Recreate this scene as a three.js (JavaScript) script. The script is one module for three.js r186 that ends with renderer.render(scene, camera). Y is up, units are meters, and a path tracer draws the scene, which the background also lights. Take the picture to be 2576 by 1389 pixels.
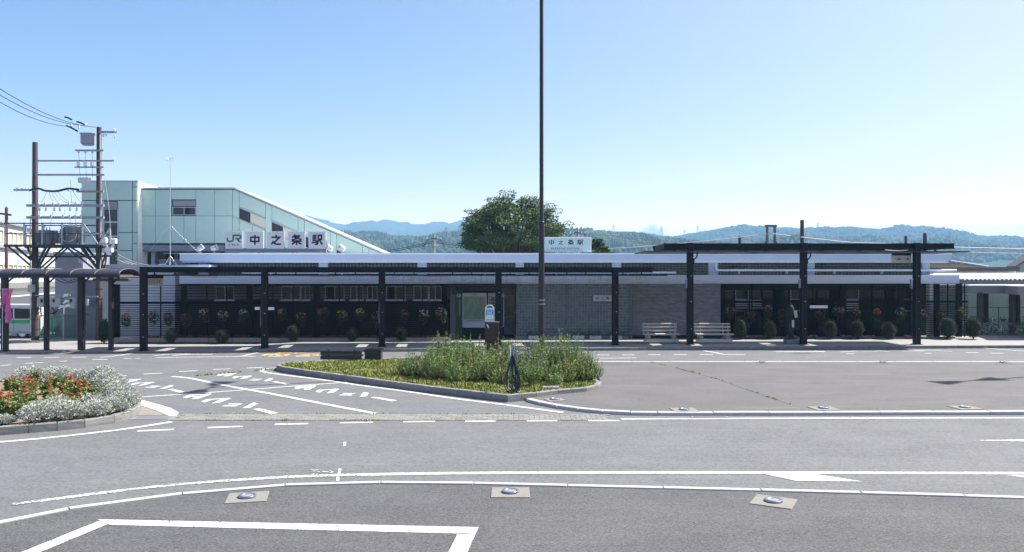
import * as THREE from 'three';
import { mergeGeometries, mergeVertices } from 'three/addons/utils/BufferGeometryUtils.js';
import { RoundedBoxGeometry } from 'three/addons/geometries/RoundedBoxGeometry.js';
import { createNoise2D, createNoise3D } from 'simplex-noise';

// ---------- camera, sky, sun, exposure ----------
const scene = new THREE.Scene();
const FOC = 1973, CX = 1288, CY = 694.5, EYE = 3.5;            // survey of the place: focal length and centre of the 2576 px wide view, eye height in metres
const camera = new THREE.PerspectiveCamera(2 * Math.atan(694.5 / FOC) * 180 / Math.PI, 1024 / 552, 0.1, 14000);
camera.position.set(0, EYE, 0);
camera.lookAt(0, EYE, -10);
const EXPOSURE = 2.35;
const renderer = new THREE.WebGLRenderer({ antialias: true });
renderer.setSize(1024, 552);
renderer.toneMapping = THREE.LinearToneMapping;
renderer.toneMappingExposure = EXPOSURE;
renderer.shadowMap.enabled = true;
const SUN = new THREE.Vector3(0.932, 1.27, -0.361).normalize();

function seeded(s) { let a = s >>> 0; return () => { a = (a + 0x6d2b79f5) | 0; let t = Math.imul(a ^ (a >>> 15), 1 | a); t = (t + Math.imul(t ^ (t >>> 7), 61 | t)) ^ t; return ((t ^ (t >>> 14)) >>> 0) / 4294967296; }; }
const rnd = seeded(71), n2 = createNoise2D(seeded(5)), n3 = createNoise3D(seeded(9));
const rr = (a, b) => a + (b - a) * rnd();
const lerp = (a, b, t) => a + (b - a) * t, clamp = (x, a = 0, b = 1) => Math.min(b, Math.max(a, x)), smooth = (a, b, x) => { const t = clamp((x - a) / (b - a)); return t * t * (3 - 2 * t); };
const fbm = (x, y, o = 4) => { let s = 0, a = 1, f = 1, t = 0; for (let i = 0; i < o; i++) { s += a * n2(x * f, y * f); t += a; a *= 0.5; f *= 2.03; } return s / t; };

{
  // clear summer air: blue overhead, pale towards the horizon, whiter round the sun; one small far cumulus
  const W = 2048, Hh = 1024, data = new Float32Array(W * Hh * 4);
  // what lies beyond the valley haze: the clear-sky gradation seen from the plaza, less the veil that the haze adds along each sight line
  const HAZE = 0.0004, veil = [0.3, 0.53, 0.78], glow = [1.05, 0.92, 0.52], low = [1.0, 0.97, 1.06], fall = [6.1, 3.1, 1.0], add = [0.0, 0.0, 0.0];
  for (let j = 0; j < Hh; j++) for (let i = 0; i < W; i++) {
    const up = ((j + 0.5) / Hh - 0.5) * Math.PI, rd = ((i + 0.5) / W - 0.5) * 2 * Math.PI;
    const x = Math.cos(rd) * Math.cos(up), y = Math.sin(up), z = Math.sin(rd) * Math.cos(up);
    const yy = Math.max(0, y), g = Math.acos(clamp(x * SUN.x + y * SUN.y + z * SUN.z, -1, 1)) * 180 / Math.PI;
    const m0 = 6.5 * Math.exp(-g / 20), mie = m0 / (1 + 0.6 * m0), T = Math.exp(-HAZE * Math.min(4700, 300 / Math.max(yy, 0.04)));
    // cumulus low over the ridge, ten degrees right of the middle
    const az = Math.atan2(x, -z) * 180 / Math.PI, el = up * 180 / Math.PI;
    let c = 0;
    if (Math.abs(az - 10) < 4 && el > 1 && el < 6) {
      const dx = (az - 10.1) / 1.15, top = 3.62 - 0.75 * dx * dx + 0.22 * n2(az * 1.9, el * 1.9) + 0.1 * n2(az * 5, el * 5);
      c = smooth(-0.05, 0.16, top - el) * smooth(1.7, 2.5, el) * smooth(1.25, 0.8, Math.abs(dx));
    }
    for (let k = 0; k < 3; k++) {
      let v = Math.max(0.02, (low[k] * Math.exp(-fall[k] * yy) + add[k] + glow[k] * mie - (1 - T) * veil[k]) / T);
      v = lerp(v, [1.6, 1.56, 1.52][k], c * 0.9);
      data[(j * W + i) * 4 + k] = v / EXPOSURE;
    }
    data[(j * W + i) * 4 + 3] = 1;
  }
  const t = new THREE.DataTexture(data, W, Hh, THREE.RGBAFormat, THREE.FloatType);
  t.mapping = THREE.EquirectangularReflectionMapping; t.magFilter = THREE.LinearFilter; t.needsUpdate = true;
  scene.background = t; scene.environment = t;
}
const sun = new THREE.DirectionalLight(new THREE.Color(1, 0.955, 0.88), 5);
sun.name = 'sun'; sun.position.copy(SUN).multiplyScalar(150).add(new THREE.Vector3(0, 0, -32)); sun.target.position.set(0, 0, -32);
sun.castShadow = true; sun.shadow.mapSize.set(4096, 4096);
Object.assign(sun.shadow.camera, { left: -60, right: 60, top: 60, bottom: -60, near: 1, far: 320 });
scene.add(sun, sun.target);
scene.fog = new THREE.FogExp2(new THREE.Color(0.34, 0.66, 1.0), 0.0004);

// ---------- helpers ----------
const X = (u, d) => (u - CX) / FOC * d, Y = (v, d) => EYE - (v - CY) / FOC * d;
const gd = (v, y = 0) => FOC * (EYE - y) / (v - CY);                   // depth of a point of height y seen at row v
const G = (u, v, y = 0) => { const d = gd(v, y); return [X(u, d), -d]; };  // x, z of a surveyed ground point
const V = (x, y, z) => new THREE.Vector3(x, y, z);
const taken = new Map();
const numbered = (n) => { const k = taken.get(n) || 0; taken.set(n, k + 1); return k ? n + '_' + String(k).padStart(3, '0') : n; };
function norm(g) { const h = g.index ? g.toNonIndexed() : g; for (const k of Object.keys(h.attributes)) if (!['position', 'normal', 'uv', 'color'].includes(k)) h.deleteAttribute(k); if (!h.attributes.uv) h.setAttribute('uv', new THREE.BufferAttribute(new Float32Array(h.attributes.position.count * 2), 2)); return h; }
const fuse = (list) => { if (!Array.isArray(list)) return list; if (list.length === 1) return list[0]; const l = list.map(norm), c = l.some((g) => g.attributes.color); if (c) for (const g of l) if (!g.attributes.color) g.setAttribute('color', new THREE.BufferAttribute(new Float32Array(g.attributes.position.count * 3).fill(1), 3)); return mergeGeometries(l); };
function mesh(name, geo, mat, parent, pos) {
  const m = new THREE.Mesh(fuse(geo), mat); m.name = (parent || scene) === scene ? numbered(name) : name; m.castShadow = m.receiveShadow = true;
  if (pos) m.position.set(...pos); (parent || scene).add(m); return m;
}
function thing(name, label, category, pos = [0, 0, 0], turn = 0, group) {
  const g = new THREE.Group(); g.name = numbered(name); g.position.set(...pos); g.rotation.y = turn; scene.add(g);
  g.userData = { label, category }; if (group) g.userData.group = group; return g;
}
function tag(o, label, category, group) { o.userData = { ...o.userData, label, category }; if (group) o.userData.group = group; return o; }
const struct = (o, label, category) => { o.userData = { kind: 'structure', label, category }; return o; };
const stuff = (o) => { o.userData.kind = 'stuff'; return o; };
function dup(o, label, pos, turn) { const c = o.clone(); c.name = numbered(o.name.replace(/_\d{3}$/, '')); c.userData = { ...o.userData, label }; scene.add(c); if (pos) c.position.set(...pos); if (turn !== undefined) c.rotation.y = turn; return c; }
// geometries
const box = (w, h, d, x = 0, y = 0, z = 0, ry = 0, rz = 0, rx = 0) => { const g = new THREE.BoxGeometry(w, h, d); boxUV(g, w, h, d); if (rx) g.rotateX(rx); if (rz) g.rotateZ(rz); if (ry) g.rotateY(ry); return g.translate(x, y, z); };
function boxUV(g, w, h, d) { const u = g.attributes.uv, s = [[d, h], [d, h], [w, d], [w, d], [w, h], [w, h]]; for (let f = 0; f < 6; f++) for (let k = 0; k < 4; k++) { const i = f * 4 + k; u.setXY(i, u.getX(i) * s[f][0], u.getY(i) * s[f][1]); } }
const rbox = (w, h, d, x = 0, y = 0, z = 0, r = 0.02, seg = 1) => new RoundedBoxGeometry(w, h, d, seg, Math.min(r, w / 2.1, h / 2.1, d / 2.1)).translate(x, y, z);
const span = (x0, x1, y0, y1, z0, z1) => box(Math.abs(x1 - x0), Math.abs(y1 - y0), Math.abs(z1 - z0), (x0 + x1) / 2, (y0 + y1) / 2, (z0 + z1) / 2);
function rod(a, b, r0, r1 = r0, seg = 8) { const A = Array.isArray(a) ? V(...a) : a, B = Array.isArray(b) ? V(...b) : b, d = B.clone().sub(A), L = d.length(); const g = new THREE.CylinderGeometry(r1, r0, L, seg); g.translate(0, L / 2, 0); g.applyQuaternion(new THREE.Quaternion().setFromUnitVectors(V(0, 1, 0), d.normalize())); return g.translate(A.x, A.y, A.z); }
function bar(a, b, w, h = w) { const A = V(...a), B = V(...b), d = B.clone().sub(A), L = d.length(), g = new THREE.BoxGeometry(w, h, L); g.applyMatrix4(new THREE.Matrix4().lookAt(d, V(0, 0, 0), Math.abs(d.y) > 0.99 * L ? V(1, 0, 0) : V(0, 1, 0))); return g.translate((A.x + B.x) / 2, (A.y + B.y) / 2, (A.z + B.z) / 2); }
const tube = (pts, r, n = 24, s = 6) => new THREE.TubeGeometry(new THREE.CatmullRomCurve3(pts.map((p) => Array.isArray(p) ? V(...p) : p)), n, r, s);
function sagTube(a, b, sag, r, n = 14, s = 5) { const p = []; for (let i = 0; i <= n; i++) { const t = i / n; p.push(V(lerp(a[0], b[0], t), lerp(a[1], b[1], t) - sag * 4 * t * (1 - t), lerp(a[2], b[2], t))); } return tube(p, r, n, s); }
const lathe = (pts, seg = 20) => new THREE.LatheGeometry(pts.map((p) => new THREE.Vector2(p[0], p[1])), seg);
// flat polygon on the ground from x,z pairs, uv in metres
function flat(pts, y = 0) { const s = new THREE.Shape(pts.map((p) => new THREE.Vector2(p[0], -p[1]))), g = new THREE.ShapeGeometry(s); g.rotateX(-Math.PI / 2); g.translate(0, y, 0); const p = g.attributes.position, u = g.attributes.uv; for (let i = 0; i < p.count; i++) u.setXY(i, p.getX(i), p.getZ(i)); return g; }
function prism(pts, y0, y1, bevel = 0) { const s = new THREE.Shape(pts.map((p) => new THREE.Vector2(p[0], -p[1]))), g = new THREE.ExtrudeGeometry(s, { depth: y1 - y0 - bevel, bevelEnabled: bevel > 0, bevelSize: bevel, bevelOffset: -bevel, bevelThickness: bevel, bevelSegments: 1 }); g.rotateX(-Math.PI / 2); return g.translate(0, y0, 0); }
// upright plate cut from a shape in x,y, thickness towards -z
function plate(pts, z, t, holes = []) { const s = new THREE.Shape(pts.map((p) => new THREE.Vector2(...p))); for (const h of holes) s.holes.push(new THREE.Path(h.map((p) => new THREE.Vector2(...p)))); return new THREE.ExtrudeGeometry(s, { depth: t, bevelEnabled: false }).translate(0, 0, z - t); }
function pathOffset(pts, w, ragged = 0) { // left and right sides of a ribbon of width w along x,z points
  const L = [], R = []; for (let i = 0; i < pts.length; i++) { const a = pts[Math.max(0, i - 1)], b = pts[Math.min(pts.length - 1, i + 1)]; let dx = b[0] - a[0], dz = b[1] - a[1]; const l = Math.hypot(dx, dz) || 1; dx /= l; dz /= l; const a1 = w / 2 * (1 + ragged * rr(-1, 1)), b1 = w / 2 * (1 + ragged * rr(-1, 1)); L.push([pts[i][0] + dz * a1, pts[i][1] - dx * a1]); R.push([pts[i][0] - dz * b1, pts[i][1] + dx * b1]); } return [L, R];
}
const ribbon = (pts, w, y, ragged = 0) => { const [L, R] = pathOffset(pts, w, ragged); return flat([...L, ...R.reverse()], y); };
function resample(pts, step) { const c = new THREE.CatmullRomCurve3(pts.map((p) => V(p[0], 0, p[1])), false, 'centripetal'), n = Math.max(1, Math.round(c.getLength() / step)); return c.getSpacedPoints(n).map((p) => [p.x, p.z]); }
function polyStep(pts, step) { const out = []; for (let i = 0; i < pts.length - 1; i++) { const a = pts[i], b = pts[i + 1], n = Math.max(1, Math.round(Math.hypot(b[0] - a[0], b[1] - a[1]) / step)); for (let k = 0; k < n; k++) out.push([lerp(a[0], b[0], k / n), lerp(a[1], b[1], k / n)]); } out.push(pts[pts.length - 1]); return out; }

// ---------- textures and materials ----------
function canvas(w, h, draw) { const c = document.createElement('canvas'); c.width = w; c.height = h; draw(c.getContext('2d'), w, h); const t = new THREE.CanvasTexture(c); t.colorSpace = THREE.SRGBColorSpace; t.magFilter = THREE.LinearFilter; return t; }
function dataTex(w, h, f, rep) { const d = new Uint8Array(w * h * 4); for (let j = 0; j < h; j++) for (let i = 0; i < w; i++) { const c = f(i, j), o = (j * w + i) * 4; d[o] = c[0]; d[o + 1] = c[1]; d[o + 2] = c[2]; d[o + 3] = 255; } const t = new THREE.DataTexture(d, w, h); t.colorSpace = THREE.SRGBColorSpace; t.magFilter = THREE.LinearFilter; t.minFilter = THREE.LinearMipmapLinearFilter; t.generateMipmaps = true; t.wrapS = t.wrapT = THREE.RepeatWrapping; if (rep) t.repeat.set(rep[0], rep[1]); t.needsUpdate = true; return t; }
const s8 = (l) => Math.round(255 * clamp(l <= 0.0031308 ? 12.92 * l : 1.055 * Math.pow(l, 1 / 2.4) - 0.055));
const tileNoise = (x, y, w, f) => { const a = x / w * 2 * Math.PI, b = y / w * 2 * Math.PI, R = f / (2 * Math.PI); return n3(Math.cos(a) * R + 7 * Math.cos(b) * R * 0.37, Math.sin(a) * R + Math.cos(b) * R, Math.sin(b) * R); };
const lin = (r, g, b) => new THREE.Color().setRGB(r, g, b);
const std = (c, rough = 0.8, extra = {}) => new THREE.MeshStandardMaterial({ color: Array.isArray(c) ? lin(...c) : c, roughness: rough, ...extra });
const dull = (c, rough, spec) => new THREE.MeshPhysicalMaterial({ color: lin(...c), roughness: rough, specularIntensity: spec });
// mottled surface: base colour with fine and coarse irregular variation (grain, stains), tile in metres
function mottled(c, amp, coarse, tile = 3, size = 512, rough = 0.85, seedShift = 0, extra = {}) {
  const r = seeded(100 + seedShift), grain = new Float32Array(size * size); for (let i = 0; i < grain.length; i++) grain[i] = r() - 0.5;
  const t = dataTex(size, size, (i, j) => { const s = 1 + amp * 2 * grain[j * size + i] + coarse * (tileNoise(i + seedShift * 17, j, size, 5) * 0.6 + tileNoise(i, j + seedShift * 31, size, 14) * 0.4); return [s8(c[0] * s), s8(c[1] * s), s8(c[2] * s)]; }, [1 / tile, 1 / tile]);
  return new THREE.MeshStandardMaterial({ map: t, roughness: rough, ...extra });
}
const M = {
  black: dull([0.006, 0.0065, 0.009], 0.5, 0.35), blackSoft: dull([0.006, 0.006, 0.007], 0.6, 0.3), slat: dull([0.004, 0.004, 0.0045], 0.6, 0.25),
  poleBrown: dull([0.02, 0.018, 0.023], 0.36, 0.8), whitePaint: std([0.78, 0.8, 0.82], 0.55), white: std([0.8, 0.8, 0.8], 0.5), offwhite: std([0.62, 0.64, 0.66], 0.6),
  fascia: mottled([0.43, 0.53, 0.67], 0.02, 0.06, 6, 512, 0.6, 1), stained: null,
  greyPaint: std([0.30, 0.31, 0.36], 0.55), greySteel: std([0.26, 0.28, 0.31], 0.45, { metalness: 0.5 }), darkSteel: std([0.035, 0.037, 0.045], 0.5, { metalness: 0.3 }), galv: std([0.42, 0.44, 0.47], 0.42, { metalness: 0.55 }),
  alu: std([0.62, 0.63, 0.65], 0.35, { metalness: 0.7 }), chrome: std([0.75, 0.76, 0.8], 0.12, { metalness: 1 }), porcelain: std([0.75, 0.75, 0.73], 0.25), rubber: std([0.012, 0.012, 0.013], 0.5),
  glassDark: new THREE.MeshPhysicalMaterial({ color: lin(0.012, 0.016, 0.018), roughness: 0.06, specularIntensity: 1 }),
  pane: new THREE.MeshPhysicalMaterial({ color: lin(0.8, 0.86, 0.84), roughness: 0.02, transmission: 1, thickness: 0 }),
  concretePole: mottled([0.085, 0.062, 0.056], 0.05, 0.15, 1.5, 256, 0.85, 3), wood: null,
  soil: mottled([0.13, 0.085, 0.05], 0.18, 0.3, 1.2, 256, 0.95, 4),
  kerbNew: mottled([0.43, 0.425, 0.41], 0.10, 0.08, 1.1, 256, 0.85, 5), kerbOld: mottled([0.2, 0.197, 0.192], 0.16, 0.36, 1.3, 256, 0.9, 6),
  concrete: mottled([0.2, 0.192, 0.17], 0.09, 0.12, 2.0, 256, 0.9, 7), walk: mottled([0.27, 0.26, 0.25], 0.05, 0.08, 5, 512, 0.9, 8),
  orange: std([0.72, 0.34, 0.05], 0.7), red: std([0.45, 0.03, 0.03], 0.5), yellow: std([0.7, 0.45, 0.03], 0.5),
};
// ---------- ground, roads, kerbs, markings ----------
// asphalt over a mapped area: aggregate grain, coarse patches, faint tyre polish, oil spots, hairline cracks
function asphaltTex(x0, x1, z0, z1, w, h, base, o) {
  const r = seeded(o.seed), spots = [];
  for (let i = 0; i < o.spots; i++) spots.push([lerp(x0, x1, r()), lerp(z0, z1, r()), 0.03 + 0.22 * r() * r(), 0.06 + 0.16 * r()]);
  const cell = {}; for (const s of spots) { const k = Math.floor(s[0]) + ',' + Math.floor(s[1]); (cell[k] ||= []).push(s); }
  const t = dataTex(w, h, (i, j) => {
    const x = lerp(x0, x1, (i + 0.5) / w), z = lerp(z0, z1, (j + 0.5) / h);
    let s = 1 + o.grain * (r() - 0.5) * 2;
    const q = r(); if (q > 0.985) s += o.fleck * r(); else if (q < 0.02) s -= o.fleck * 0.45;
    s += o.patch * fbm(x * 0.35 + o.seed, z * 0.5, 3) + 0.035 * n2(x * 3.1, z * 3.1) + 0.045 * n2(x * 0.32, z * 5.5 + o.seed) + 0.05 * smooth(0.3, 0.8, n2(x * 0.11 + 7, z * 2.1 + o.seed)) + o.grain * 0.3 * n2(x * 11, z * 11) + o.grain * 0.5 * n2(x * 24 + 5, z * 24);
    s += o.smear * smooth(0.25, 0.75, fbm(x * 0.16 + 30, z * 0.9 + o.seed, 3));
    if (o.tracks) for (const [z0, w0] of o.tracks) { const q = (z - z0 - 0.35 * n2(x * 0.05, z0)) / w0; if (q * q < 4) s += 0.045 * Math.exp(-q * q) * (0.5 + n2(x * 0.25, z * 0.5)); }
    const crack = Math.abs(fbm(x * 0.22 + 8, z * 0.22 + o.seed * 3, 3)); if (crack < 0.0022) s -= o.crack;
    const l = cell[Math.floor(x) + ',' + Math.floor(z)]; if (l) for (const p of l) { const d = Math.hypot(x - p[0], z - p[1]) / p[2]; if (d < 1) s -= p[3] * (1 - d * d); }
    return [s8(base[0] * s), s8(base[1] * s), s8(base[2] * s)];
  });
  t.wrapS = t.wrapT = THREE.ClampToEdgeWrapping;
  t.repeat.set(1 / (x1 - x0), 1 / (z1 - z0)); t.offset.set(-x0 / (x1 - x0), -z0 / (z1 - z0));
  return t;
}
const roadTex = asphaltTex(-30, 30, -42, -6, 2048, 1536, [0.119, 0.1205, 0.127], { seed: 3, grain: 0.24, fleck: 0.45, patch: 0.11, smear: 0.05, crack: 0.16, spots: 260, tracks: [[-18.3, 0.3], [-16.6, 0.3], [-14.9, 0.35], [-13.6, 0.3], [-34.2, 0.35], [-32.7, 0.3], [-35.4, 0.3]] });
M.road = new THREE.MeshStandardMaterial({ map: roadTex, roughness: 0.88 });
M.park = new THREE.MeshStandardMaterial({ map: asphaltTex(-16, 16, -16, -5, 2048, 1024, [0.078, 0.078, 0.082], { seed: 11, grain: 0.48, fleck: 0.8, patch: 0.16, smear: 0.05, crack: 0.2, spots: 160, tracks: [[-11.7, 0.3], [-10.2, 0.35], [-9.0, 0.3]] }), roughness: 0.9 });
M.isle = new THREE.MeshStandardMaterial({ map: asphaltTex(0, 30, -33, -18, 2048, 1024, [0.1, 0.0975, 0.1], { seed: 17, grain: 0.2, fleck: 0.5, patch: 0.13, smear: 0.26, crack: 0.16, spots: 160 }), roughness: 0.9 });
M.bay = new THREE.MeshStandardMaterial({ map: asphaltTex(-16, 2, -31, -18, 1024, 1024, [0.122, 0.12, 0.122], { seed: 23, grain: 0.2, fleck: 0.5, patch: 0.12, smear: 0.06, crack: 0.12, spots: 60 }), roughness: 0.9 });
// worn thermoplastic paint: white with transverse cracks and rubbed-off flecks of asphalt
const paintTex = (wear, seed, c = [0.56, 0.56, 0.55]) => { const r = seeded(seed); return dataTex(512, 512, (i, j) => { const f = fbm(i * 0.05 + seed, j * 0.05, 4), k = Math.abs(n2(i * 0.011 + 3, j * 0.004 + seed)), g = 1 + 0.06 * (r() - 0.5); const off = f > 0.95 - wear || k < 0.012 + wear * 0.06 || Math.abs(n2(i * 0.03 + 9, j * 0.03)) < 0.02 * wear || (f > 0.45 - wear * 0.6 && r() < 0.35 * wear); const thin = smooth(0.1, 0.5, f + wear * 0.25 - 0.1) * 0.45; return off ? [s8(0.16 * g), s8(0.16 * g), s8(0.165 * g)] : thin > 0.02 ? [s8(lerp(c[0], 0.2, thin) * g), s8(lerp(c[1], 0.2, thin) * g), s8(lerp(c[2], 0.2, thin) * g)] : [s8(c[0] * g), s8(c[1] * g), s8(c[2] * g)]; }, [0.5, 0.5]); };
M.paint = new THREE.MeshStandardMaterial({ map: paintTex(0.42, 41), roughness: 0.7 });
M.paintWorn = new THREE.MeshStandardMaterial({ map: paintTex(0.72, 42), roughness: 0.75 });
M.paintGhost = new THREE.MeshStandardMaterial({ map: paintTex(1.0, 43, [0.55, 0.55, 0.55]), roughness: 0.8 });
M.paintOrange = new THREE.MeshStandardMaterial({ map: paintTex(0.5, 44, [0.72, 0.42, 0.1]), roughness: 0.7 });

struct(mesh('ground', flat([[-4500, 4500], [4500, 4500], [4500, -4500], [-4500, -4500]], -0.03), std([0.13, 0.13, 0.10], 0.95)), 'flat valley ground reaching to the hills', 'ground');
const plaza = struct(mesh('plaza_road', flat([[-60, -4], [60, -4], [60, -48], [-60, -48]], 0), M.road), 'grey asphalt road round the station plaza', 'road');

// sidewalk in front of the station, its front edge as surveyed; lowered at the left for the crossing
const kerbFront = [[-60, 893], [0, 893], [172, 886], [400, 887.5], [650, 886], [900, 885.5], [1490, 882.7], [2130, 878], [2576, 876], [2640, 876]].map(([u, v]) => G(u, v));
kerbFront.unshift([-40, -34.2]); kerbFront.push([40, -38.3]);
const walkY = (x) => lerp(0.03, 0.14, smooth(-13.2, -10.6, x));
const frontZ = (x) => { for (let i = 0; i < kerbFront.length - 1; i++) { const a = kerbFront[i], b = kerbFront[i + 1]; if (x <= b[0]) return lerp(a[1], b[1], (x - a[0]) / (b[0] - a[0])); } return -38.3; };
{
  const pos = [], uv = [], idx = [], n = 160;
  for (let i = 0; i <= n; i++) { const x = lerp(-40, 40, i / n), y = walkY(x), zf = frontZ(x) - 0.16; for (const z of [zf, -47.5]) { pos.push(x, y, z); uv.push(x, z); } }
  for (let i = 0; i < n; i++) { const a = i * 2; idx.push(a, a + 2, a + 1, a + 1, a + 2, a + 3); }
  const g = new THREE.BufferGeometry(); g.setAttribute('position', new THREE.Float32BufferAttribute(pos, 3)); g.setAttribute('uv', new THREE.Float32BufferAttribute(uv, 2)); g.setIndex(idx); g.computeVertexNormals();
  const w = struct(mesh('sidewalk', g, M.walk), 'pale concrete sidewalk along the station front', 'sidewalk');
  // kerb stones of the sidewalk
  const pts = []; for (let x = -30; x <= 30.01; x += 1.2) pts.push([x, frontZ(x)]);
  kerbRun(w, pts, 0.17, (x) => walkY(x) + 0.004, M.kerbOld, 1);
}
// kerb stones along x,z points (one stone per step): left edge of the run is the visible face side
function kerbRun(parent, pts, w, hAt, mat, side = 1, gap = 0.012, name = 'kerb_stone', y0 = 0) {
  pts = pts.filter((p, i) => !i || Math.hypot(p[0] - pts[i - 1][0], p[1] - pts[i - 1][1]) > 1e-4);
  for (let i = 0; i < pts.length - 1; i++) {
    let [ax, az] = pts[i], [bx, bz] = pts[i + 1]; const l = Math.hypot(bx - ax, bz - az), dx = (bx - ax) / l, dz = (bz - az) / l;
    const before = pts[Math.max(0, i - 1)], after = pts[Math.min(pts.length - 1, i + 2)];
    const nrm = (p, q) => { const m = Math.hypot(q[0] - p[0], q[1] - p[1]) || 1; return [(q[1] - p[1]) / m * side, -(q[0] - p[0]) / m * side]; };
    const na = nrm(i ? before : pts[0], pts[i + 1]), nb = nrm(pts[i], i < pts.length - 2 ? after : pts[i + 1]);
    ax += dx * gap / 2; az += dz * gap / 2; bx -= dx * gap / 2; bz -= dz * gap / 2;
    const h = typeof hAt === 'function' ? hAt((ax + bx) / 2, (az + bz) / 2) : hAt, hh = h + rr(-0.004, 0.004);
    const g = prism([[ax, az], [bx, bz], [bx + nb[0] * w, bz + nb[1] * w], [ax + na[0] * w, az + na[1] * w]], y0 - 0.02, hh, Math.min(0.015, hh * 0.25));
    const u = g.attributes.uv, p = g.attributes.position, nn = g.attributes.normal, off = rnd() * 9; for (let k = 0; k < u.count; k++) { const ny = Math.abs(nn.getY(k)); u.setXY(k, p.getX(k) + p.getZ(k) * 0.4 + off, ny > 0.7 ? p.getZ(k) : p.getY(k) * 1.3); }
    mesh(name, g, mat, parent);
  }
}

// foreground coach yard below the low kerb
const lowKerb = resample([[-140, 1346], [0, 1311], [240, 1275], [480, 1244], [690, 1226], [900, 1218.5], [1130, 1219], [1400, 1225], [1700, 1232], [2100, 1242], [2576, 1256], [2700, 1260]].map(([u, v]) => G(u, v)), 1.55);
{
  const edge = lowKerb.map(([x, z]) => [x, z + 0.02]);
  const yard = struct(mesh('coach_yard', flat([...edge, [16, -5], [-16, -5]], 0.004), M.park), 'darker coarse asphalt of the coach yard in the foreground', 'road');
  kerbRun(yard, lowKerb, 0.115, 0.024, M.kerbNew, 1, 0.02);
  const L = (pts, m = M.paint, w = 0.2) => mesh('bay_line', ribbon(pts.map(([u, v]) => G(u, v)), w, 0.009), m, yard);
  // outline of a coach bay
  L([[55, 1400], [262, 1315]], M.paint, 0.23); 
  mesh('bay_line', flat([G(243, 1308), G(1204, 1328), G(1196, 1345), G(276, 1322)], 0.0094), M.paint, yard);
  mesh('bay_line', flat([G(1150, 1346), G(1196, 1346), G(1172, 1400), G(1124, 1400)], 0.0098), M.paint, yard);
}
const studRim = std([0.3, 0.31, 0.36], 0.32, { metalness: 0.8 }), studLens = std([0.42, 0.43, 0.47], 0.3, { metalness: 0.5 });
// raised light studs set in concrete pads
function stud(u, v, y, label, turn, w = 0.62) {
  const [x, z] = G(u, v, y), t = thing('ground_light', label, 'ground light', [x, y, z], turn, 'round ground lights set in concrete pads');
  mesh('concrete_pad', rbox(w, 0.022, w * 0.94, 0, 0.002, 0, 0.008), M.concrete, t);
  mesh('rim', lathe([[0.001, 0.0], [0.13, 0.0], [0.138, 0.008], [0.138, 0.03], [0.13, 0.036], [0.095, 0.034], [0.09, 0.028]], 28).translate(0, 0.012, 0), studRim, t);
  mesh('lens', lathe([[0.09, 0.027], [0.05, 0.03], [0.03, 0.036], [0.001, 0.037]], 24).translate(0, 0.012, 0), studLens, t);
}
stud(622, 1252, 0.006, 'round chrome ground light nearest the left edge in the coach yard', 0.22);
stud(1284, 1240, 0.006, 'round chrome ground light in the middle of the coach yard', 0);
stud(1946, 1263, 0.006, 'round chrome ground light at the right of the coach yard', -0.5);

// paved traffic island at the right
const isleKerb = [[1322, 1010.5], [1350, 1018], [1400, 1028], [1480, 1038.5], [1560, 1044.5], [1700, 1046], [1900, 1046], [2250, 1045], [2700, 1043.5]].map(([u, v]) => G(u, v));
{
  const top = 0.075, run = polyStep(resample(isleKerb, 0.7).filter((_, i) => i % 2 === 0 || i < 6), 1.5);
  const near = run.map(([x, z]) => [x, z - 0.17]);
  const far = [[30, -31.45], [20, -31.5], [10, -31.42], [3.3, -31.3]];
  const isle = struct(mesh('paved_island', flat([...near, ...far, [3.05, -28.5], [2.85, -25], [2.75, -24.1], [2.3, -23.4], [1.3, -22.9]], top), M.isle), 'raised asphalt traffic island at the right of the plaza', 'traffic island');
  kerbRun(isle, run, 0.19, top + 0.012, M.kerbNew, 1, 0.014);
  const farRun = []; for (let x = 3.3; x < 30; x += 1.5) farRun.push([x, -31.42]);
  kerbRun(isle, farRun.reverse(), 0.17, top + 0.012, M.kerbNew, 1, 0.014);
  // construction joint with weeds
  const joint = resample([[1640, 912], [1700, 926], [1800, 953], [1900, 988], [1985, 1017]].map(([u, v]) => G(u, v, top)), 0.25).map(([x, z]) => [x + rr(-0.012, 0.012), z + rr(-0.012, 0.012)]);
  mesh('joint_seam', ribbon(joint, 0.016, top + 0.004), std([0.05, 0.05, 0.04], 0.95), isle);
  const joint2 = resample([[1830, 956], [2100, 953], [2400, 951], [2576, 949]].map(([u, v]) => G(u, v, top)), 0.5);
  mesh('joint_seam', ribbon(joint2, 0.012, top + 0.004), std([0.06, 0.06, 0.05], 0.95), isle);
  weeds('joint_weeds', 'small green weeds sprouting along the asphalt joint', joint, top, 230, 0.028);
}
for (const [u, v, l] of [[1722, 1032, 'leftmost'], [2072, 1028, 'middle'], [2428, 1026, 'rightmost']]) stud(u, v, 0.078, `${l} of three flat ground lights behind the white kerb`, 0.1);
stud(1396, 1006, 0.078, 'flat ground light beside the corner of the planted island', 0.3, 0.5);
for (const [u, l] of [[1919, 'first'], [2223, 'second'], [2525, 'third'], [2845, 'fourth']].slice(0, 3)) stud(u, 912.5, 0.078, `${l} from the left of the far ground lights on the asphalt island`, 0.05, 0.4);

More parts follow.
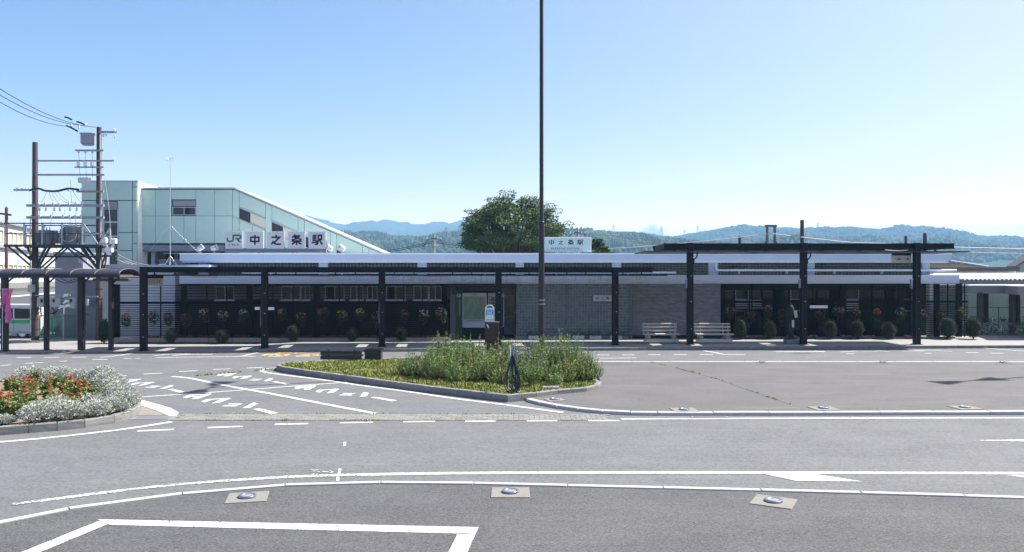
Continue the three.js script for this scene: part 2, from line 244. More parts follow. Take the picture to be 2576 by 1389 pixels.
function weeds(name, label, pts, y, n, s, parent) {
  const gs = []; for (let i = 0; i < n; i++) { const p = pts[Math.floor(rnd() * pts.length)]; const x = p[0] + rr(-0.06, 0.06), z = p[1] + rr(-0.05, 0.05); if (n2(x * 0.8, z * 0.8) < -0.25) continue; for (let k = 0; k < 4; k++) gs.push(blade(x, y, z, s * rr(0.6, 1.9), s * 0.35, rr(0, 6.3), rr(0.2, 0.9))); }
  const m = mesh(name, gs, std([0.22, 0.29, 0.06], 0.8, { side: THREE.DoubleSide }), parent || scene); stuff(m); if (!parent) tag(m, label, 'weeds'); return m;
}
function blade(x, y, z, h, w, a, bend) { const g = new THREE.BufferGeometry(), c = Math.cos(a), s = Math.sin(a), b = h * bend; g.setAttribute('position', new THREE.Float32BufferAttribute([x - s * w, y, z + c * w, x + s * w, y, z - c * w, x + c * b, y + h, z + s * b], 3)); g.computeVertexNormals(); return g; }

// ---------- painted markings on the plaza road ----------
{
  const S = 2576 / 4096, YM = 0.006;
  let layer = 0; const ym = () => YM + (layer++ % 5) * 0.0006;
  const quad = (pts, m = M.paint, name = 'road_marking') => mesh(name, flat(pts.map(([u, v]) => G(u, v)), ym()), m, plaza);
  const line = (pts, w, m = M.paint, step = 0.6, name = 'road_line') => mesh(name, ribbon(resample(pts.map(([u, v]) => G(u, v)), step * 0.3), w, ym(), m === M.paintWorn ? 0.16 : 0.07), m, plaza);
  const dash = (u0, v0, u1, v1, w = 0.15, m = M.paint) => mesh('lane_dash', ribbon(polyStep([G(u0, v0), G(u1, v1)], 0.15), w, ym(), 0.07), m, plaza);
  const sd = (x0, y0, x1, y1, w, m) => dash(x0 * S, y0 * S, x1 * S, y1 * S, w, m);
  // near lane: broken line, then a solid edge line
  for (const [a, b, c, d] of [[345, 1085, 437, 1081], [522, 1076.5, 610, 1073.5], [690, 1068.5, 775, 1066.5], [855, 1064.5, 938, 1063.5], [1014, 1062, 1094, 1061], [1170, 1060.5, 1247, 1060], [1325, 1059.5, 1402, 1059], [1480, 1059, 1558, 1059]]) dash(a, b, c, d, 0.16);
  line([[1562, 1055], [1900, 1053.5], [2250, 1052.5], [2600, 1052]], 0.15);
  line([[-40, 1116], [60, 1108], [180, 1096], [300, 1082], [370, 1072], [432, 1062]], 0.17, M.paint);
  // white edge at the kerb nose of the flower bed
  mesh('road_line', flat([[338, 1001], [362, 1008], [430, 1027], [450, 1039], [444, 1047], [424, 1047], [405, 1037], [338, 1015]].map(([u, v]) => G(u, v)), ym()), M.paint, plaza);
  // curved line round the coach yard
  line([[100, 1261], [330, 1232], [480, 1217], [600, 1208], [760, 1199], [900, 1195]], 0.15, M.paintWorn);
  line([[900, 1195], [1150, 1191.5], [1500, 1190], [1900, 1190], [2300, 1191], [2620, 1191.5]], 0.17, M.paint);
  line([[30, 1270], [100, 1261]], 0.14, M.paintGhost);
  quad([[1922, 1193.5], [2000, 1194.4], [2056, 1194.6], [2110, 1203], [2170, 1212.5], [2075, 1212], [2003, 1211]], M.paint); 
  quad([[2530, 1196], [2600, 1196], [2600, 1205]]);
  quad([[2444, 1108.5], [2600, 1105.5], [2600, 1111.5], [2500, 1110.5]], M.paintWorn);
  quad([[864, 1112], [871, 1112], [870, 1124], [863, 1123]], M.paintWorn);
  quad([[851, 1180], [859, 1180], [856, 1193], [849, 1193]], M.paintWorn); quad([[846, 1201.5], [854, 1200.5], [853, 1211], [845, 1211]]);
  // faded figures beside the line
  const gz = (x, y) => [(1200 + x / 12.88) * S, (1860 + y / 12.88) * S];
  const fig = (p, w) => mesh('faded_figure', ribbon(resample(p.map(([x, y]) => G(...gz(x, y))), 0.04), w, ym()), M.paintGhost, plaza);
  fig([[1170, 385], [1250, 330], [1320, 345], [1300, 395], [1420, 370], [1520, 325], [1640, 335], [1690, 375], [1600, 415], [1490, 405]], 0.045);
  fig([[520, 500], [640, 500], [760, 455], [900, 480], [1030, 440]], 0.05); fig([[500, 265], [640, 285], [900, 275], [1030, 235]], 0.045); fig([[520, 370], [650, 340], [770, 370], [900, 345], [1000, 380]], 0.045);
  // taxi bays: crossing lines and the edge line along the planted island
  line([[338, 1000.5], [500, 990], [650, 979], [760, 970.5], [878, 962]], 0.13);
  line([[432, 947.5], [470, 951], [560, 969], [660, 987], [740, 1002], [830, 1019.5], [946, 1041]], 0.17);
  line([[706, 925], [676, 927.5], [658, 931], [664, 936], [700, 942], [800, 954.5], [900, 969], [1010, 983.5], [1150, 1004], [1280, 1020], [1416, 1038.5]], 0.17, M.paint, 0.35);
  // bays are lettered for drivers coming from the far side
  const T = (x, y) => G((700 + x / 5.991) * S, (1560 + y / 5.991) * S);
  const letters = [
    [[[185, 183], [320, 122], [840, 90], [885, 105], [580, 212], [388, 230], [480, 178], [360, 175], [268, 207]], [[430, 140], [655, 122], [585, 150], [425, 152]]],
    [[[622, 285], [755, 228], [1300, 197], [1350, 208], [1060, 315], [860, 332], [1110, 228], [905, 238], [715, 308]]],
    [[[1108, 395], [1190, 372], [1520, 375], [1440, 403]]], [[[1243, 352], [1310, 330], [1635, 335], [1540, 360]]], [[[1605, 443], [1880, 305], [1995, 327], [1810, 432]]],
    [[[1860, 465], [2025, 447], [2485, 560], [2300, 587]]]];
  const A = T(185, 183), B = T(2485, 562);
  for (const [tip, end] of [[[294.1, 960.7], [466.3, 986.8]], [[459.7, 1000.3], [701.1, 1040.1]], [[544.4, 945.3], [730.8, 966.5]], [[739.2, 978.1], [1000, 1008.1]]]) {
    const a = G(...tip), b = G(...end), cx = B[0] - A[0], cz = B[1] - A[1], ex = b[0] - a[0], ez = b[1] - a[1], k = cx * cx + cz * cz, re = (ex * cx + ez * cz) / k, im = (ez * cx - ex * cz) / k;
    const go = ([x, y]) => { const p = T(x, y), px = p[0] - A[0], pz = p[1] - A[1]; return [a[0] + re * px - im * pz, a[1] + re * pz + im * px]; };
    for (const [outer, hole] of letters) {
      const s = new THREE.Shape(outer.map(go).map((p) => new THREE.Vector2(p[0], -p[1]))); if (hole) s.holes.push(new THREE.Path(hole.map(go).map((p) => new THREE.Vector2(p[0], -p[1]))));
      const g = new THREE.ShapeGeometry(s); g.rotateX(-Math.PI / 2); g.translate(0, ym(), 0); const p = g.attributes.position, u = g.attributes.uv; for (let i = 0; i < p.count; i++) u.setXY(i, p.getX(i), p.getZ(i));
      mesh('bay_lettering', g, M.paint, plaza);
    }
  }
  // far lane lines
  for (const a of [[425, 1508, 507, 1504], [574, 1497.5, 649, 1493.5], [716, 1487.5, 788, 1484], [853, 1479, 923, 1476.5], [987, 1473, 1053, 1470.5], [276, 1521, 362, 1516], [99, 1454.5, 172, 1451], [0, 1464, 43, 1460]]) sd(...a, 0.16);
  for (const a of [[238, 1446.5, 267, 1445], [368, 1439.5, 430, 1438], [64, 1431.5, 126, 1431], [175, 1430.5, 236, 1430], [286, 1430, 347, 1429.5], [495, 1435, 525, 1434.5], [542, 1434, 560, 1433.5], [968, 1426, 1024, 1426], [1072, 1426, 1131, 1426], [1181, 1426, 1238, 1426], [2383, 1421, 2437, 1421], [2487, 1420.3, 2538, 1420.3], [2592, 1419.7, 2642, 1419.7], [2695, 1419.2, 2747, 1419.2], [2799, 1419, 2853, 1419], [3387, 1416, 3418, 1416], [3700, 1413.5, 3725, 1413.5], [3865, 1411.5, 3915, 1411.5], [3960, 1413.5, 4016, 1413.5]]) sd(...a, 0.18);
  const sl = (p, w, m) => line(p.map(([x, y]) => [x * S, y * S]), w, m, 0.8);
  sl([[399, 1430.5], [455, 1425], [531, 1414.5]], 0.16); sl([[620, 1432], [683, 1430.5], [790, 1429], [940, 1427.5], [965, 1426], [1000, 1418], [1033, 1411.5]], 0.16);
  sl([[612, 1424], [640, 1421], [665, 1418], [720, 1416.5], [760, 1417.5]], 0.18, M.paintWorn); sl([[690, 1422.5], [725, 1419.5], [765, 1417.8]], 0.2); sl([[765, 1419], [850, 1418.6]], 0.2, M.paintWorn);
  sl([[2815, 1404], [2860, 1411], [2905, 1419], [2980, 1418.8]], 0.17); sl([[2369, 1434], [2450, 1433.5], [2546, 1432.5]], 0.16);
  for (const [a, b, c, d] of [[3092, 1406.5, 3300, 1406], [3105, 1408.6, 3300, 1407.6], [3260, 1404.5, 3300, 1409], [3360, 1408.8, 3432, 1405.2], [3430, 1405.6, 3510, 1406], [3505, 1402.5, 3556, 1406.5], [3556, 1402.2, 3757, 1402], [3610, 1405.2, 3700, 1404.6], [3755, 1404, 3810, 1406.8]]) sd(a, b, c, d, 0.14, M.paint);
  sl([[3925, 1392.5], [4010, 1399], [4110, 1406]], 0.17);
  // yellow lettering of the bus bay, reading from the station side
  const O = (x, y) => G((980 + x / 8.05) * S, (1400 + y / 8.05) * S);
  for (const p of [[[940, 118], [1100, 88], [1250, 92], [1000, 122]], [[1240, 90], [1540, 92], [1530, 102], [1240, 100]], [[1530, 120], [1640, 92], [1730, 95], [1640, 122]], [[1740, 92], [1980, 94], [1960, 103], [1740, 102]],
    [[490, 178], [700, 135], [850, 133], [620, 192]], [[730, 185], [880, 137], [1010, 137], [1180, 182], [1010, 186], [930, 152], [860, 186]], [[1040, 140], [1330, 136], [1300, 148], [1060, 152]], [[1200, 186], [1370, 135], [1500, 136], [1340, 190]],
    [[1620, 180], [1880, 164], [1870, 176], [1640, 188]], [[1740, 140], [2380, 134], [2380, 146], [1750, 150]], [[1820, 184], [1920, 156], [2110, 158], [2080, 184]], [[2120, 184], [2200, 162], [2400, 160], [2390, 185]]]) mesh('bus_bay_lettering', flat(p.map(([x, y]) => O(x, y)), ym()), M.paintOrange, plaza);
  // dark stripe: narrow drain lid
  sd(3172, 1413.6, 3245, 1413.2, 0.16, std([0.03, 0.025, 0.025], 0.8));
}
// block-paved gutter band between the taxi bays and the near lane
{
  const z0 = -gd(1043.5), z1 = -gd(1058), x0 = X(452, 19.6), x1 = X(1530, 19.5), rows = 5, dz = (z1 - z0) / rows, band = struct(mesh('paved_gutter', flat([[x0, z0], [x1, z0], [x1, z1], [x0, z1]], 0.003), std([0.16, 0.15, 0.12], 0.95)), 'band of small grey-brown paving blocks crossing the plaza', 'paving');
  const mats = [0, 1, 2, 3].map((k) => mottled([[0.19, 0.183, 0.165], [0.215, 0.207, 0.19], [0.165, 0.16, 0.147], [0.2, 0.192, 0.172]][k], 0.1, 0.1, 0.6, 128, 0.9, 20 + k)), pg = rbox(0.245, 0.04, dz - 0.012, 0, 0, 0, 0.008);
  for (let r = 0; r < rows; r++) for (let x = x0 + (r % 2) * 0.13; x < x1 - 0.13; x += 0.2565 * 1.0) { const m = mesh('paving_block', pg, mats[Math.floor(rnd() * 4)], band, [x + 0.128, -0.004 + rr(-0.003, 0.003), z0 + (r + 0.5) * dz]); m.rotation.y = rr(-0.02, 0.02); }
  weeds('gutter_weeds', 'thin weeds growing along the block paving edge', polyStep([[x0 + 0.3, z0 - 0.03], [x1 - 2, z0 - 0.03]], 0.1).concat(polyStep([[x0 + 0.8, z1 + 0.03], [-2, z1 + 0.03]], 0.1)), 0.004, 150, 0.035);
  weeds('lane_edge_weeds', 'thin weeds in the asphalt crack behind the taxi lettering', resample([[420, 950], [520, 944], [600, 937], [700, 929]].map(([u, v]) => G(u, v)), 0.1), 0.003, 90, 0.05);
}
// steel drain grates
function grate(u, v, w, d, label, y = 0.004) { const [x, z] = G(u, v), t = thing('drain_grate', label, 'drain grate', [x, y, z]); mesh('frame', [box(w, 0.012, 0.03, 0, 0.004, d / 2), box(w, 0.012, 0.03, 0, 0.004, -d / 2), box(0.03, 0.012, d - 0.03, w / 2 - 0.015, 0.004, 0), box(0.03, 0.012, d - 0.03, -w / 2 + 0.015, 0.004, 0)], M.galv, t); mesh('pit', box(w - 0.06, 0.004, d - 0.03, 0, 0.0005, 0), std([0.01, 0.01, 0.01], 1), t); const n = Math.round(w / 0.05); for (let i = 1; i < n; i++) mesh('grate_bar', box(0.018, 0.01, d - 0.03, -w / 2 + i * w / n, 0.006, 0), M.galv, t); }
grate(383, 1053, 0.95, 0.36, 'steel drain grate beside the flower bed corner');
grate(1785, 1049.5, 0.9, 0.16, 'narrow steel drain grate along the white kerb at the right');
mesh('paving_slab', flat([[410, 1047], [452, 1046], [449, 1058], [408, 1058]].map(([u, v]) => G(u, v)), 0.0035), M.concrete, plaza);
mesh('paving_slab', flat([[340, 1022], [352, 1021], [412, 1040], [405, 1045.5], [330, 1044]].map(([u, v]) => G(u, v)), 0.0035), M.concrete, plaza);
// ---------- foliage helpers ----------
// a leaf: two triangles folded along the midrib, pointing along dir
function leafInto(buf, px, py, pz, dx, dy, dz, len, wid, r, g, b, fold = 0.25) {
  let ux = rr(-1, 1), uy = rr(-1, 1), uz = rr(-1, 1); const l = Math.hypot(dx, dy, dz) || 1; dx /= l; dy /= l; dz /= l;
  let sx = dy * uz - dz * uy, sy = dz * ux - dx * uz, sz = dx * uy - dy * ux; const q = Math.hypot(sx, sy, sz) || 1; sx /= q; sy /= q; sz /= q;
  const nx = sy * dz - sz * dy, ny = sz * dx - sx * dz, nz = sx * dy - sy * dx, w = wid / 2, m = 0.45 * len, f = fold * wid;
  const A = [px, py, pz], T = [px + dx * len, py + dy * len, pz + dz * len], L = [px + dx * m - sx * w + nx * f, py + dy * m - sy * w + ny * f, pz + dz * m - sz * w + nz * f], R = [px + dx * m + sx * w + nx * f, py + dy * m + sy * w + ny * f, pz + dz * m + sz * w + nz * f];
  buf.p.push(...A, ...L, ...T, ...A, ...T, ...R); for (let i = 0; i < 6; i++) buf.c.push(r, g, b);
}
const leafBuf = () => ({ p: [], c: [] });
function leafGeo(buf) { const g = new THREE.BufferGeometry(); g.setAttribute('position', new THREE.Float32BufferAttribute(buf.p, 3)); g.setAttribute('color', new THREE.Float32BufferAttribute(buf.c, 3)); g.computeVertexNormals(); g.setAttribute('uv', new THREE.BufferAttribute(new Float32Array(buf.p.length / 3 * 2), 2)); return g; }
const leafMat = new THREE.MeshStandardMaterial({ vertexColors: true, roughness: 0.62, side: THREE.DoubleSide });
const leafGlow = new THREE.MeshPhysicalMaterial({ vertexColors: true, roughness: 0.75, side: THREE.DoubleSide, transmission: 0.3, thickness: 0 });
const tint = (c, v = 0.25) => { const k = 1 + rr(-v, v), h = rr(-0.12, 0.12); return [c[0] * k * (1 + h), c[1] * k, c[2] * k * (1 - h)]; };
const onSphere = () => { const z = rr(-1, 1), a = rr(0, 6.2832), s = Math.sqrt(1 - z * z); return [s * Math.cos(a), z, s * Math.sin(a)]; };
// leaves spread through an ellipsoid, most of them near its skin
function puff(buf, cx, cy, cz, rx, ry, rz, n, len, wid, cols, droop = 0, shell = 0.5) {
  for (let i = 0; i < n; i++) { const s = onSphere(), k = shell + (1 - shell) * Math.cbrt(rnd()); const c = tint(cols[Math.floor(rnd() * cols.length)]); leafInto(buf, cx + s[0] * rx * k, cy + s[1] * ry * k, cz + s[2] * rz * k, s[0] + rr(-0.8, 0.8), s[1] + rr(-0.8, 0.8) - droop, s[2] + rr(-0.8, 0.8), len * rr(0.6, 1.3), wid * rr(0.7, 1.2), ...c); }
}

// ---------- station building ----------
const WALKR = 0.14;
const station = thing('station_building', 'long low station building with white fascias and glass block walls', 'station building');
{
  const ze = -41.2, zc = -43.6, zb = -44.4, zw = -42.3;
  const xe0 = X(451, 41.2), xe1 = X(2415, 42.75), eaveTurn = new THREE.Matrix4().makeTranslation(xe0, 0, ze).multiply(new THREE.Matrix4().makeRotationY(0.037)).multiply(new THREE.Matrix4().makeTranslation(-xe0, 0, -ze)), xc0 = X(452, 43.6), xc1 = X(2393, 43.6);
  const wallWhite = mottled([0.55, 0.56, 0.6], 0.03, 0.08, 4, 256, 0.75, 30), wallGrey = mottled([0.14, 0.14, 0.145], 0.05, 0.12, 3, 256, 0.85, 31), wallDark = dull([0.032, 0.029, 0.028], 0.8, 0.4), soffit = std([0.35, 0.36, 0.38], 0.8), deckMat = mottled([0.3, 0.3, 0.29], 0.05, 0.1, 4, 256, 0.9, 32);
  // lower eave: weather-stained concrete fascia
  {
    const t = canvas(2048, 64, (c, w, h) => {
      c.fillStyle = '#c9d2e2'; c.fillRect(0, 0, w, h); const r = seeded(77);
      for (let i = 0; i < 5200; i++) { const x = r() * w, k = 0.25 + 0.75 * smooth(0.05, 0.3, x / w) * smooth(0.75, 0.5, x / w); c.fillStyle = `rgba(${150 + r() * 30},${150 + r() * 25},${145 + r() * 20},${0.10 * k})`; const ww = 3 + r() * 26; c.fillRect(x, h * (1 - r() * r() * 0.9), ww, 2 + r() * 9); }
      for (let i = 0; i < 900; i++) { const x = r() * w, k = smooth(0.1, 0.3, x / w) * smooth(0.7, 0.5, x / w); c.fillStyle = `rgba(105,108,100,${0.16 * k * r()})`; c.fillRect(x, 0, 1 + r() * 3, h * (0.3 + 0.7 * r())); }
      for (let i = 0; i < 300; i++) { c.fillStyle = `rgba(235,238,242,${0.3 * r()})`; c.fillRect(r() * w, r() * h, 2 + r() * 14, 1 + r() * 4); }
    });
    const m = new THREE.MeshStandardMaterial({ map: t, roughness: 0.75 }), g = span(xe0, xe1, 3.114, 3.552, ze, -43.9), u = g.attributes.uv, p = g.attributes.position; for (let i = 0; i < u.count; i++) u.setXY(i, (p.getX(i) - xe0) / (xe1 - xe0), (p.getY(i) - 3.114) / 0.438); g.applyMatrix4(eaveTurn);
    const f = mesh('lower_eave', g, m, station); f.userData.label = 'long stained white concrete fascia over the ground floor';
    mesh('drip_edge', span(xe0, xe1, 3.09, 3.114, ze + 0.03, ze - 0.12).applyMatrix4(eaveTurn), M.offwhite, station);
  }
  mesh('upper_fascia', [span(xc0, xc1, 4.335, 4.7, zc, zc - 10.6)], M.fascia, station);
  mesh('roof_coping', span(xc0 - 0.02, xc1 + 0.02, 4.7, 4.775, zc + 0.03, zc - 10.63), M.whitePaint, station);
  mesh('upper_soffit', span(xc0 + 0.1, xc1 - 0.1, 4.25, 4.335, zc - 0.12, zb - 0.05), M.offwhite, station);
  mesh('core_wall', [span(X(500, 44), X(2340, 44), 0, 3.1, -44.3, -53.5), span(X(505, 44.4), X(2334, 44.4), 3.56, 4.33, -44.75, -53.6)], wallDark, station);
  // clerestory of glass blocks between white pillars
  const pil = [[501, 525], [803, 826], [1051, 1074], [1297, 1318], [1539, 1562], [1781, 1805], [2029, 2047], [2317, 2336]];
  for (const [a, b] of pil) mesh('clerestory_pillar', span(X(a, 44.3), X(b, 44.3), 3.552, 4.25, -44.15, -44.7), M.fascia, station);
  const mortarD = std([0.30, 0.35, 0.34], 0.8), blockD = new THREE.MeshPhysicalMaterial({ color: lin(0.016, 0.028, 0.028), roughness: 0.16 }), pw = 0.2, ph = 0.139, blocks = [];
  const bg = rbox(pw - 0.014, ph - 0.014, 0.03, 0, 0, 0, 0.008);
  const dimV = [0, 1, 2].map((k) => new THREE.MeshPhysicalMaterial({ color: lin(0.014 + k * 0.008, 0.024 + k * 0.012, 0.025 + k * 0.011), roughness: 0.14 + 0.06 * k }));
  const cler = [];
  for (let i = 0; i < pil.length - 1; i++) {
    const x0 = X(pil[i][1], 44.3), x1 = X(pil[i + 1][0], 44.3), n = Math.round((x1 - x0) / pw), w = (x1 - x0) / n;
    const f = mesh('clerestory_panel', span(x0 + 0.002, x1 - 0.002, 3.552, 4.25, zb, zb - 0.1), mortarD, station);
    for (let k = 0; k < n; k++) for (let r = 0; r < 5; r++) cler.push([x0 + (k + 0.5) * w, 3.555 + (r + 0.5) * ph, f]);
  }
  cler.sort((a, b) => b[1] - a[1]);
  const rest = [[], [], []];
  cler.forEach(([x, y, f], i) => { const k = Math.floor(rnd() * 2.6); if (i < 300) mesh('glass_block', bg, dimV[k], f, [x, y, zb + 0.008]); else rest[k].push(bg.clone().translate(x, y, zb + 0.008)); });
  rest.forEach((l, k) => stuff(mesh('clerestory_glass_blocks', l, dimV[k], station)));
  // white pipes along the clerestory foot
  mesh('wall_pipe', [rod([X(610, 44), 3.69, -43.95], [X(1700, 44), 3.69, -43.95], 0.06), ...[680, 860, 1040, 1220, 1400, 1580].map((u) => box(0.03, 0.16, 0.2, X(u, 44), 3.66, -44.05))], M.whitePaint, station);
  mesh('wall_pipe', [tube([[X(1801, 44), 4.2, -44.0], [X(1801, 44), 3.95, -44.0], [X(1803, 44), 3.84, -43.97], [X(1815, 44), 3.82, -43.95], [X(1840, 44), 3.82, -43.95]], 0.06, 20), rod([X(1838, 44), 3.82, -43.95], [X(2405, 44), 3.82, -43.95], 0.062), ...[1860, 1980, 2100, 2220, 2340].map((u) => box(0.03, 0.2, 0.3, X(u, 44), 3.72, -44.1))], M.whitePaint, station);
  // left wing: pale wall behind the slatted screen, ground floor windows
  const wing = [X(268, 44), X(452, 44)];
  mesh('left_wing_wall', span(wing[0], wing[1] - 0.01, 0, 3.95, -43.4, -50), wallWhite, station);
  mesh('left_wing_roof', span(wing[0] - 0.15, wing[1] + 2, 3.95, 4.12, -43.1, -50.2), M.fascia, station);
  const x0 = X(452, 42.3), x1 = X(1131, 42.3), wy0 = Y(754, 42.3), wy1 = Y(720, 42.3);
  const wins = [[542, 588], [707, 755], [756, 779], [817, 866], [881, 913], [923, 949], [971, 1020], [1040, 1078], [1079, 1111]];
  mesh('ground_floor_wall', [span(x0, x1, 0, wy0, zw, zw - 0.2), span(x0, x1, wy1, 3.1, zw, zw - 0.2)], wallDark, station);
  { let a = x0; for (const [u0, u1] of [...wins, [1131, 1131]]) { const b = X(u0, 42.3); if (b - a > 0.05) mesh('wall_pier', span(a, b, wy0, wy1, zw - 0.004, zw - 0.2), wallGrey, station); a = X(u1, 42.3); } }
  for (const [u0, u1] of wins) {
    const a = X(u0, 42.3), b = X(u1, 42.3), w = mesh('window', span(a, b, wy0, wy1, zw - 0.12, zw - 0.14), M.glassDark, station), f = 0.035;
    mesh('frame', [span(a, b, wy0, wy0 + f, zw - 0.03, zw - 0.115), span(a, b, wy1 - f, wy1, zw - 0.03, zw - 0.115), span(a, a + f, wy0 + f, wy1 - f, zw - 0.03, zw - 0.115), span(b - f, b, wy0 + f, wy1 - f, zw - 0.03, zw - 0.115), span((a + b) / 2 - 0.015, (a + b) / 2 + 0.015, wy0 + f, wy1 - f, zw - 0.05, zw - 0.11)], M.offwhite, w);
    mesh('sill', span(a - 0.05, b + 0.05, wy0 - 0.07, wy0 - 0.002, zw + 0.06, zw - 0.1), M.offwhite, w);
  }
  // brick and glass block middle
  const brickM = [0, 1, 2, 3].map((k) => mottled([[0.19, 0.185, 0.2], [0.21, 0.2, 0.215], [0.17, 0.168, 0.185], [0.23, 0.215, 0.225]][k], 0.06, 0.1, 0.5, 64, 0.85, 40 + k)), bw = 0.232, bh = 0.075, brickG = rbox(bw - 0.012, bh - 0.013, 0.03, 0, 0, 0, 0.004), mortar = std([0.055, 0.054, 0.058], 0.95);
  function brickWall(u0, u1, y0, y1, z, zback, count, skip) {
    const a = X(u0, -z), b = X(u1, -z), wall = mesh('brick_wall', span(a, b, y0, y1, z, zback), mortar, station), left = [[], [], [], []]; let n = 0;
    const rows = Math.round((y1 - y0) / bh);
    for (let r = rows - 1; r >= 0; r--) for (let x = a + (r % 2 ? 0 : -bw / 2); x < b; x += bw) {
      const xa = Math.max(a, x), xb = Math.min(b, x + bw); if (xb - xa < 0.06) continue; const cx = (xa + xb) / 2, cy = y0 + (r + 0.5) * bh; if (skip && skip(cx, cy)) continue;
      const k = Math.floor(rnd() * 4), whole = xb - xa > bw - 0.001;
      if (n++ < count) mesh('brick', whole ? brickG : rbox(xb - xa - 0.012, bh - 0.013, 0.03, 0, 0, 0, 0.004), brickM[k], wall, [cx, cy, z + 0.006 + rr(-0.002, 0.002)]);
      else left[k].push((whole ? brickG.clone() : rbox(xb - xa - 0.012, bh - 0.013, 0.03, 0, 0, 0, 0.004)).translate(cx, cy, z + 0.006));
    }
    left.forEach((l, k) => l.length && stuff(mesh('brickwork', l, brickM[k], wall)));
  }
  const yb = 0.32;
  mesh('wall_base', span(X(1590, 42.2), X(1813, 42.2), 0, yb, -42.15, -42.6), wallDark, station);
  brickWall(1590.5, 1813, yb, 3.095, -42.2, -42.6, 300);
  brickWall(1131, 1298, 0.3, 3.0, -42.9, -43.2, 0, (x, y) => x < X(1262, 42.9) && y < Y(733, 42.5) + 0.05 && x > X(1160, 42.9));
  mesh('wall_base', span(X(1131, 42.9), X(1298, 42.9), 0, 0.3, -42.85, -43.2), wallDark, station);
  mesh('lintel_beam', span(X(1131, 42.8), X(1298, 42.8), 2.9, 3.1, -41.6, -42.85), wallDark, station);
  {
    const a = X(1298.5, 42.1), b = X(1590, 42.1), y0 = 0.25, y1 = 3.09, pit = 0.16, n = Math.round((b - a) / pit), w = (b - a) / n, rows = Math.round((y1 - y0) / pit), h = (y1 - y0) / rows;
    const wall = mesh('glass_block_wall', span(a, b, 0, y1, -42.1, -42.5), mottled([0.34, 0.345, 0.33], 0.04, 0.08, 1, 128, 0.85, 45), station);
    const bm = [0, 1, 2, 3].map((k) => new THREE.MeshPhysicalMaterial({ color: lin(0.075 + 0.016 * k, 0.1 + 0.018 * k, 0.115 + 0.02 * k), roughness: 0.2 })), g = rbox(w - 0.017, h - 0.017, 0.03, 0, 0, 0, 0.012, 2), rest2 = [[], [], [], []], list = [];
    const sx0 = X(1493, 42), sx1 = X(1552, 42), sy0 = Y(757, 42), sy1 = Y(743, 42);
    for (let i = 0; i < n; i++) for (let r = 0; r < rows; r++) list.push([a + (i + 0.5) * w, y0 + (r + 0.5) * h]);
    list.sort((p, q) => q[1] - p[1]).forEach(([x, y], i) => { if (x > sx0 - 0.06 && x < sx1 + 0.06 && y > sy0 - 0.05 && y < sy1 + 0.05) return; const k = Math.floor(rnd() * 4); if (i < 300) mesh('glass_block', g, bm[k], wall, [x, y, -42.093]); else rest2[k].push(g.clone().translate(x, y, -42.093)); });
    rest2.forEach((l, k) => stuff(mesh('glass_blocks', l, bm[k], wall)));
    for (const u of [1430, 1588]) mesh('wall_pilaster', span(X(u - 4, 42), X(u, 42), 0.14, 3.09, -42.03, -42.1), wallGrey, station);
  }
  // right wing: dark glazed front behind the slats
  const rx0 = X(1815, 43), rx1 = X(2300, 43);
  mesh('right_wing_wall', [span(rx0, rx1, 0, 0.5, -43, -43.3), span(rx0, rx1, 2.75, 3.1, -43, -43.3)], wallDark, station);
  for (let i = 0; i < 14; i++) {
    const a = lerp(rx0, rx1, i / 14), b = lerp(rx0, rx1, (i + 1) / 14), w = mesh('window', span(a, b, 0.5, 2.75, -43.1, -43.14), M.glassDark, station);
    mesh('frame', [span(a, a + 0.05, 0.5, 2.75, -43, -43.095), span(b - 0.05, b, 0.5, 2.75, -43.002, -43.095), span(a + 0.05, b - 0.05, 1.55, 1.62, -43, -43.095), span(a + 0.05, b - 0.05, 2.2, 2.25, -43, -43.095)], i % 4 === 1 ? M.greySteel : M.blackSoft, w);
    if (i === 1 || i === 2 || i === 9) for (let k = 0; k < 4; k++) mesh('blind_slat', span(a + 0.07, b - 0.07, 1.7 + k * 0.13, 1.8 + k * 0.13, -43.02, -43.03), M.offwhite, w);
  }
  mesh('right_end_column', [span(X(2292, 43), X(2300, 43), 0, 3.1, -42.6, -43), span(X(2330, 43), X(2339, 43), 0, 3.1, -42.6, -43)], wallWhite, station);
}
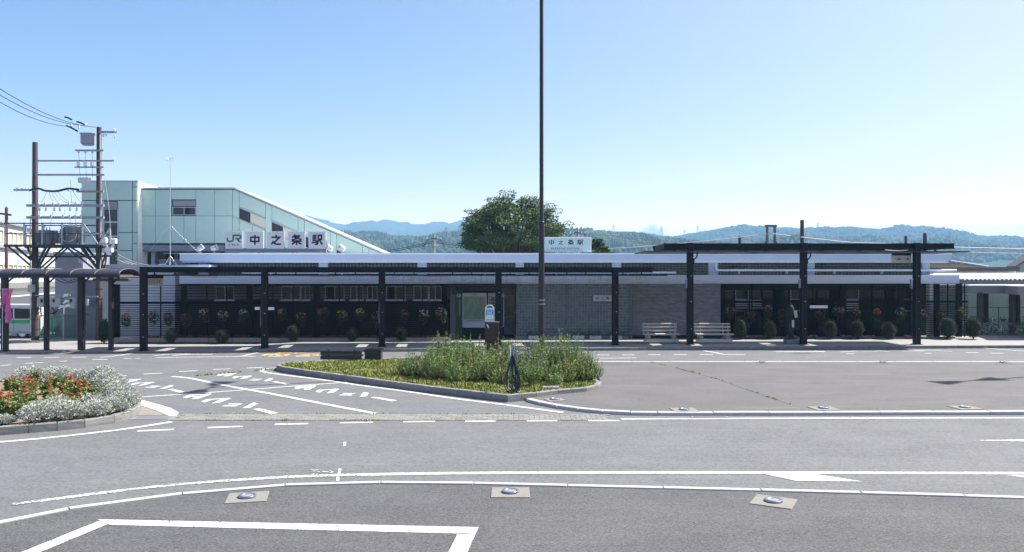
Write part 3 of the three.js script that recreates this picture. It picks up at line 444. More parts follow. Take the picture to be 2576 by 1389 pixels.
// roof signs
const INK = '#131318';
function kanji(c, ch, x, y, s, w) { // hand drawn strokes in a 100 unit cell
  c.save(); c.translate(x, y); c.scale(s / 100, s / 100); c.strokeStyle = INK; c.lineWidth = w; c.lineJoin = 'miter'; c.lineCap = 'butt';
  const P = (...p) => { c.beginPath(); c.moveTo(p[0], p[1]); for (let i = 2; i < p.length; i += 2) c.lineTo(p[i], p[i + 1]); c.stroke(); };
  if (ch === 'naka') { c.strokeRect(12, 26, 76, 40); P(8, 26, 8, 26); P(50, 3, 50, 99); P(12, 60, 12, 73); P(88, 60, 88, 73); }
  if (ch === 'no') { P(52, 2, 52, 27); c.beginPath(); c.moveTo(8, 27); c.lineTo(84, 27); c.lineTo(30, 80); c.stroke(); c.beginPath(); c.moveTo(26, 62); c.lineTo(6, 97); c.stroke(); c.beginPath(); c.moveTo(20, 74); c.quadraticCurveTo(44, 92, 62, 93); c.lineTo(98, 92); c.stroke(); }
  if (ch === 'jo') { P(40, 2, 6, 30); c.beginPath(); c.moveTo(30, 14); c.lineTo(76, 14); c.quadraticCurveTo(56, 44, 2, 51); c.stroke(); P(26, 22, 97, 50); P(2, 63, 98, 63); P(50, 52, 50, 100); P(44, 66, 5, 94); P(56, 66, 95, 94); }
  if (ch === 'eki') { c.lineWidth = w * 0.74; P(10, 3, 10, 62); P(4, 7, 46, 7); P(8, 24, 44, 24); P(8, 41, 44, 41); P(28, 7, 28, 58); c.beginPath(); c.moveTo(4, 60); c.lineTo(46, 60); c.quadraticCurveTo(47, 90, 36, 97); c.lineTo(26, 95); c.stroke(); P(4, 70, 1, 86); P(14, 70, 13, 84); P(23, 70, 24, 82); P(32, 68, 35, 80); c.lineWidth = w; c.beginPath(); c.moveTo(61, 46); c.lineTo(90, 46); c.lineTo(90, 7); c.lineTo(60, 7); c.lineTo(60, 50); c.quadraticCurveTo(58, 80, 44, 98); c.stroke(); c.beginPath(); c.moveTo(74, 48); c.quadraticCurveTo(80, 78, 98, 95); c.stroke(); }
  c.restore();
}
const faceUV = (w, h) => { const g = new THREE.PlaneGeometry(w, h); return g; };
{
  const d = 43.9, group = 'square panels of the roof sign', spec = [[567, 'jr'], [619, 'naka'], [672, 'no'], [724, 'jo'], [776, 'eki']], desc = ['square roof sign panel with a green two-letter logo', 'square roof sign panel with the character 中', 'square roof sign panel with the character 之', 'square roof sign panel with the character 条', 'square roof sign panel with the character 駅'];
  const frame = thing('sign_frame', 'grey steel beam carrying the five roof sign panels', 'sign frame', [X(693, d), 4.775, -d]);
  const hw = (X(822, d) - X(567, d)) / 2;
  mesh('beam', [box(hw * 2, 0.2, 0.12, 0, 0.14, -0.08), box(hw * 2, 0.04, 0.22, 0, 0.26, -0.08)], M.greySteel, frame);
  for (const x of [-hw + 0.1, -hw / 3, hw / 3, hw - 0.1]) { mesh('leg', box(0.08, 0.05, 0.1, x, 0.02, -0.08), M.darkSteel, frame); mesh('back_stay', bar([x, 1.0, -0.14], [x, 0.05, -0.9], 0.05), M.darkSteel, frame); mesh('upright', box(0.06, 0.95, 0.05, x, 0.72, -0.14), M.darkSteel, frame); }
  spec.forEach(([u, k], i) => {
    const y0 = 4.775 + 0.245, s = X(u + 44, d) - X(u, d), t = thing('roof_sign_panel', desc[i], 'sign', [X(u + 22, d), y0, -d], 0, group);
    mesh('panel', rbox(s, s, 0.07, 0, s / 2, 0, 0.012), std([0.58, 0.58, 0.6], 0.5), t);
    const tex = canvas(256, 256, (c, w, h) => {
      c.fillStyle = '#c9c9cf'; c.fillRect(0, 0, w, h);
      if (k !== 'jr') kanji(c, k, 52, 44, 158, 16.5);
      else {
        c.strokeStyle = '#0f7a2c'; c.lineWidth = 27; c.lineJoin = 'round';
        c.beginPath(); c.moveTo(28, 92); c.lineTo(28, 120); c.quadraticCurveTo(28, 149, 66, 149); c.quadraticCurveTo(116, 149, 116, 112); c.lineTo(116, 57); c.lineTo(206, 57); c.quadraticCurveTo(232, 60, 230, 82); c.quadraticCurveTo(228, 106, 200, 106); c.lineTo(150, 106); c.stroke();
        c.fillStyle = '#0f7a2c'; c.beginPath(); c.moveTo(146, 94); c.lineTo(182, 94); c.lineTo(238, 162); c.lineTo(200, 162); c.fill();
        c.fillStyle = '#2a5a35'; c.font = 'bold 34px sans-serif'; c.fillText('JR', 40, 210);
        c.strokeStyle = '#2a5a35'; c.lineWidth = 4.5; c.lineJoin = 'miter'; const P = (...p) => { c.beginPath(); c.moveTo(p[0], p[1]); for (let q = 2; q < p.length; q += 2) c.lineTo(p[q], p[q + 1]); c.stroke(); };
        P(92, 188, 124, 188); c.strokeRect(97, 192, 22, 11); P(97, 197, 119, 197); P(108, 182, 108, 214); P(106, 203, 92, 212); P(110, 203, 124, 212);
        c.strokeRect(136, 186, 22, 25); P(136, 198, 158, 198); P(170, 191, 202, 191); P(186, 182, 186, 214); P(184, 192, 170, 209); P(188, 192, 202, 209); P(178, 206, 194, 206);
      }
    });
    mesh('sign_face', faceUV(s - 0.03, s - 0.03).translate(0, s / 2, 0.0375), new THREE.MeshStandardMaterial({ map: tex, roughness: 0.55 }), t);
  });
  // floodlights on the roof edge
  const fl = (u, v, tilt, label) => {
    const t = thing('floodlight', label, 'floodlight', [X(u, d), 4.775, -43.75], 0, 'floodlights on the station roof');
    mesh('base', [box(0.16, 0.03, 0.12, 0, 0.015, 0), rod([0, 0.02, 0], [0, 0.16, 0], 0.03)], M.galv, t);
    const h = new THREE.CylinderGeometry(0.16, 0.13, 0.3, 16); h.rotateZ(tilt); mesh('head', h.translate(0, 0.28, 0), M.offwhite, t);
    const rim = new THREE.CylinderGeometry(0.17, 0.17, 0.06, 16); rim.translate(0, 0.15, 0); rim.rotateZ(tilt); mesh('rim', rim.translate(0, 0.28, 0), M.greySteel, t);
  };
  fl(506, 628, -0.9, 'floodlight at the left end of the station roof'); fl(541, 627, -1.2, 'floodlight just left of the panel with the green logo'); fl(831, 628, 1.0, 'floodlight just right of the 駅 panel'); fl(862, 628, 1.0, 'rightmost floodlight on the station roof edge');
  // box sign over the entrance
  const x0 = X(1360, d), x1 = X(1487, d), w = x1 - x0, h = Y(597, d) - Y(634, d), s = thing('station_box_sign', 'pale roof box sign with four black characters above small Latin letters', 'sign', [(x0 + x1) / 2, 4.775, -d]);
  mesh('box', rbox(w, h, 0.25, 0, h / 2 + 0.07, 0, 0.02), M.white, s);
  const tex = canvas(1024, 300, (c, W, Hh) => { c.fillStyle = '#cfe6e4'; c.fillRect(0, 0, W, Hh); const ch = ['naka', 'no', 'jo', 'eki']; [[145, 36, 122], [355, 56, 96], [553, 36, 122], [748, 34, 124]].forEach(([x, y, q], i) => kanji(c, ch[i], x, y, q, 13.5)); c.fillStyle = '#23282c'; c.font = 'bold 54px sans-serif'; let x = 196; for (const l of 'NAKANOJŌ STATION') { c.save(); c.translate(x, 256); c.scale(0.86, 1); c.fillText(l, 0, 0); x += c.measureText(l).width * 0.86 + 9; c.restore(); } });
  mesh('sign_face', faceUV(w - 0.1, h - 0.1).translate(0, h / 2 + 0.07, 0.1265), new THREE.MeshStandardMaterial({ map: tex, roughness: 0.4 }), s);
  for (const x of [-w / 2 + 0.2, w / 2 - 0.3]) mesh('foot', box(0.18, 0.08, 0.2, x, 0.04, 0), std([0.08, 0.35, 0.28], 0.6), s);
}
// sign plate over the entrance and the map boards
{
  const e = thing('entrance_sign', 'pale plate with black characters on the glass block wall', 'sign', [X(1522, 42.05), Y(757, 42.05), -42.04]), w = X(1552, 42.05) - X(1493, 42.05), h = Y(743, 42.05) - Y(757, 42.05);
  mesh('plate', rbox(w, h, 0.05, 0, h / 2, 0, 0.01), M.offwhite, e);
  mesh('sign_face', faceUV(w - 0.03, h - 0.03).translate(0, h / 2, 0.0275), new THREE.MeshStandardMaterial({ map: canvas(512, 120, (c) => { c.fillStyle = '#b9babd'; c.fillRect(0, 0, 512, 120); ['naka', 'no', 'jo', 'eki'].forEach((k, i) => kanji(c, k, 52 + i * 112, 22, 76, 14)); }), roughness: 0.6 }), e);
  const zz = 41.9, wk = WALKR;
  const i = thing('information_pillar', 'dark green pillar with a white information symbol beside the map', 'sign', [X(1154, zz), wk, -zz]); const iw = X(1163, zz) - X(1146, zz), ih = Y(733, zz) - wk;
  mesh('pillar', box(iw, ih, 0.3, 0, ih / 2, -0.15), std([0.008, 0.06, 0.025], 0.4), i);
  mesh('sign_face', faceUV(iw - 0.02, ih - 0.05).translate(0, ih / 2, 0.0025), new THREE.MeshStandardMaterial({ map: canvas(64, 512, (c) => { c.fillStyle = '#0b3d20'; c.fillRect(0, 0, 64, 512); c.fillStyle = '#aeb4b4'; c.beginPath(); c.arc(32, 42, 22, 0, 7); c.fill(); c.fillStyle = '#10151a'; c.fillRect(28, 36, 8, 24); c.beginPath(); c.arc(32, 29, 5, 0, 7); c.fill(); c.fillStyle = '#7f9489'; for (let k = 0; k < 9; k++) { c.fillRect(36, 86 + k * 20, 12, 13); c.fillRect(40, 89 + k * 20, 4, 3); } for (let k = 0; k < 22; k++) c.fillRect(20, 88 + k * 8, 5, 4); }), roughness: 0.5 }), i);
  const col = thing('grey_column', 'slim grey column left of the green information pillar', 'column', [X(1139, zz), wk, -zz]); mesh('shaft', box(X(1146, zz) - X(1132, zz) - 0.02, 2.95, 0.25, 0, 1.475, -0.15), std([0.13, 0.13, 0.14], 0.6), col); mesh('speaker', rbox(0.2, 0.22, 0.2, 0.1, 2.5, 0.1, 0.02), std([0.05, 0.035, 0.02], 0.6), col);
  function board(u0, u1, v0, v1, name, label, draw, frameMat) {
    const a = X(u0, zz), b = X(u1, zz), y1 = Y(v0, zz), y0 = Y(v1, zz), t = thing(name, label, 'map board', [(a + b) / 2, wk, -zz]);
    mesh('panel', rbox(b - a, y1 - y0, 0.1, 0, (y0 + y1) / 2 - wk, 0, 0.01), frameMat, t);
    mesh('print', faceUV(b - a - 0.02, y1 - y0 - 0.02).translate(0, (y0 + y1) / 2 - wk, 0.0525), new THREE.MeshPhysicalMaterial({ map: canvas(512, 720, draw), roughness: 0.12 }), t);
    mesh('plinth', box(b - a, y0 - wk, 0.09, 0, (y0 - wk) / 2, -0.01), M.black, t); return t;
  }
  board(1163.5, 1224, 737, 824, 'map_board', 'large green area map board in a white frame', (c) => {
    const r = seeded(8); c.fillStyle = '#9ea2a6'; c.fillRect(0, 0, 512, 720); c.fillStyle = '#63766d'; c.fillRect(14, 66, 484, 540);
    for (let k = 0; k < 260; k++) { c.fillStyle = `rgba(${60 + r() * 60},${95 + r() * 45},${80 + r() * 35},0.16)`; c.beginPath(); c.ellipse(14 + r() * 484, 66 + r() * 480, 12 + r() * 60, 8 + r() * 40, r() * 3, 0, 7); c.fill(); }
    c.fillStyle = '#9ea2a6'; c.fillRect(0, 0, 512, 64); c.fillRect(498, 0, 14, 720); c.fillRect(0, 0, 14, 720);
    c.strokeStyle = '#b9b7a4'; c.lineWidth = 2; for (let k = 0; k < 9; k++) { c.beginPath(); let x = r() * 480 + 14, y = 70; c.moveTo(x, y); for (let q = 0; q < 9; q++) { x += (r() - 0.5) * 110; y += 50; c.lineTo(clamp(x, 20, 494), Math.min(y, 540)); } c.stroke(); }
    for (let k = 0; k < 70; k++) { c.fillStyle = ['#c9a97a', '#d8d6c6', '#56617e'][k % 3]; c.fillRect(30 + r() * 450, 80 + r() * 450, 5, 4); }
    c.strokeStyle = '#3b423f'; c.strokeRect(240, 380, 256, 160); c.fillStyle = '#8d8fa0'; c.fillRect(14, 545, 484, 62); c.fillStyle = '#5d6072'; for (let k = 0; k < 8; k++) c.fillRect(110 + k * 36, 566, 24, 22);
    c.fillStyle = '#a3a6b6'; c.fillRect(0, 608, 512, 112); c.fillStyle = '#2c2e33'; for (let k = 0; k < 7; k++) { c.fillRect(192 + k * 19, 16, 14, 4); c.fillRect(196 + k * 19, 22, 6, 14); c.fillRect(192 + k * 19, 32, 14, 3); } c.fillRect(225, 46, 60, 5);
  }, M.offwhite);
  board(1228, 1268, 737, 822, 'guide_board', 'dark guide board with photographs next to the area map', (c) => { const r = seeded(12); c.fillStyle = '#85868a'; c.fillRect(0, 0, 512, 720); c.fillStyle = '#16181d'; c.fillRect(16, 76, 480, 630); for (let k = 0; k < 9; k++) { c.fillStyle = `rgb(${30 + r() * 40},${40 + r() * 40},${80 + r() * 60})`; c.fillRect(170, 86 + k * 68, 320, 56); c.fillStyle = '#9a9ca2'; for (let q = 0; q < 3; q++) c.fillRect(34, 90 + k * 68 + q * 16, 60 + r() * 60, 9); c.fillRect(190, 104 + k * 68, 160 + r() * 90, 12); } }, M.offwhite);
  const px0 = X(1266.5, 42.9), px1 = X(1293.5, 42.9), py1 = Y(742, 42.9), py0 = Y(797, 42.9), p = thing('wall_poster', 'framed dark poster on the brick wall beside the glass blocks', 'poster', [(px0 + px1) / 2, py0, -42.86]);
  mesh('frame', rbox(px1 - px0, py1 - py0, 0.04, 0, (py1 - py0) / 2, 0, 0.008), M.greyPaint, p);
  mesh('print', faceUV(px1 - px0 - 0.05, py1 - py0 - 0.05).translate(0, (py1 - py0) / 2, 0.0225), new THREE.MeshPhysicalMaterial({ map: canvas(256, 420, (c) => { const r = seeded(4); c.fillStyle = '#23262a'; c.fillRect(0, 0, 256, 420); for (let k = 0; k < 300; k++) { const y = r() * 420; c.fillStyle = `rgba(${50 + r() * 60 + (y > 300 ? 40 : 0)},${52 + r() * 50 + (y > 300 ? 30 : 0)},${50 + r() * 60},0.13)`; c.beginPath(); c.ellipse(r() * 256, y, 10 + r() * 40, 6 + r() * 24, r() * 3, 0, 7); c.fill(); } c.strokeStyle = 'rgba(190,190,185,.5)'; c.lineWidth = 3; for (let k = 0; k < 5; k++) { c.beginPath(); c.arc(90 + k * 20, 240, 30 + k * 8, 4, 5.4); c.stroke(); } }), roughness: 0.1 }), p);
}
// ---------- flat roofed canopies ----------
function slabWithOpenings(x0, x1, z0, z1, y0, t, holes) { // z0 back, z1 front
  const s = new THREE.Shape([[x0, -z1], [x1, -z1], [x1, -z0], [x0, -z0]].map((p) => new THREE.Vector2(...p)));
  for (const [a, b, c, d] of holes) s.holes.push(new THREE.Path([[a, -d], [b, -d], [b, -c], [a, -c]].map((p) => new THREE.Vector2(...p))));
  const g = new THREE.ExtrudeGeometry(s, { depth: t, bevelEnabled: false }); g.rotateX(-Math.PI / 2); return g.translate(0, y0, 0);
}
const iBeam = (x0, x1, y0, y1, z, fl = 0.16) => [span(x0, x1, y0 + 0.025, y1 - 0.025, z - 0.02, z + 0.02), span(x0, x1, y1 - 0.025, y1, z - fl / 2, z + fl / 2), span(x0, x1, y0, y0 + 0.025, z - fl / 2, z + fl / 2)];
function iBeamZ(x, y0, y1, za, zb, fl = 0.14) { return [span(x - 0.02, x + 0.02, y0 + 0.025, y1 - 0.025, za, zb), span(x - fl / 2, x + fl / 2, y1 - 0.025, y1, za, zb), span(x - fl / 2, x + fl / 2, y0, y0 + 0.025, za, zb)]; }
function steelPost(parent, x, z, y0, y1, w = 0.29) {
  const p = mesh('post', [rbox(w, y1 - y0, w, x, (y0 + y1) / 2, z, 0.02), box(w + 0.12, 0.02, w + 0.12, x, y0 + 0.012, z)], M.black, parent);
  mesh('seam', box(0.012, y1 - y0 - 0.3, 0.006, x - w * 0.28, (y0 + y1) / 2, z + w / 2 + 0.002), M.darkSteel, p);
  for (const k of [0.12, 0.4, 0.66]) mesh('reflector', box(0.05, 0.025, 0.008, x + 0.03, lerp(y0, y1 - 0.2, k) + 0.2, z + w / 2 + 0.004), M.alu, p);
  return p;
}
{
  // left canopy, its row of posts slightly askew to the building
  const th = 0.081, y = [0.02, 0.03, 0.135, 0.14, 0.14], L = thing('flat_canopy', 'long low black steel canopy over the sidewalk, left of the tall canopy', 'canopy', [-17.1, 0, -36.4], th), px = [0, 5.5, 10.95, 16.5, 22.2];
  const wy = (lx) => walkY(-17.1 + Math.cos(th) * lx);
  px.forEach((x) => steelPost(L, x, 0, wy(x), 3.93));
  mesh('front_beam', iBeam(-0.15, 24.05, 3.67, 3.92, 0.02), M.black, L);
  mesh('back_beam', iBeam(-0.15, 24.05, 3.67, 3.9, -2.8), M.black, L);
  for (const x of [...px, 24.0]) mesh('cross_beam', iBeamZ(x, 3.68, 3.88, -0.17, -2.7), M.black, L);
  const holes = []; for (let i = 0; i < 4; i++) { const c = (px[i] + px[i + 1]) / 2 - 0.25; for (const o of [-0.95, 0.95]) holes.push([c + o - 0.27, c + o + 0.27, -2.15, -0.6]); }
  mesh('roof_plate', slabWithOpenings(-0.35, 24.7, -2.95, 0.32, 3.505, 0.06, holes), M.black, L);
  for (let x = 0.5; x < 24; x += 0.92) if (Math.floor(x / 0.92) % 3 !== 2) mesh('hanger', [box(0.05, 0.11, 0.06, x, 3.615, 0.02), box(0.16, 0.02, 0.12, x, 3.575, 0.02)], M.black, L);
  for (const x of [1.1, 6.8, 12.3, 17.6]) mesh('lamp_tube', [box(1.2, 0.05, 0.14, x + 1.2, 3.475, -1.4), rod([x + 0.65, 3.44, -1.4], [x + 1.75, 3.44, -1.4], 0.02)], M.offwhite, L);
}
{
  const R = thing('tall_canopy', 'tall black steel canopy with a framed flat roof at the right', 'canopy', [8.74, 0, -38.5]), px = [0, 5.57, 11.13];
  px.forEach((x) => steelPost(R, x, 0, WALKR, 5.13));
  mesh('front_beam', iBeam(-1.28, 12.95, 4.83, 5.1, 0.02, 0.18), M.black, R); mesh('back_beam', iBeam(-1.28, 12.95, 4.83, 5.1, -2.95, 0.18), M.black, R);
  for (const x of [-1.19, ...px, 12.86]) mesh('cross_beam', iBeamZ(x, 4.84, 5.09, -0.08 - (px.includes(x) ? 0.1 : 0), -2.85), M.black, R);
  const holes = []; for (const c of [2.6, 8.15]) for (const o of [-0.95, 0.95]) holes.push([c + o - 0.27, c + o + 0.27, -2.15, -0.6]);
  mesh('roof_plate', slabWithOpenings(-2.25, 13.6, -3.1, 0.32, 4.665, 0.05, holes), std([0.03, 0.031, 0.036], 0.5), R);
  for (let x = -1.0; x < 12.9; x += 0.93) if (Math.floor((x + 2) / 0.93) % 3 !== 1) mesh('hanger', [box(0.05, 0.12, 0.06, x, 4.775, 0.02), box(0.16, 0.02, 0.12, x, 4.725, 0.02)], M.black, R);
  for (const x of px.slice(0, 2)) mesh('downpipe', tube([[x + 0.34, 4.66, 0.02], [x + 0.34, 4.5, 0.02], [x + 0.3, 4.4, 0.02], [x + 0.2, 4.32, 0.02], [x + 0.19, 4.1, 0.02]], 0.035, 16), M.black, R);
  for (const [x, l] of [[0.9, 1.2], [-1.0, 0.9], [10.2, 1.1], [11.3, 1.2]]) { const gs = []; for (let k = 0; k < 26; k++) { const bx = x + rnd() * l, bz = rr(-0.05, 0.07); gs.push(rod([bx, 5.1, bz], [bx + rr(-0.07, 0.07), 5.2, bz + rr(-0.05, 0.05)], 0.0035, 0.002, 3)); } stuff(mesh('bird_spikes', gs, M.darkSteel, R)); }
  mesh('cable_bundle', tube([[9.7, 4.76, -0.3], [10.4, 4.72, -0.3], [11.0, 4.77, -0.3]], 0.05, 12), M.rubber, R);
}
// hanging direction signs under the canopies
function hangSign(u, v0, v1, w, d, turn, label, draw, tilt = 0) {
  const y1 = Y(v0, d), y0 = Y(v1, d), h = y1 - y0, t = thing('hanging_sign', label, 'sign', [X(u, d), y0, -d], turn); 
  const b = mesh('panel', rbox(w, h * 0.76, 0.08, 0, h * 0.38, 0, 0.012), M.offwhite, t); mesh('bracket', box(w * 0.98, h * 0.24, 0.06, 0, h * 0.88, 0), M.black, t);
  mesh('sign_face', faceUV(w - 0.03, h * 0.72).translate(0, h * 0.38, 0.0425), new THREE.MeshStandardMaterial({ map: canvas(256, 96, draw), roughness: 0.5 }), t);
}
hangSign(391, 694.3, 718, 0.72, 37.6, 0.1, 'hanging two-part direction sign under the low canopy at the left', (c) => { c.fillStyle = '#a9a79b'; c.fillRect(0, 0, 256, 96); c.fillStyle = '#b5405e'; c.fillRect(104, 12, 8, 72); c.fillStyle = '#2a2a2e'; c.fillRect(14, 46, 34, 7); c.fillRect(60, 40, 6, 22); c.fillRect(74, 40, 6, 22); c.fillRect(160, 32, 7, 38); c.fillRect(160, 32, 20, 6); c.fillRect(198, 30, 6, 40); c.beginPath(); c.moveTo(190, 40); c.lineTo(201, 24); c.lineTo(212, 40); c.fill(); });
hangSign(2268, 637, 661, 0.92, 38.9, -0.12, 'hanging pictogram sign under the tall canopy', (c) => { c.fillStyle = '#bdbab0'; c.fillRect(0, 0, 256, 96); c.fillStyle = '#20222a'; c.fillRect(30, 44, 26, 7); c.fillRect(160, 44, 26, 7); c.fillStyle = '#2c3f86'; c.fillRect(68, 34, 20, 28); c.fillRect(94, 34, 20, 28); c.fillRect(196, 34, 22, 28); c.fillStyle = '#4a8f5e'; c.beginPath(); c.arc(132, 46, 10, 0, 7); c.fill(); });
function postPlate(u, v, d, w, h, label, n) {
  const t = thing('post_plate', label, 'sign', [X(u, d), Y(v, d) - h / 2, -d]);
  mesh('plate', box(w, h, 0.012, 0, h / 2, 0), M.white, t);
  mesh('lettering', faceUV(w - 0.01, h - 0.01).translate(0, h / 2, 0.0085), new THREE.MeshStandardMaterial({ map: canvas(256, 48, (c) => { c.fillStyle = '#d9dade'; c.fillRect(0, 0, 256, 48); c.fillStyle = '#8c8f98'; for (let k = 0; k < n; k++) { const x = 24 + k * 208 / n; c.fillRect(x, 14, 14, 4); c.fillRect(x + 5, 12, 4, 24); c.fillRect(x, 28, 14, 3); } c.fillStyle = '#b07a86'; c.beginPath(); c.arc(232, 24, 9, 0, 7); c.fill(); }), roughness: 0.5 }), t);
}
postPlate(647, 776, 36.43, 0.22, 0.13, 'small white notice plate on the left side of the second canopy post', 4);
postPlate(682, 776.5, 36.43, 0.28, 0.13, 'small white notice plate on the right side of the second canopy post', 3);
postPlate(2060, 772, 38.4, 0.86, 0.13, 'long white notice plate beside the middle post of the tall canopy', 9);
for (const [u, v, d, l] of [[655.5, 800, 36.44, 'second'], [953.5, 790, 36.96, 'third']]) {
  const t = thing('post_lettering', `narrow strip of white upright lettering on the ${l} low canopy post`, 'sign', [X(u, d), Y(v, d) - 0.45, -d]);
  mesh('strip', box(0.05, 0.95, 0.006, 0, 0.475, 0), M.black, t);
  mesh('lettering', faceUV(0.05, 0.95).translate(0, 0.475, 0.0045), new THREE.MeshStandardMaterial({ map: canvas(32, 512, (c) => { c.fillStyle = '#101114'; c.fillRect(0, 0, 32, 512); c.fillStyle = '#c8ccd2'; const r = seeded(6); let y = 6; while (y < 500) { const h = 8 + r() * 16; c.fillRect(6, y, 18, h * 0.3); c.fillRect(12, y, 6, h); y += h + 4 + (r() < 0.25 ? 22 : 0); } }), roughness: 0.5 }), t);
}
// small lamps on the right posts
for (const [u, v, l] of [[1729, 714, 'left'], [2014, 714, 'middle'], [2295, 714, 'right']]) { const t = thing('post_lamp', `small grey box lamp on the side of the ${l} tall canopy post`, 'lamp', [X(u, 38.5) - 0.04, Y(v, 38.5), -38.5]); mesh('body', rbox(0.1, 0.42, 0.14, 0, 0, 0, 0.02), M.greySteel, t); mesh('cap', box(0.11, 0.03, 0.15, 0, 0.22, 0), M.alu, t); }

// ---------- arched walkway canopy at far left ----------
{
  const A = thing('arched_canopy', 'brown arched walkway canopy at the left edge', 'canopy', [0, 0, 0]), x0 = -27, x1 = X(301, 36), zf = -36, zb = -37.9, y0 = 3.42, zc = (zf + zb) / 2, hw = (zf - zb) / 2;
  const frame = dull([0.03, 0.026, 0.027], 0.4, 0.5), skin = new THREE.MeshPhysicalMaterial({ color: lin(0.05, 0.05, 0.075), roughness: 0.16 });
  const arc = (k, dy = 0) => { const a = Math.PI * k; return [zc + Math.cos(a) * hw, 3.57 + Math.sin(a) * (0.26 + dy)]; };
  { const pos = [], idx = [], n = 14; for (let i = 0; i <= n; i++) { const [z, y] = arc(i / n); pos.push(x0, y, z, x1, y, z); if (i < n) idx.push(i * 2, i * 2 + 1, i * 2 + 2, i * 2 + 1, i * 2 + 3, i * 2 + 2); } const g = new THREE.BufferGeometry(); g.setAttribute('position', new THREE.Float32BufferAttribute(pos, 3)); g.setIndex(idx); g.computeVertexNormals(); mesh('arched_skin', g, new THREE.MeshPhysicalMaterial({ color: lin(0.03, 0.03, 0.042), roughness: 0.35, specularIntensity: 0.6, side: THREE.DoubleSide }), A); }
  const ribM = std([0.15, 0.13, 0.125], 0.45);
  for (const u of [-60, 20, 108, 188, 250, 298, 330, 352].map((_, i) => x1 - 0.04 - i * 1.12)) { const p = []; for (let i = 0; i <= 12; i++) { const [z, y] = arc(i / 12, 0.012); p.push(V(u, y, z)); } mesh('rib', tube(p, 0.022, 16, 5), ribM, A); }
  mesh('front_gutter', span(x0, x1, y0, 3.575, zf - 0.02, zf + 0.06), frame, A); mesh('back_gutter', span(x0, x1, y0, 3.575, zb - 0.06, zb + 0.02), frame, A);
  mesh('end_tie', [span(x1 - 0.05, x1, y0 + 0.03, 3.56, zf - 0.03, zb + 0.03)], ribM, A);
  for (let i = 0; i < 7; i++) mesh('cross_tie', box(0.07, 0.1, hw * 2 - 0.06, x1 - 0.9 - i * 1.4, 3.48, zc), frame, A);
  for (const [u, w, z] of [[-52, 0.2, -36.75], [12, 0.24, -36.1], [117, 0.19, -36.75], [204, 0.24, -36.75], [279, 0.19, -36.75]]) { const x = X(u, -z); mesh('post', [rbox(w, 3.4, w, x, 1.72, z, 0.02), box(w + 0.1, 0.02, w + 0.1, x, 0.04, z)], frame, A); mesh('bracket', bar([x, 3.1, z], [x + 0.38, 3.43, z], 0.06), frame, A); }
  mesh('light_box', rbox(1.7, 0.14, 0.3, X(290, 36.8) - 0.2, 3.32, -36.9, 0.02), std([0.08, 0.075, 0.07], 0.5), A);
  mesh('downpipe', tube([[X(204, 36.7) + 0.17, 3.4, -36.7], [X(204, 36.7) + 0.18, 2.6, -36.68], [X(204, 36.7) + 0.18, 0.1, -36.68]], 0.035, 16), frame, A);
}
// pink promotion banner on its pole
{
  const d = 35.95, x = X(6, d), t = thing('banner_flag', 'crumpled pink banner on a thin pole at the left edge', 'banner', [x, 0.03, -d]);
  mesh('pole', [rod([0, 0, 0], [0, 2.92, 0], 0.014), rod([0, 2.88, 0], [0.55, 2.9, 0], 0.01)], M.alu, t);
  const g = new THREE.PlaneGeometry(0.5, 1.55, 24, 60), p = g.attributes.position;
  for (let i = 0; i < p.count; i++) { const u = p.getX(i) / 0.5 + 0.5, v = 0.5 - p.getY(i) / 1.55; const pinch = 1 - 0.34 * Math.sin(v * 3.0) * u; p.setXYZ(i, 0.01 + u * 0.52 * pinch + 0.03 * Math.sin(v * 7 + u * 3), 2.88 - v * 1.55 - 0.06 * u * Math.sin(v * 9), 0.07 * Math.sin(u * 9 + v * 5) + 0.05 * n2(u * 3, v * 6) + 0.05 * u); }
  g.computeVertexNormals();
  mesh('cloth', g, new THREE.MeshPhysicalMaterial({ map: canvas(128, 384, (c) => { c.fillStyle = '#e66fb0'; c.fillRect(0, 0, 128, 384); const r = seeded(3); c.fillStyle = 'rgba(235,200,190,.75)'; for (let k = 0; k < 14; k++) { const y = 30 + k * 22; c.fillRect(34, y, 26, 3); c.fillRect(44, y - 4, 4, 16); c.fillRect(36, y + 9, 22, 3); } c.fillStyle = '#cdbfae'; c.beginPath(); c.arc(56, 352, 15, 0, 7); c.fill(); c.beginPath(); c.arc(96, 354, 15, 0, 7); c.fill(); }), roughness: 0.8, side: THREE.DoubleSide, transmission: 0.3, thickness: 0 }), t);
}
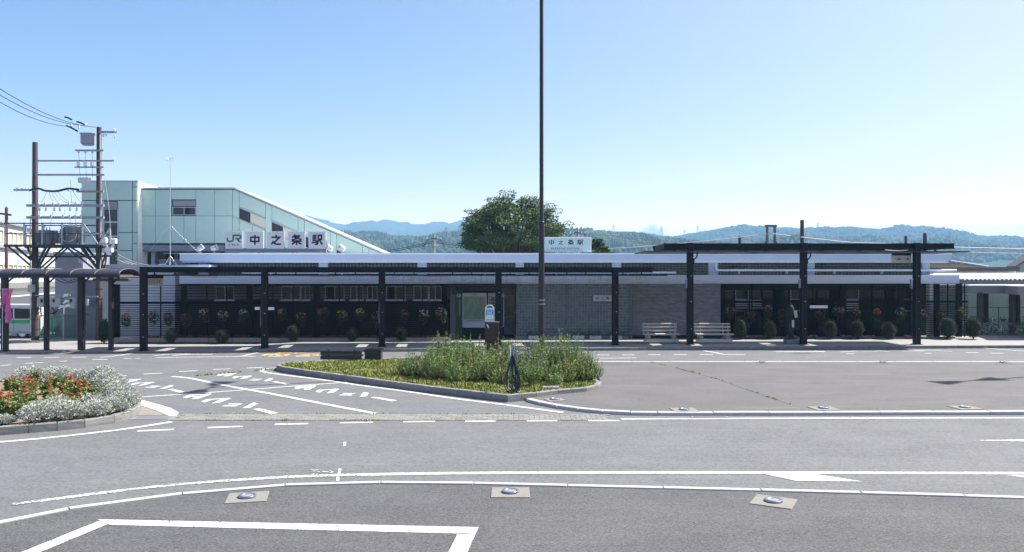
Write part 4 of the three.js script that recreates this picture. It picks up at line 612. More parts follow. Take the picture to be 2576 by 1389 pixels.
// ---------- slatted screens with baskets ----------
function slatScreen(label, cols, d, yb, uEnd, thinPer) {
  const t = thing('slatted_screen', label, 'screen', [0, 0, 0]), top = 3.07;
  const xs = cols.map((u) => X(u, d));
  xs.forEach((x) => mesh('post', box(0.3, top - yb, 0.12, x, (top + yb) / 2, -d - 0.07), M.slat, t));
  const ys = []; for (let i = 0; i < 7; i++) ys.push([3.02 - i * 0.143, 0.026]); for (let y = 2.06; y > yb + 0.06; y -= 0.098) ys.push([y, 0.04]);
  const geos = new Map();
  const list = xs.concat(uEnd ? [X(uEnd, d)] : []);
  for (let i = 0; i < list.length - 1; i++) {
    const a = list[i] + 0.15, b = list[i + 1] - (i === list.length - 2 && uEnd ? 0 : 0.15), w = b - a; if (w < 0.1) continue;
    for (const [y, h] of ys) { const key = w.toFixed(3) + h; if (!geos.has(key)) geos.set(key, box(w, h, 0.05)); mesh('slat', geos.get(key), M.slat, t, [(a + b) / 2, y + rr(-0.004, 0.004), -d]); }
    mesh('rail', box(w, 0.07, 0.06, (a + b) / 2, 2.12, -d - 0.06), M.slat, t);
    for (let k = 1; k <= thinPer; k++) mesh('upright', box(0.05, top - yb, 0.05, lerp(a, b, k / (thinPer + 1)), (top + yb) / 2, -d - 0.055), M.slat, t);
  }
  return t;
}
slatScreen('long black slatted screen with flower baskets, left half of the station front', [292, 462, 627, 796, 960, 1118], 40.75, 0.3, null, 2);
slatScreen('black slatted screen with topiary bushes, right end of the station front', [1817, 1968, 2123, 2268, 2358, 2414], 42.5, 0.2, 2436, 1);
{
  const bed = (u0, u1, d, h, label) => { const t = thing('planter_bed', label, 'planter', [0, 0, 0]), a = X(u0, d), b = X(u1, d), n = Math.round((b - a) / 1.2), w = (b - a) / n, y0 = walkY((a + b) / 2); for (let i = 0; i < n; i++) mesh('edging_block', rbox(w - 0.012, h, 0.14, a + (i + 0.5) * w, y0 + h / 2, -d + 0.07, 0.012), M.kerbOld, t); mesh('soil', box(b - a, h - 0.03, 0.6, (a + b) / 2, y0 + h / 2 - 0.02, -d - 0.3), M.soil, t); };
  bed(285, 1131, 40.3, 0.24, 'low concrete planter bed below the left slatted screen'); bed(1815, 2400, 42.15, 0.1, 'low planter bed below the right slatted screen');
}
// hanging flower baskets
{
  const green = [[0.018, 0.045, 0.008], [0.03, 0.065, 0.012], [0.012, 0.03, 0.007]], pal = { w: [0.38, 0.34, 0.35], p: [0.26, 0.08, 0.13], r: [0.24, 0.025, 0.018], o: [0.4, 0.13, 0.02], y: [0.45, 0.33, 0.03] };
  const L = [[318, 801, 'ryo'], [386, 795, 'pw'], [421, 799, 'p'], [468, 800, 'r'], [514, 787, 'pw'], [562, 793, 'w'], [613, 789, 'pw'], [710, 787, 'wo'], [759, 797, 'wr'], [812, 785, 'p'], [860, 793, 'y'], [906, 787, 'yw'], [949, 797, 'o'], [1019, 789, 'ro'], [1066, 791, 'w'], [1111, 787, 'wr']], R = [[1836, 784, 'yr'], [1884, 796, 'r'], [1929, 779, 'rw'], [1971, 791, 'rp'], [2064, 788, 'pr'], [2109, 782, 'pw'], [2152, 787, 'yr'], [2204, 787, 'pr'], [2266, 787, 'wr'], [2322, 790, 'pw'], [2368, 792, 'rp'], [2417, 784, 'ryp']];
  const names = { r: 'red', y: 'yellow', o: 'orange', p: 'pink', w: 'white' };
  const ord = ['first', 'second', 'third', 'fourth', 'fifth', 'sixth', 'seventh', 'eighth', 'ninth', 'tenth', 'eleventh', 'twelfth', 'thirteenth', 'fourteenth', 'fifteenth', 'sixteenth'];
  for (const [set, d, side] of [[L, 40.5, 'left'], [R, 42.2, 'right']]) set.forEach(([u, v, k], i) => {
    const t = thing('flower_basket', `${k.split('').map((q) => names[q]).slice(0, 2).join(' and ')} flower basket, ${ord[i]} from the left on the ${side} slatted screen`, 'flower basket', [X(u, d), Y(v, d), -d], 0, 'flower baskets hung on the slatted screens'), b = leafBuf(), f = leafBuf();
    const vs = rr(0.78, 1.25); puff(b, rr(-0.05, 0.05), -0.06, 0, 0.24 * vs, 0.26 * rr(0.8, 1.3), 0.17, 210, 0.09, 0.06, green, 0.3); puff(b, rr(-0.1, 0.1), -0.32 * vs, 0.03, 0.13, 0.2 * vs, 0.1, 70, 0.08, 0.045, green, 0.8);
    for (let q = 0; q < 26; q++) { const s = onSphere(); if (s[2] < -0.2) s[2] *= -1; const col = tint(pal[k[Math.floor(rnd() * k.length)]], 0.15), fx = s[0] * 0.24 * vs, fy = 0.06 + s[1] * 0.18 * vs, fz = s[2] * 0.18 + 0.03; for (let a = 0; a < 5; a++) leafInto(f, fx, fy, fz, Math.cos(a * 1.257), Math.sin(a * 1.257), rr(0.1, 0.5), 0.04, 0.04, ...col); }
    mesh('pot', lathe([[0.001, -0.16], [0.11, -0.16], [0.15, 0.02], [0.16, 0.03], [0.13, 0.02]], 12), M.rubber, t);
    mesh('hanger', [rod([-0.1, 0.02, -0.05], [0, 0.45, -0.2], 0.006, 0.006, 4), rod([0.1, 0.02, -0.05], [0, 0.45, -0.2], 0.006, 0.006, 4)], M.darkSteel, t);
    mesh('foliage', leafGeo(b), leafMat, t); stuff(mesh('flowers', leafGeo(f), leafMat, t));
  });
  // clipped round bushes
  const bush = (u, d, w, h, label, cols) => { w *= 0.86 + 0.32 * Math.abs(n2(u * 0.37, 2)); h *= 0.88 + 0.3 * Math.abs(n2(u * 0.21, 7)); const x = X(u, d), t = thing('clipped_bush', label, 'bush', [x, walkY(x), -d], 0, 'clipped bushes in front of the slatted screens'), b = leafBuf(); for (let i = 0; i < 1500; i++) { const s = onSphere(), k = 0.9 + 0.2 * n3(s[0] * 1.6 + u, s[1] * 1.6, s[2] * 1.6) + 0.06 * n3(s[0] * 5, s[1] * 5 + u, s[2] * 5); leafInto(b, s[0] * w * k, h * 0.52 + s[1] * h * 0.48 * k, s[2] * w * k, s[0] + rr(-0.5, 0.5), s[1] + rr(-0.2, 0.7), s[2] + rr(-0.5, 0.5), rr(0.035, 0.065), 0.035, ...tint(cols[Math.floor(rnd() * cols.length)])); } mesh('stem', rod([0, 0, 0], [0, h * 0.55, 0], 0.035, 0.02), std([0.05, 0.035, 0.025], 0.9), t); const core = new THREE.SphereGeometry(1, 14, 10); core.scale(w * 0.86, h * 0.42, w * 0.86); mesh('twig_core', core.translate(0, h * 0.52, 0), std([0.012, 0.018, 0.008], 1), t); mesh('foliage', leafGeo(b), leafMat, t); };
  const cols = [[0.03, 0.055, 0.013], [0.045, 0.075, 0.02], [0.018, 0.035, 0.01]];
  [[1862, 0.34, 1.12], [1937, 0.3, 1.0], [2089, 0.34, 1.0], [2157, 0.36, 1.02], [2236, 0.34, 1.02], [2385, 0.46, 1.1], [2449, 0.46, 1.05]].forEach(([u, w, h], i) => bush(u, 41.7, w, h, i < 6 ? `${ord[i]} rounded bush from the brick wall along the right slatted screen` : 'darkest rounded bush, at the right end beside the bicycle shelter', cols));
  [[430, 0.28, 0.75], [560, 0.32, 0.7], [737, 0.3, 0.85], [886, 0.25, 0.65], [1010, 0.27, 0.7]].forEach(([u, w, h], i) => bush(u, 40.15, w, h, `${ord[i]} shaded bush from the left along the left slatted screen`, cols));
  bush(262, 40.6, 0.3, 1.1, 'leafy shrub left of the left slatted screen', cols);
  // bedding flowers at the foot of the screens
  const bed = (u, d, w, col, label, y) => { const x = X(u, d), t = thing('bedding_plants', label, 'flowers', [x, y, -d], 0, 'bedding flowers at the foot of the screens'), b = leafBuf(), f = leafBuf(); puff(b, 0, 0.06, 0, w, 0.09, 0.16, 120, 0.07, 0.05, green); for (let i = 0; i < 60; i++) { const fx = rr(-w, w), fz = rr(-0.14, 0.16), fy = rr(0.08, 0.19), c = tint(col, 0.25); for (let a = 0; a < 4; a++) leafInto(f, fx, fy, fz, Math.cos(a * 1.57), Math.sin(a * 1.57), 0.4, 0.04, 0.04, ...c); } mesh('leaves', leafGeo(b), leafMat, t); stuff(mesh('blossoms', leafGeo(f), leafMat, t)); };
  [386, 463, 521, 606, 700, 765, 826, 852, 925, 990, 1058, 1100].forEach((u, i) => bed(u, 40.55, 0.42, [0.3, 0.04, 0.012], `${ord[i]} clump of orange-red bedding flowers from the left below the left screen`, 0.24));
  [1890, 1918, 1990, 2040, 2130, 2185, 2290].forEach((u, i) => bed(u, 41.95, 0.3, [0.5, 0.2, 0.3], `${ord[i]} clump of pink bedding flowers from the brick wall below the right screen`, 0.14));
  [[1344, 'p'], [1455, 'r'], [1498, 'p'], [1549, 'r']].forEach(([u, k], i) => { const d = 41.7, t = thing('flower_box', `${ord[i]} flower box from the lamp pole in front of the glass blocks`, 'planter', [X(u, d), 0.14, -d], 0, 'flower boxes before the glass block wall'), b = leafBuf(), f = leafBuf(); mesh('box', rbox(0.62, 0.2, 0.24, 0, 0.1, 0, 0.02), M.offwhite, t); puff(b, 0, 0.26, 0, 0.4, 0.14, 0.2, 160, 0.07, 0.05, green); for (let q = 0; q < 40; q++) { const s = onSphere(), c = tint(pal[rnd() < 0.25 ? 'w' : k], 0.2); for (let a = 0; a < 4; a++) leafInto(f, s[0] * 0.42, 0.3 + s[1] * 0.12, Math.abs(s[2]) * 0.2, Math.cos(a * 1.57), Math.sin(a * 1.57), 0.4, 0.035, 0.035, ...c); } mesh('leaves', leafGeo(b), leafMat, t); stuff(mesh('blossoms', leafGeo(f), leafMat, t)); });
}
// ---------- log benches, carved post ----------
{
  M.log = mottled([0.5, 0.44, 0.36], 0.08, 0.16, 0.7, 128, 0.7, 60); const endM = mottled([0.32, 0.22, 0.13], 0.1, 0.2, 0.3, 64, 0.8, 61);
  const make = (x, label, w) => {
    const d = 39.25, t = thing('log_bench', label, 'bench', [x, WALKR, -d], 0, 'log benches on the sidewalk'), h = w / 2;
    mesh('base_log', rod([-h * 0.96, 0.115, 0.1], [h * 0.98, 0.115, 0.1], 0.115, 0.112, 14), M.log, t);
    for (const s of [-1, 1]) { const sx = s * h * 0.72, l = mesh('support_log', rod([sx, 0.31, -0.3], [sx, 0.31, 0.24], 0.1, 0.1, 14), M.log, t); mesh('cut_end', new THREE.CircleGeometry(0.088, 14).translate(sx, 0.31, 0.2425), endM, l); mesh('back_log', rod([sx, 0.11, -0.3], [sx, 0.205, -0.3], 0.09, 0.09, 12), M.log, t); }
    mesh('seat', [rbox(w * 1.02, 0.07, 0.2, 0.04, 0.445, 0.13, 0.025, 2), rbox(w * 1.02, 0.07, 0.19, 0.04, 0.447, -0.08, 0.025, 2)], M.log, t);
    for (const x of [-h * 0.92, -h * 0.66, h * 0.58, h * 0.86]) mesh('back_post', rod([x, 0.4, -0.2], [x, 0.97, -0.31], 0.032, 0.028, 9), M.log, t);
    for (const [y, z, r] of [[0.62, -0.2, 0.055], [0.795, -0.235, 0.06], [0.95, -0.265, 0.04]]) mesh('back_rail', rod([-h * 1.0, y, z], [h * 0.97, y, z], r, r * 0.94, 12), M.log, t);
    return t;
  };
  make(X(1662, 39.25), 'pale log bench before the brick wall, left of the tall canopy post', 1.78); make(X(1795, 39.25), 'pale log bench before the brick wall, right of the tall canopy post', 1.84);
  const d = 38.9, t = thing('carved_post', 'dark weathered wooden post on a stone block beside the tall canopy', 'carved post', [X(1992, d), WALKR, -d]);
  mesh('stone_base', rbox(0.7, 0.22, 0.45, 0, 0.11, 0, 0.03, 2), M.kerbOld, t);
  mesh('shaft', lathe([[0.16, 0], [0.15, 0.5], [0.15, 0.9], [0.19, 1.2], [0.16, 1.45], [0.17, 1.55], [0.1, 1.68], [0.001, 1.72]], 14).translate(-0.06, 0.22, 0), mottled([0.022, 0.015, 0.012], 0.12, 0.3, 0.6, 128, 0.85, 62), t);
  mesh('leaflet', [box(0.17, 0.34, 0.02, 0.16, 1.47, 0.12, 0.3, 0.2), box(0.1, 0.36, 0.02, 0.0, 1.0, 0.17)], M.offwhite, t);
}
// ---------- planted island in the middle ----------
const isleTop = 0.18;
{
  const front = [[-6.0, -31.2], [-7.4, -30.75], [-8.35, -30.1], [-8.8, -29.55], [-8.72, -29.0], [-8.2, -28.35], [-6.4, -26.75], [-4.38, -25.06], [-2.63, -23.6], [-0.12, -21.72], [0.26, -21.95], [0.7, -22.2], [1.34, -22.72], [2.2, -23.2], [2.62, -23.75], [2.8, -24.5], [2.68, -25.3], [2.55, -26.6]];
  const back = [[2.75, -28.5], [2.5, -30.6], [1.2, -31.7], [-1.5, -32.1], [-4, -31.9]];
  const run = polyStep(front, 0.62).concat(polyStep(back, 0.7), polyStep([[-4, -31.9], [-6, -31.2]], 0.7));
  const inner = pathOffset(run, 0.3)[0];
  const soilY = (x, z) => isleTop - 0.03 + 0.03 * n2(x * 1.3, z * 1.3) + 0.012 * n2(x * 5, z * 5);
  const g = flat(polyStep([...inner], 5), 0); 
  // fine surface for the bed
  const inside = (x, z, poly) => { let c = false; for (let i = 0, j = poly.length - 1; i < poly.length; j = i++) { const [xi, zi] = poly[i], [xj, zj] = poly[j]; if ((zi > z) !== (zj > z) && x < (xj - xi) * (z - zi) / (zj - zi) + xi) c = !c; } return c; };
  const turfTex = dataTex(512, 512, (i, j) => { const f = tileNoise(i, j, 512, 7) * 0.6 + tileNoise(i, j, 512, 23) * 0.4, s = 0.75 + 0.5 * rnd(), k = smooth(-0.15, 0.25, f); return [s8(lerp(0.15, 0.10, k) * s), s8(lerp(0.115, 0.125, k) * s), s8(lerp(0.055, 0.025, k) * s)]; }, [1 / 3, 1 / 3]);
  const isle = struct(mesh('planted_island', g.translate(0, isleTop - 0.02, 0), new THREE.MeshStandardMaterial({ map: turfTex, roughness: 0.95 })), 'kerbed island with grass and rosemary in the middle of the plaza', 'traffic island');
  kerbRun(isle, run, 0.16, 0.2, M.kerbOld, 1, 0.012);
  // short grass
  const bl = [], blades = leafBuf(); const N = 26000;
  const one = new THREE.BufferGeometry(); one.setAttribute('position', new THREE.Float32BufferAttribute([-0.006, 0, 0, 0.006, 0, 0, 0.012, 0.6, 0.25, -0.006, 0, 0.02, 0.006, 0, -0.02, -0.2, 0.75, -0.05, 0, 0, -0.006, 0, 0, 0.006, 0.22, 0.5, 0.1].map((q, i) => (i % 3 === 1 ? q * 0.1 : (Math.abs(q) > 0.1 ? q * 0.14 : q))), 3)); one.computeVertexNormals();
  const inst = new THREE.InstancedMesh(one, new THREE.MeshStandardMaterial({ color: 0xffffff, roughness: 0.7, side: THREE.DoubleSide }), N), m4 = new THREE.Matrix4(), q4 = new THREE.Quaternion(), col = new THREE.Color(); let k = 0;
  while (k < N) { const x = rr(-8.9, 2.9), z = rr(-32.1, -21.7); if (!inside(x, z, inner)) continue; const dens = n2(x * 0.7 + 4, z * 0.7) + 0.35 * n2(x * 3, z * 3); if (dens < -0.45 && rnd() < 0.85) continue; q4.setFromAxisAngle(V(0, 1, 0), rr(0, 6.28)); const s = rr(0.5, 1.25) * (dens > 0.35 ? 1.35 : 1); m4.compose(V(x, isleTop - 0.022, z), q4, V(s, s * rr(0.7, 1.3), s)); inst.setMatrixAt(k, m4); const dry = smooth(-0.2, 0.6, n2(x * 1.1 + 9, z * 1.1)) * rnd(); col.setRGB(lerp(0.17, 0.3, dry) * rr(0.75, 1.25), lerp(0.22, 0.22, dry) * rr(0.8, 1.2), lerp(0.022, 0.06, dry)); inst.setColorAt(k, col); k++; }
  inst.name = 'short_grass'; inst.castShadow = inst.receiveShadow = true; scene.add(inst); stuff(tag(inst, 'short yellow-green grass on the planted island', 'grass'));
  // rosemary bushes
  const ros = [[0.17, 0.27, 0.06], [0.22, 0.34, 0.09], [0.13, 0.22, 0.05], [0.29, 0.39, 0.12], [0.28, 0.33, 0.07]];
  function rosemary(x, z, r, h, n, label) {
    const t = thing('rosemary_bush', label, 'rosemary bush', [x, isleTop - 0.03, z], 0, 'rosemary bushes on the planted island'), b = leafBuf(), tw = [];
    for (let i = 0; i < n; i++) {
      const a = rr(0, 6.2832), k = Math.sqrt(rnd()), lean = k * r * rr(0.7, 1.15), spike = rnd() < 0.16, top = h * (1 - 0.45 * k * k) * (spike ? rr(0.98, 1.2) : rr(0.5, 0.9)), bx = Math.cos(a) * lean * 0.25, bz = Math.sin(a) * lean * 0.25, tx = Math.cos(a) * lean + rr(-0.05, 0.05), tz = Math.sin(a) * lean + rr(-0.05, 0.05);
      const p1 = [bx, 0, bz], p2 = [lerp(bx, tx, 0.75), top * 0.35, lerp(bz, tz, 0.75)], p3 = [tx, top, tz];
      tw.push(rod(p1, p2, 0.008, 0.006, 3)); tw.push(rod(p2, p3, 0.006, 0.002, 3));
      const c0 = ros[Math.floor(rnd() * ros.length)], dead = rnd() < 0.09, nn = Math.round(30 + top * 52);
      for (let q = 0; q < nn; q++) { const s = 0.12 + 0.88 * Math.pow(rnd(), 0.8), u = s < 0.35 ? s / 0.35 : (s - 0.35) / 0.65, A = s < 0.35 ? p1 : p2, B = s < 0.35 ? p2 : p3, w = rr(0, 6.28), c = tint(dead ? [0.13, 0.09, 0.05] : c0, 0.2); leafInto(b, lerp(A[0], B[0], u), lerp(A[1], B[1], u), lerp(A[2], B[2], u), Math.cos(w), rr(0.4, 1.5), Math.sin(w), rr(0.035, 0.075) * (1.15 - 0.35 * s), 0.016, ...c, 0.1); }
    }
    mesh('twigs', tw, std([0.075, 0.055, 0.04], 0.95), t); mesh('foliage', leafGeo(b), leafMat, t);
  }
  const spots = [[-3.25, -26.3, 0.75, 0.85, 130, 'lowest rosemary bush at the left end of the island shrubs'], [-2.35, -25.7, 0.8, 1.15, 170, 'rosemary bush second from the left in front of the map board'], [-2.3, -27.6, 0.85, 1.38, 170, 'tall spiky rosemary bush behind the left shrubs'], [-1.35, -26.4, 0.85, 1.42, 190, 'tallest rosemary bush left of the brown taxi cabinet'], [-0.75, -25.2, 0.7, 1.0, 150, 'brownish rosemary bush left of the coiled hose'], [0.1, -26.6, 0.8, 1.12, 160, 'rosemary bush right behind the coiled hose'], [0.75, -25.3, 0.65, 0.95, 130, 'rosemary bush just right of the coiled hose'], [1.05, -27.1, 0.8, 1.3, 170, 'rosemary bush around the foot of the lamp pole'], [1.75, -26.0, 0.8, 1.48, 190, 'tall spiky rosemary bush right of the lamp pole'], [2.3, -25.1, 0.6, 0.98, 140, 'rosemary bush at the right end leaning over the kerb'], [1.5, -24.7, 0.6, 0.75, 120, 'low rosemary bush with dry twigs near the right kerb'], [-0.35, -27.2, 0.75, 1.15, 150, 'rosemary bush between the brown cabinet and the hose'], [-1.6, -24.9, 0.6, 0.7, 120, 'low rosemary bush near the left kerb of the island'], [-0.2, -24.3, 0.5, 0.6, 90, 'small low rosemary bush left behind the hose stake']];
  for (const [x, z, r, h, n, l] of spots) rosemary(x, z, r * 1.05, h * 0.93, Math.round(n * 1.5), l);
  // broad-leaved weeds and purple sage
  function leafy(x, z, r, h, n, cols, label, name = 'leafy_weed') { const t = thing(name, label, 'weed', [x, isleTop - 0.03, z]), b = leafBuf(), st = []; for (let i = 0; i < n; i++) { const a = rr(0, 6.28), k = Math.sqrt(rnd()) * r, hh = h * rr(0.5, 1), x1 = Math.cos(a) * k, z1 = Math.sin(a) * k; st.push(rod([x1 * 0.4, 0, z1 * 0.4], [x1, hh, z1], 0.005, 0.003, 3)); for (let q = 0; q < 16; q++) { const u = rr(0.3, 1), w = rr(0, 6.28); leafInto(b, lerp(x1 * 0.4, x1, u), hh * u, lerp(z1 * 0.4, z1, u), Math.cos(w), rr(-0.3, 0.5), Math.sin(w), rr(0.06, 0.12), 0.035, ...tint(cols[Math.floor(rnd() * cols.length)], 0.2)); } } mesh('stems', st, std([0.1, 0.14, 0.04], 0.8), t); mesh('leaves', leafGeo(b), leafGlow, t); return t; }
  leafy(0.62, -23.7, 0.34, 0.75, 34, [[0.16, 0.26, 0.04], [0.11, 0.2, 0.03]], 'bright green leafy weed beside the coiled hose');
  leafy(1.35, -23.75, 0.3, 0.5, 20, [[0.2, 0.27, 0.06], [0.14, 0.2, 0.04]], 'pale green grassy weed between hose and right kerb');
  leafy(-0.05, -28.6, 0.2, 1.25, 10, [[0.17, 0.28, 0.06], [0.22, 0.32, 0.09]], 'tall light green weed right of the brown taxi cabinet');
  leafy(0.78, -28.4, 0.14, 1.25, 7, [[0.17, 0.28, 0.06]], 'light green weed at the foot of the lamp pole');
  leafy(1.9, -24.6, 0.22, 0.75, 10, [[0.34, 0.3, 0.05], [0.25, 0.25, 0.05]], 'yellowing weed among the right rosemary bushes');
  { const t = thing('purple_sage', 'purple flower spikes among the rosemary behind the hose', 'flowers', [0.35, isleTop - 0.03, -24.6]), b = leafBuf(), st = []; for (let i = 0; i < 17; i++) { const x = rr(-0.45, 0.6), z = rr(-0.2, 0.25), h = rr(0.75, 1.05); st.push(rod([x, 0, z], [x, h, z], 0.005, 0.003, 3)); for (let q = 0; q < 26; q++) { const w = rr(0, 6.28); leafInto(b, x, h - 0.2 * rnd(), z, Math.cos(w), 0.5, Math.sin(w), 0.028, 0.02, ...tint([0.12, 0.09, 0.4], 0.25)); } } mesh('stems', st, std([0.08, 0.1, 0.04], 0.9), t); mesh('flower_spikes', leafGeo(b), leafMat, t); }
  tag(mesh('meter_lid', rbox(0.5, 0.05, 0.3, 1.15, isleTop + 0.01, -23.35, 0.01), M.galv), 'grey metal lid lying in the grass near the right kerb', 'lid');
}
// tall lamp poles with twin heads (the second stands beyond the right edge and throws the shadow on the asphalt island)
function lampPole(x, y, z, label) {
  const t = thing('lamp_pole', label, 'lamp pole', [x, y, z]), yb = 5.46 - y, yt = 14.4 - y;
  mesh('base_plate', [box(0.36, 0.03, 0.36, 0, 0.015, 0), rod([0, 0, 0], [0, 0.12, 0], 0.14, 0.125, 20)], M.poleBrown, t);
  mesh('lower_shaft', rod([0, 0.03, 0], [0, yb, 0], 0.109, 0.107, 24), M.poleBrown, t);
  mesh('collar', lathe([[0.075, 0.04], [0.107, 0.03], [0.112, 0.0], [0.107, -0.03]], 24).translate(0, yb, 0), M.poleBrown, t);
  mesh('upper_shaft', rod([0, yb, 0], [0, yt, 0], 0.076, 0.068, 20), M.poleBrown, t);
  for (const h of [Y(755, 28.7), Y(765, 28.7)]) mesh('clip_band', [new THREE.CylinderGeometry(0.113, 0.113, 0.02, 24).translate(0, h - y, 0), box(0.05, 0.04, 0.03, 0.1, h - y, 0.04)], M.alu, t);
  for (const s of [-1, 1]) { const arm = mesh('lamp_arm', tube([[0, yt - 0.25, 0], [0, yt - 0.02, s * 0.2], [0, yt + 0.05, s * 0.55]], 0.04, 10), M.poleBrown, t); const sh = new THREE.Shape([[-0.12, 0], [0.12, 0], [0.4, 0.95], [-0.4, 0.95]].map((p) => new THREE.Vector2(...p))), g = new THREE.ExtrudeGeometry(sh, { depth: 0.1, bevelEnabled: true, bevelSize: 0.02, bevelThickness: 0.02, bevelSegments: 2 }); g.rotateX(Math.PI / 2); if (s < 0) g.rotateY(Math.PI); mesh('lamp_head', g.translate(0, yt + 0.1, s * 0.45), M.poleBrown, t); }
  return t;
}
lampPole(1.08, isleTop - 0.03, -28.7, 'tall dark lamp pole rising out of the planted island');
const farLamp = lampPole(25.5, 0.07, -29.7, 'tall dark lamp pole beyond the right edge of the plaza'); farLamp.rotation.y = -1.2;

// taxi rank sign on its brown cabinet
{
  const d = 30.6, x0 = X(1220, d), x1 = X(1255, d), top = Y(811.5, d), y0 = isleTop - 0.03, t = thing('brown_cabinet', 'dark brown steel cabinet behind the rosemary', 'cabinet', [(x0 + x1) / 2, y0, -d]), w = x1 - x0, h = top - y0;
  mesh('body', rbox(w, h, 0.4, 0, h / 2, 0, 0.012), std([0.045, 0.018, 0.014], 0.45), t); mesh('lid', box(w + 0.03, 0.03, 0.43, 0, h + 0.015, 0), std([0.1, 0.06, 0.05], 0.5), t);
  mesh('handle', [bar([-w / 2 + 0.05, h - 0.09, 0.23], [-w / 2 + 0.1, h - 0.06, 0.23], 0.03), bar([-w / 2 + 0.09, h - 0.06, 0.23], [-w / 2 + 0.15, h - 0.2, 0.24], 0.035, 0.05)], M.alu, t); mesh('door_seam', box(0.006, h - 0.1, 0.004, w / 2 - 0.05, h / 2, 0.202), M.black, t);
  const sw = X(1243.5, d) - X(1220, d), sh = Y(767, d) - top - 0.03, s = thing('taxi_sign', 'white taxi rank sign with a blue panel on the brown cabinet', 'sign', [X(1231.8, d), top + 0.03, -d + 0.02]), hw = sw / 2, c = 0.1;
  mesh('frame', plate([[-hw, 0], [hw, 0], [hw, sh - c - 0.02], [hw - c, sh], [-hw + c, sh], [-hw, sh - c - 0.02]], 0.03, 0.06, [[[-hw + 0.06, sh - 0.125], [hw - 0.06, sh - 0.125], [hw - c - 0.015, sh - 0.04], [-hw + c + 0.015, sh - 0.04]]]), M.white, s);
  mesh('sign_face', faceUV(sw - 0.06, sh - 0.19).translate(0, (sh - 0.19) / 2 + 0.01, 0.033), new THREE.MeshStandardMaterial({ map: canvas(256, 384, (q) => { q.fillStyle = '#e9edf0'; q.fillRect(0, 0, 256, 384); q.strokeStyle = '#33475a'; q.lineWidth = 3; q.strokeRect(3, 3, 250, 378); q.fillStyle = '#4a98d8'; q.fillRect(8, 14, 240, 150); q.fillStyle = '#fff'; q.font = '128px sans-serif'; q.save(); q.translate(26, 140); q.scale(0.69, 1); q.fillText('TAXI', 0, 0); q.restore(); q.fillStyle = '#1d2226'; q.fillRect(16, 172, 34, 22); q.strokeStyle = '#8c2448'; q.lineWidth = 6; const P = (...p) => { q.beginPath(); q.moveTo(p[0], p[1]); for (let i = 2; i < p.length; i += 2) q.lineTo(p[i], p[i + 1]); q.stroke(); }; q.strokeRect(22, 314, 42, 36); P(38, 316, 34, 334); P(50, 316, 50, 334); P(78, 322, 120, 322); P(98, 308, 98, 322); P(92, 322, 82, 350); P(92, 332, 112, 332, 108, 350); q.strokeRect(146, 312, 30, 16); P(140, 350, 184, 350); P(150, 336, 150, 350); P(162, 336, 162, 350); P(172, 336, 172, 350); P(132, 316, 136, 322); q.strokeRect(198, 312, 40, 16); P(218, 328, 218, 354); P(214, 332, 198, 350); P(222, 332, 238, 350); }), roughness: 0.45 }), s);
}
// two dark wooden pieces at the far edge of the island
{
  const wd = mottled([0.035, 0.028, 0.024], 0.12, 0.2, 0.8, 128, 0.8, 70), d = 30.9, a = X(806, d), b = X(910, d), t = thing('low_bench', 'low dark plank bench seen from behind at the island edge', 'bench', [(a + b) / 2, isleTop - 0.03, -d]), w = b - a;
  for (const [y, h] of [[0.32, 0.15], [0.13, 0.14]]) mesh('back_plank', box(w, h, 0.035, 0, y, 0), wd, t);
  for (const x of [-w * 0.3, w * 0.32]) mesh('leg', box(0.07, 0.5, 0.06, x, 0.2, -0.05), wd, t);
  for (const z of [-0.2, -0.36]) mesh('seat_plank', box(w, 0.04, 0.14, 0, 0.2, z), wd, t);
  const d2 = 31.2, c = X(918, d2), e = X(962, d2), p = thing('wooden_planter', 'small dark wooden planter box next to the plank bench', 'planter', [(c + e) / 2, isleTop - 0.03, -d2]), w2 = e - c;
  for (const [y, q] of [[0.39, 1], [0.25, 0.92], [0.11, 0.92]]) for (const z of [0.2, -0.2]) mesh('side_plank', box(w2 * q, 0.125, 0.03, 0, y, z), wd, p);
  for (const x of [-w2 * 0.43, w2 * 0.43]) mesh('end_board', box(0.04, 0.4, 0.37, x, 0.22, 0), wd, p); mesh('soil', box(w2 * 0.8, 0.05, 0.36, 0, 0.36, 0), M.soil, p);
}
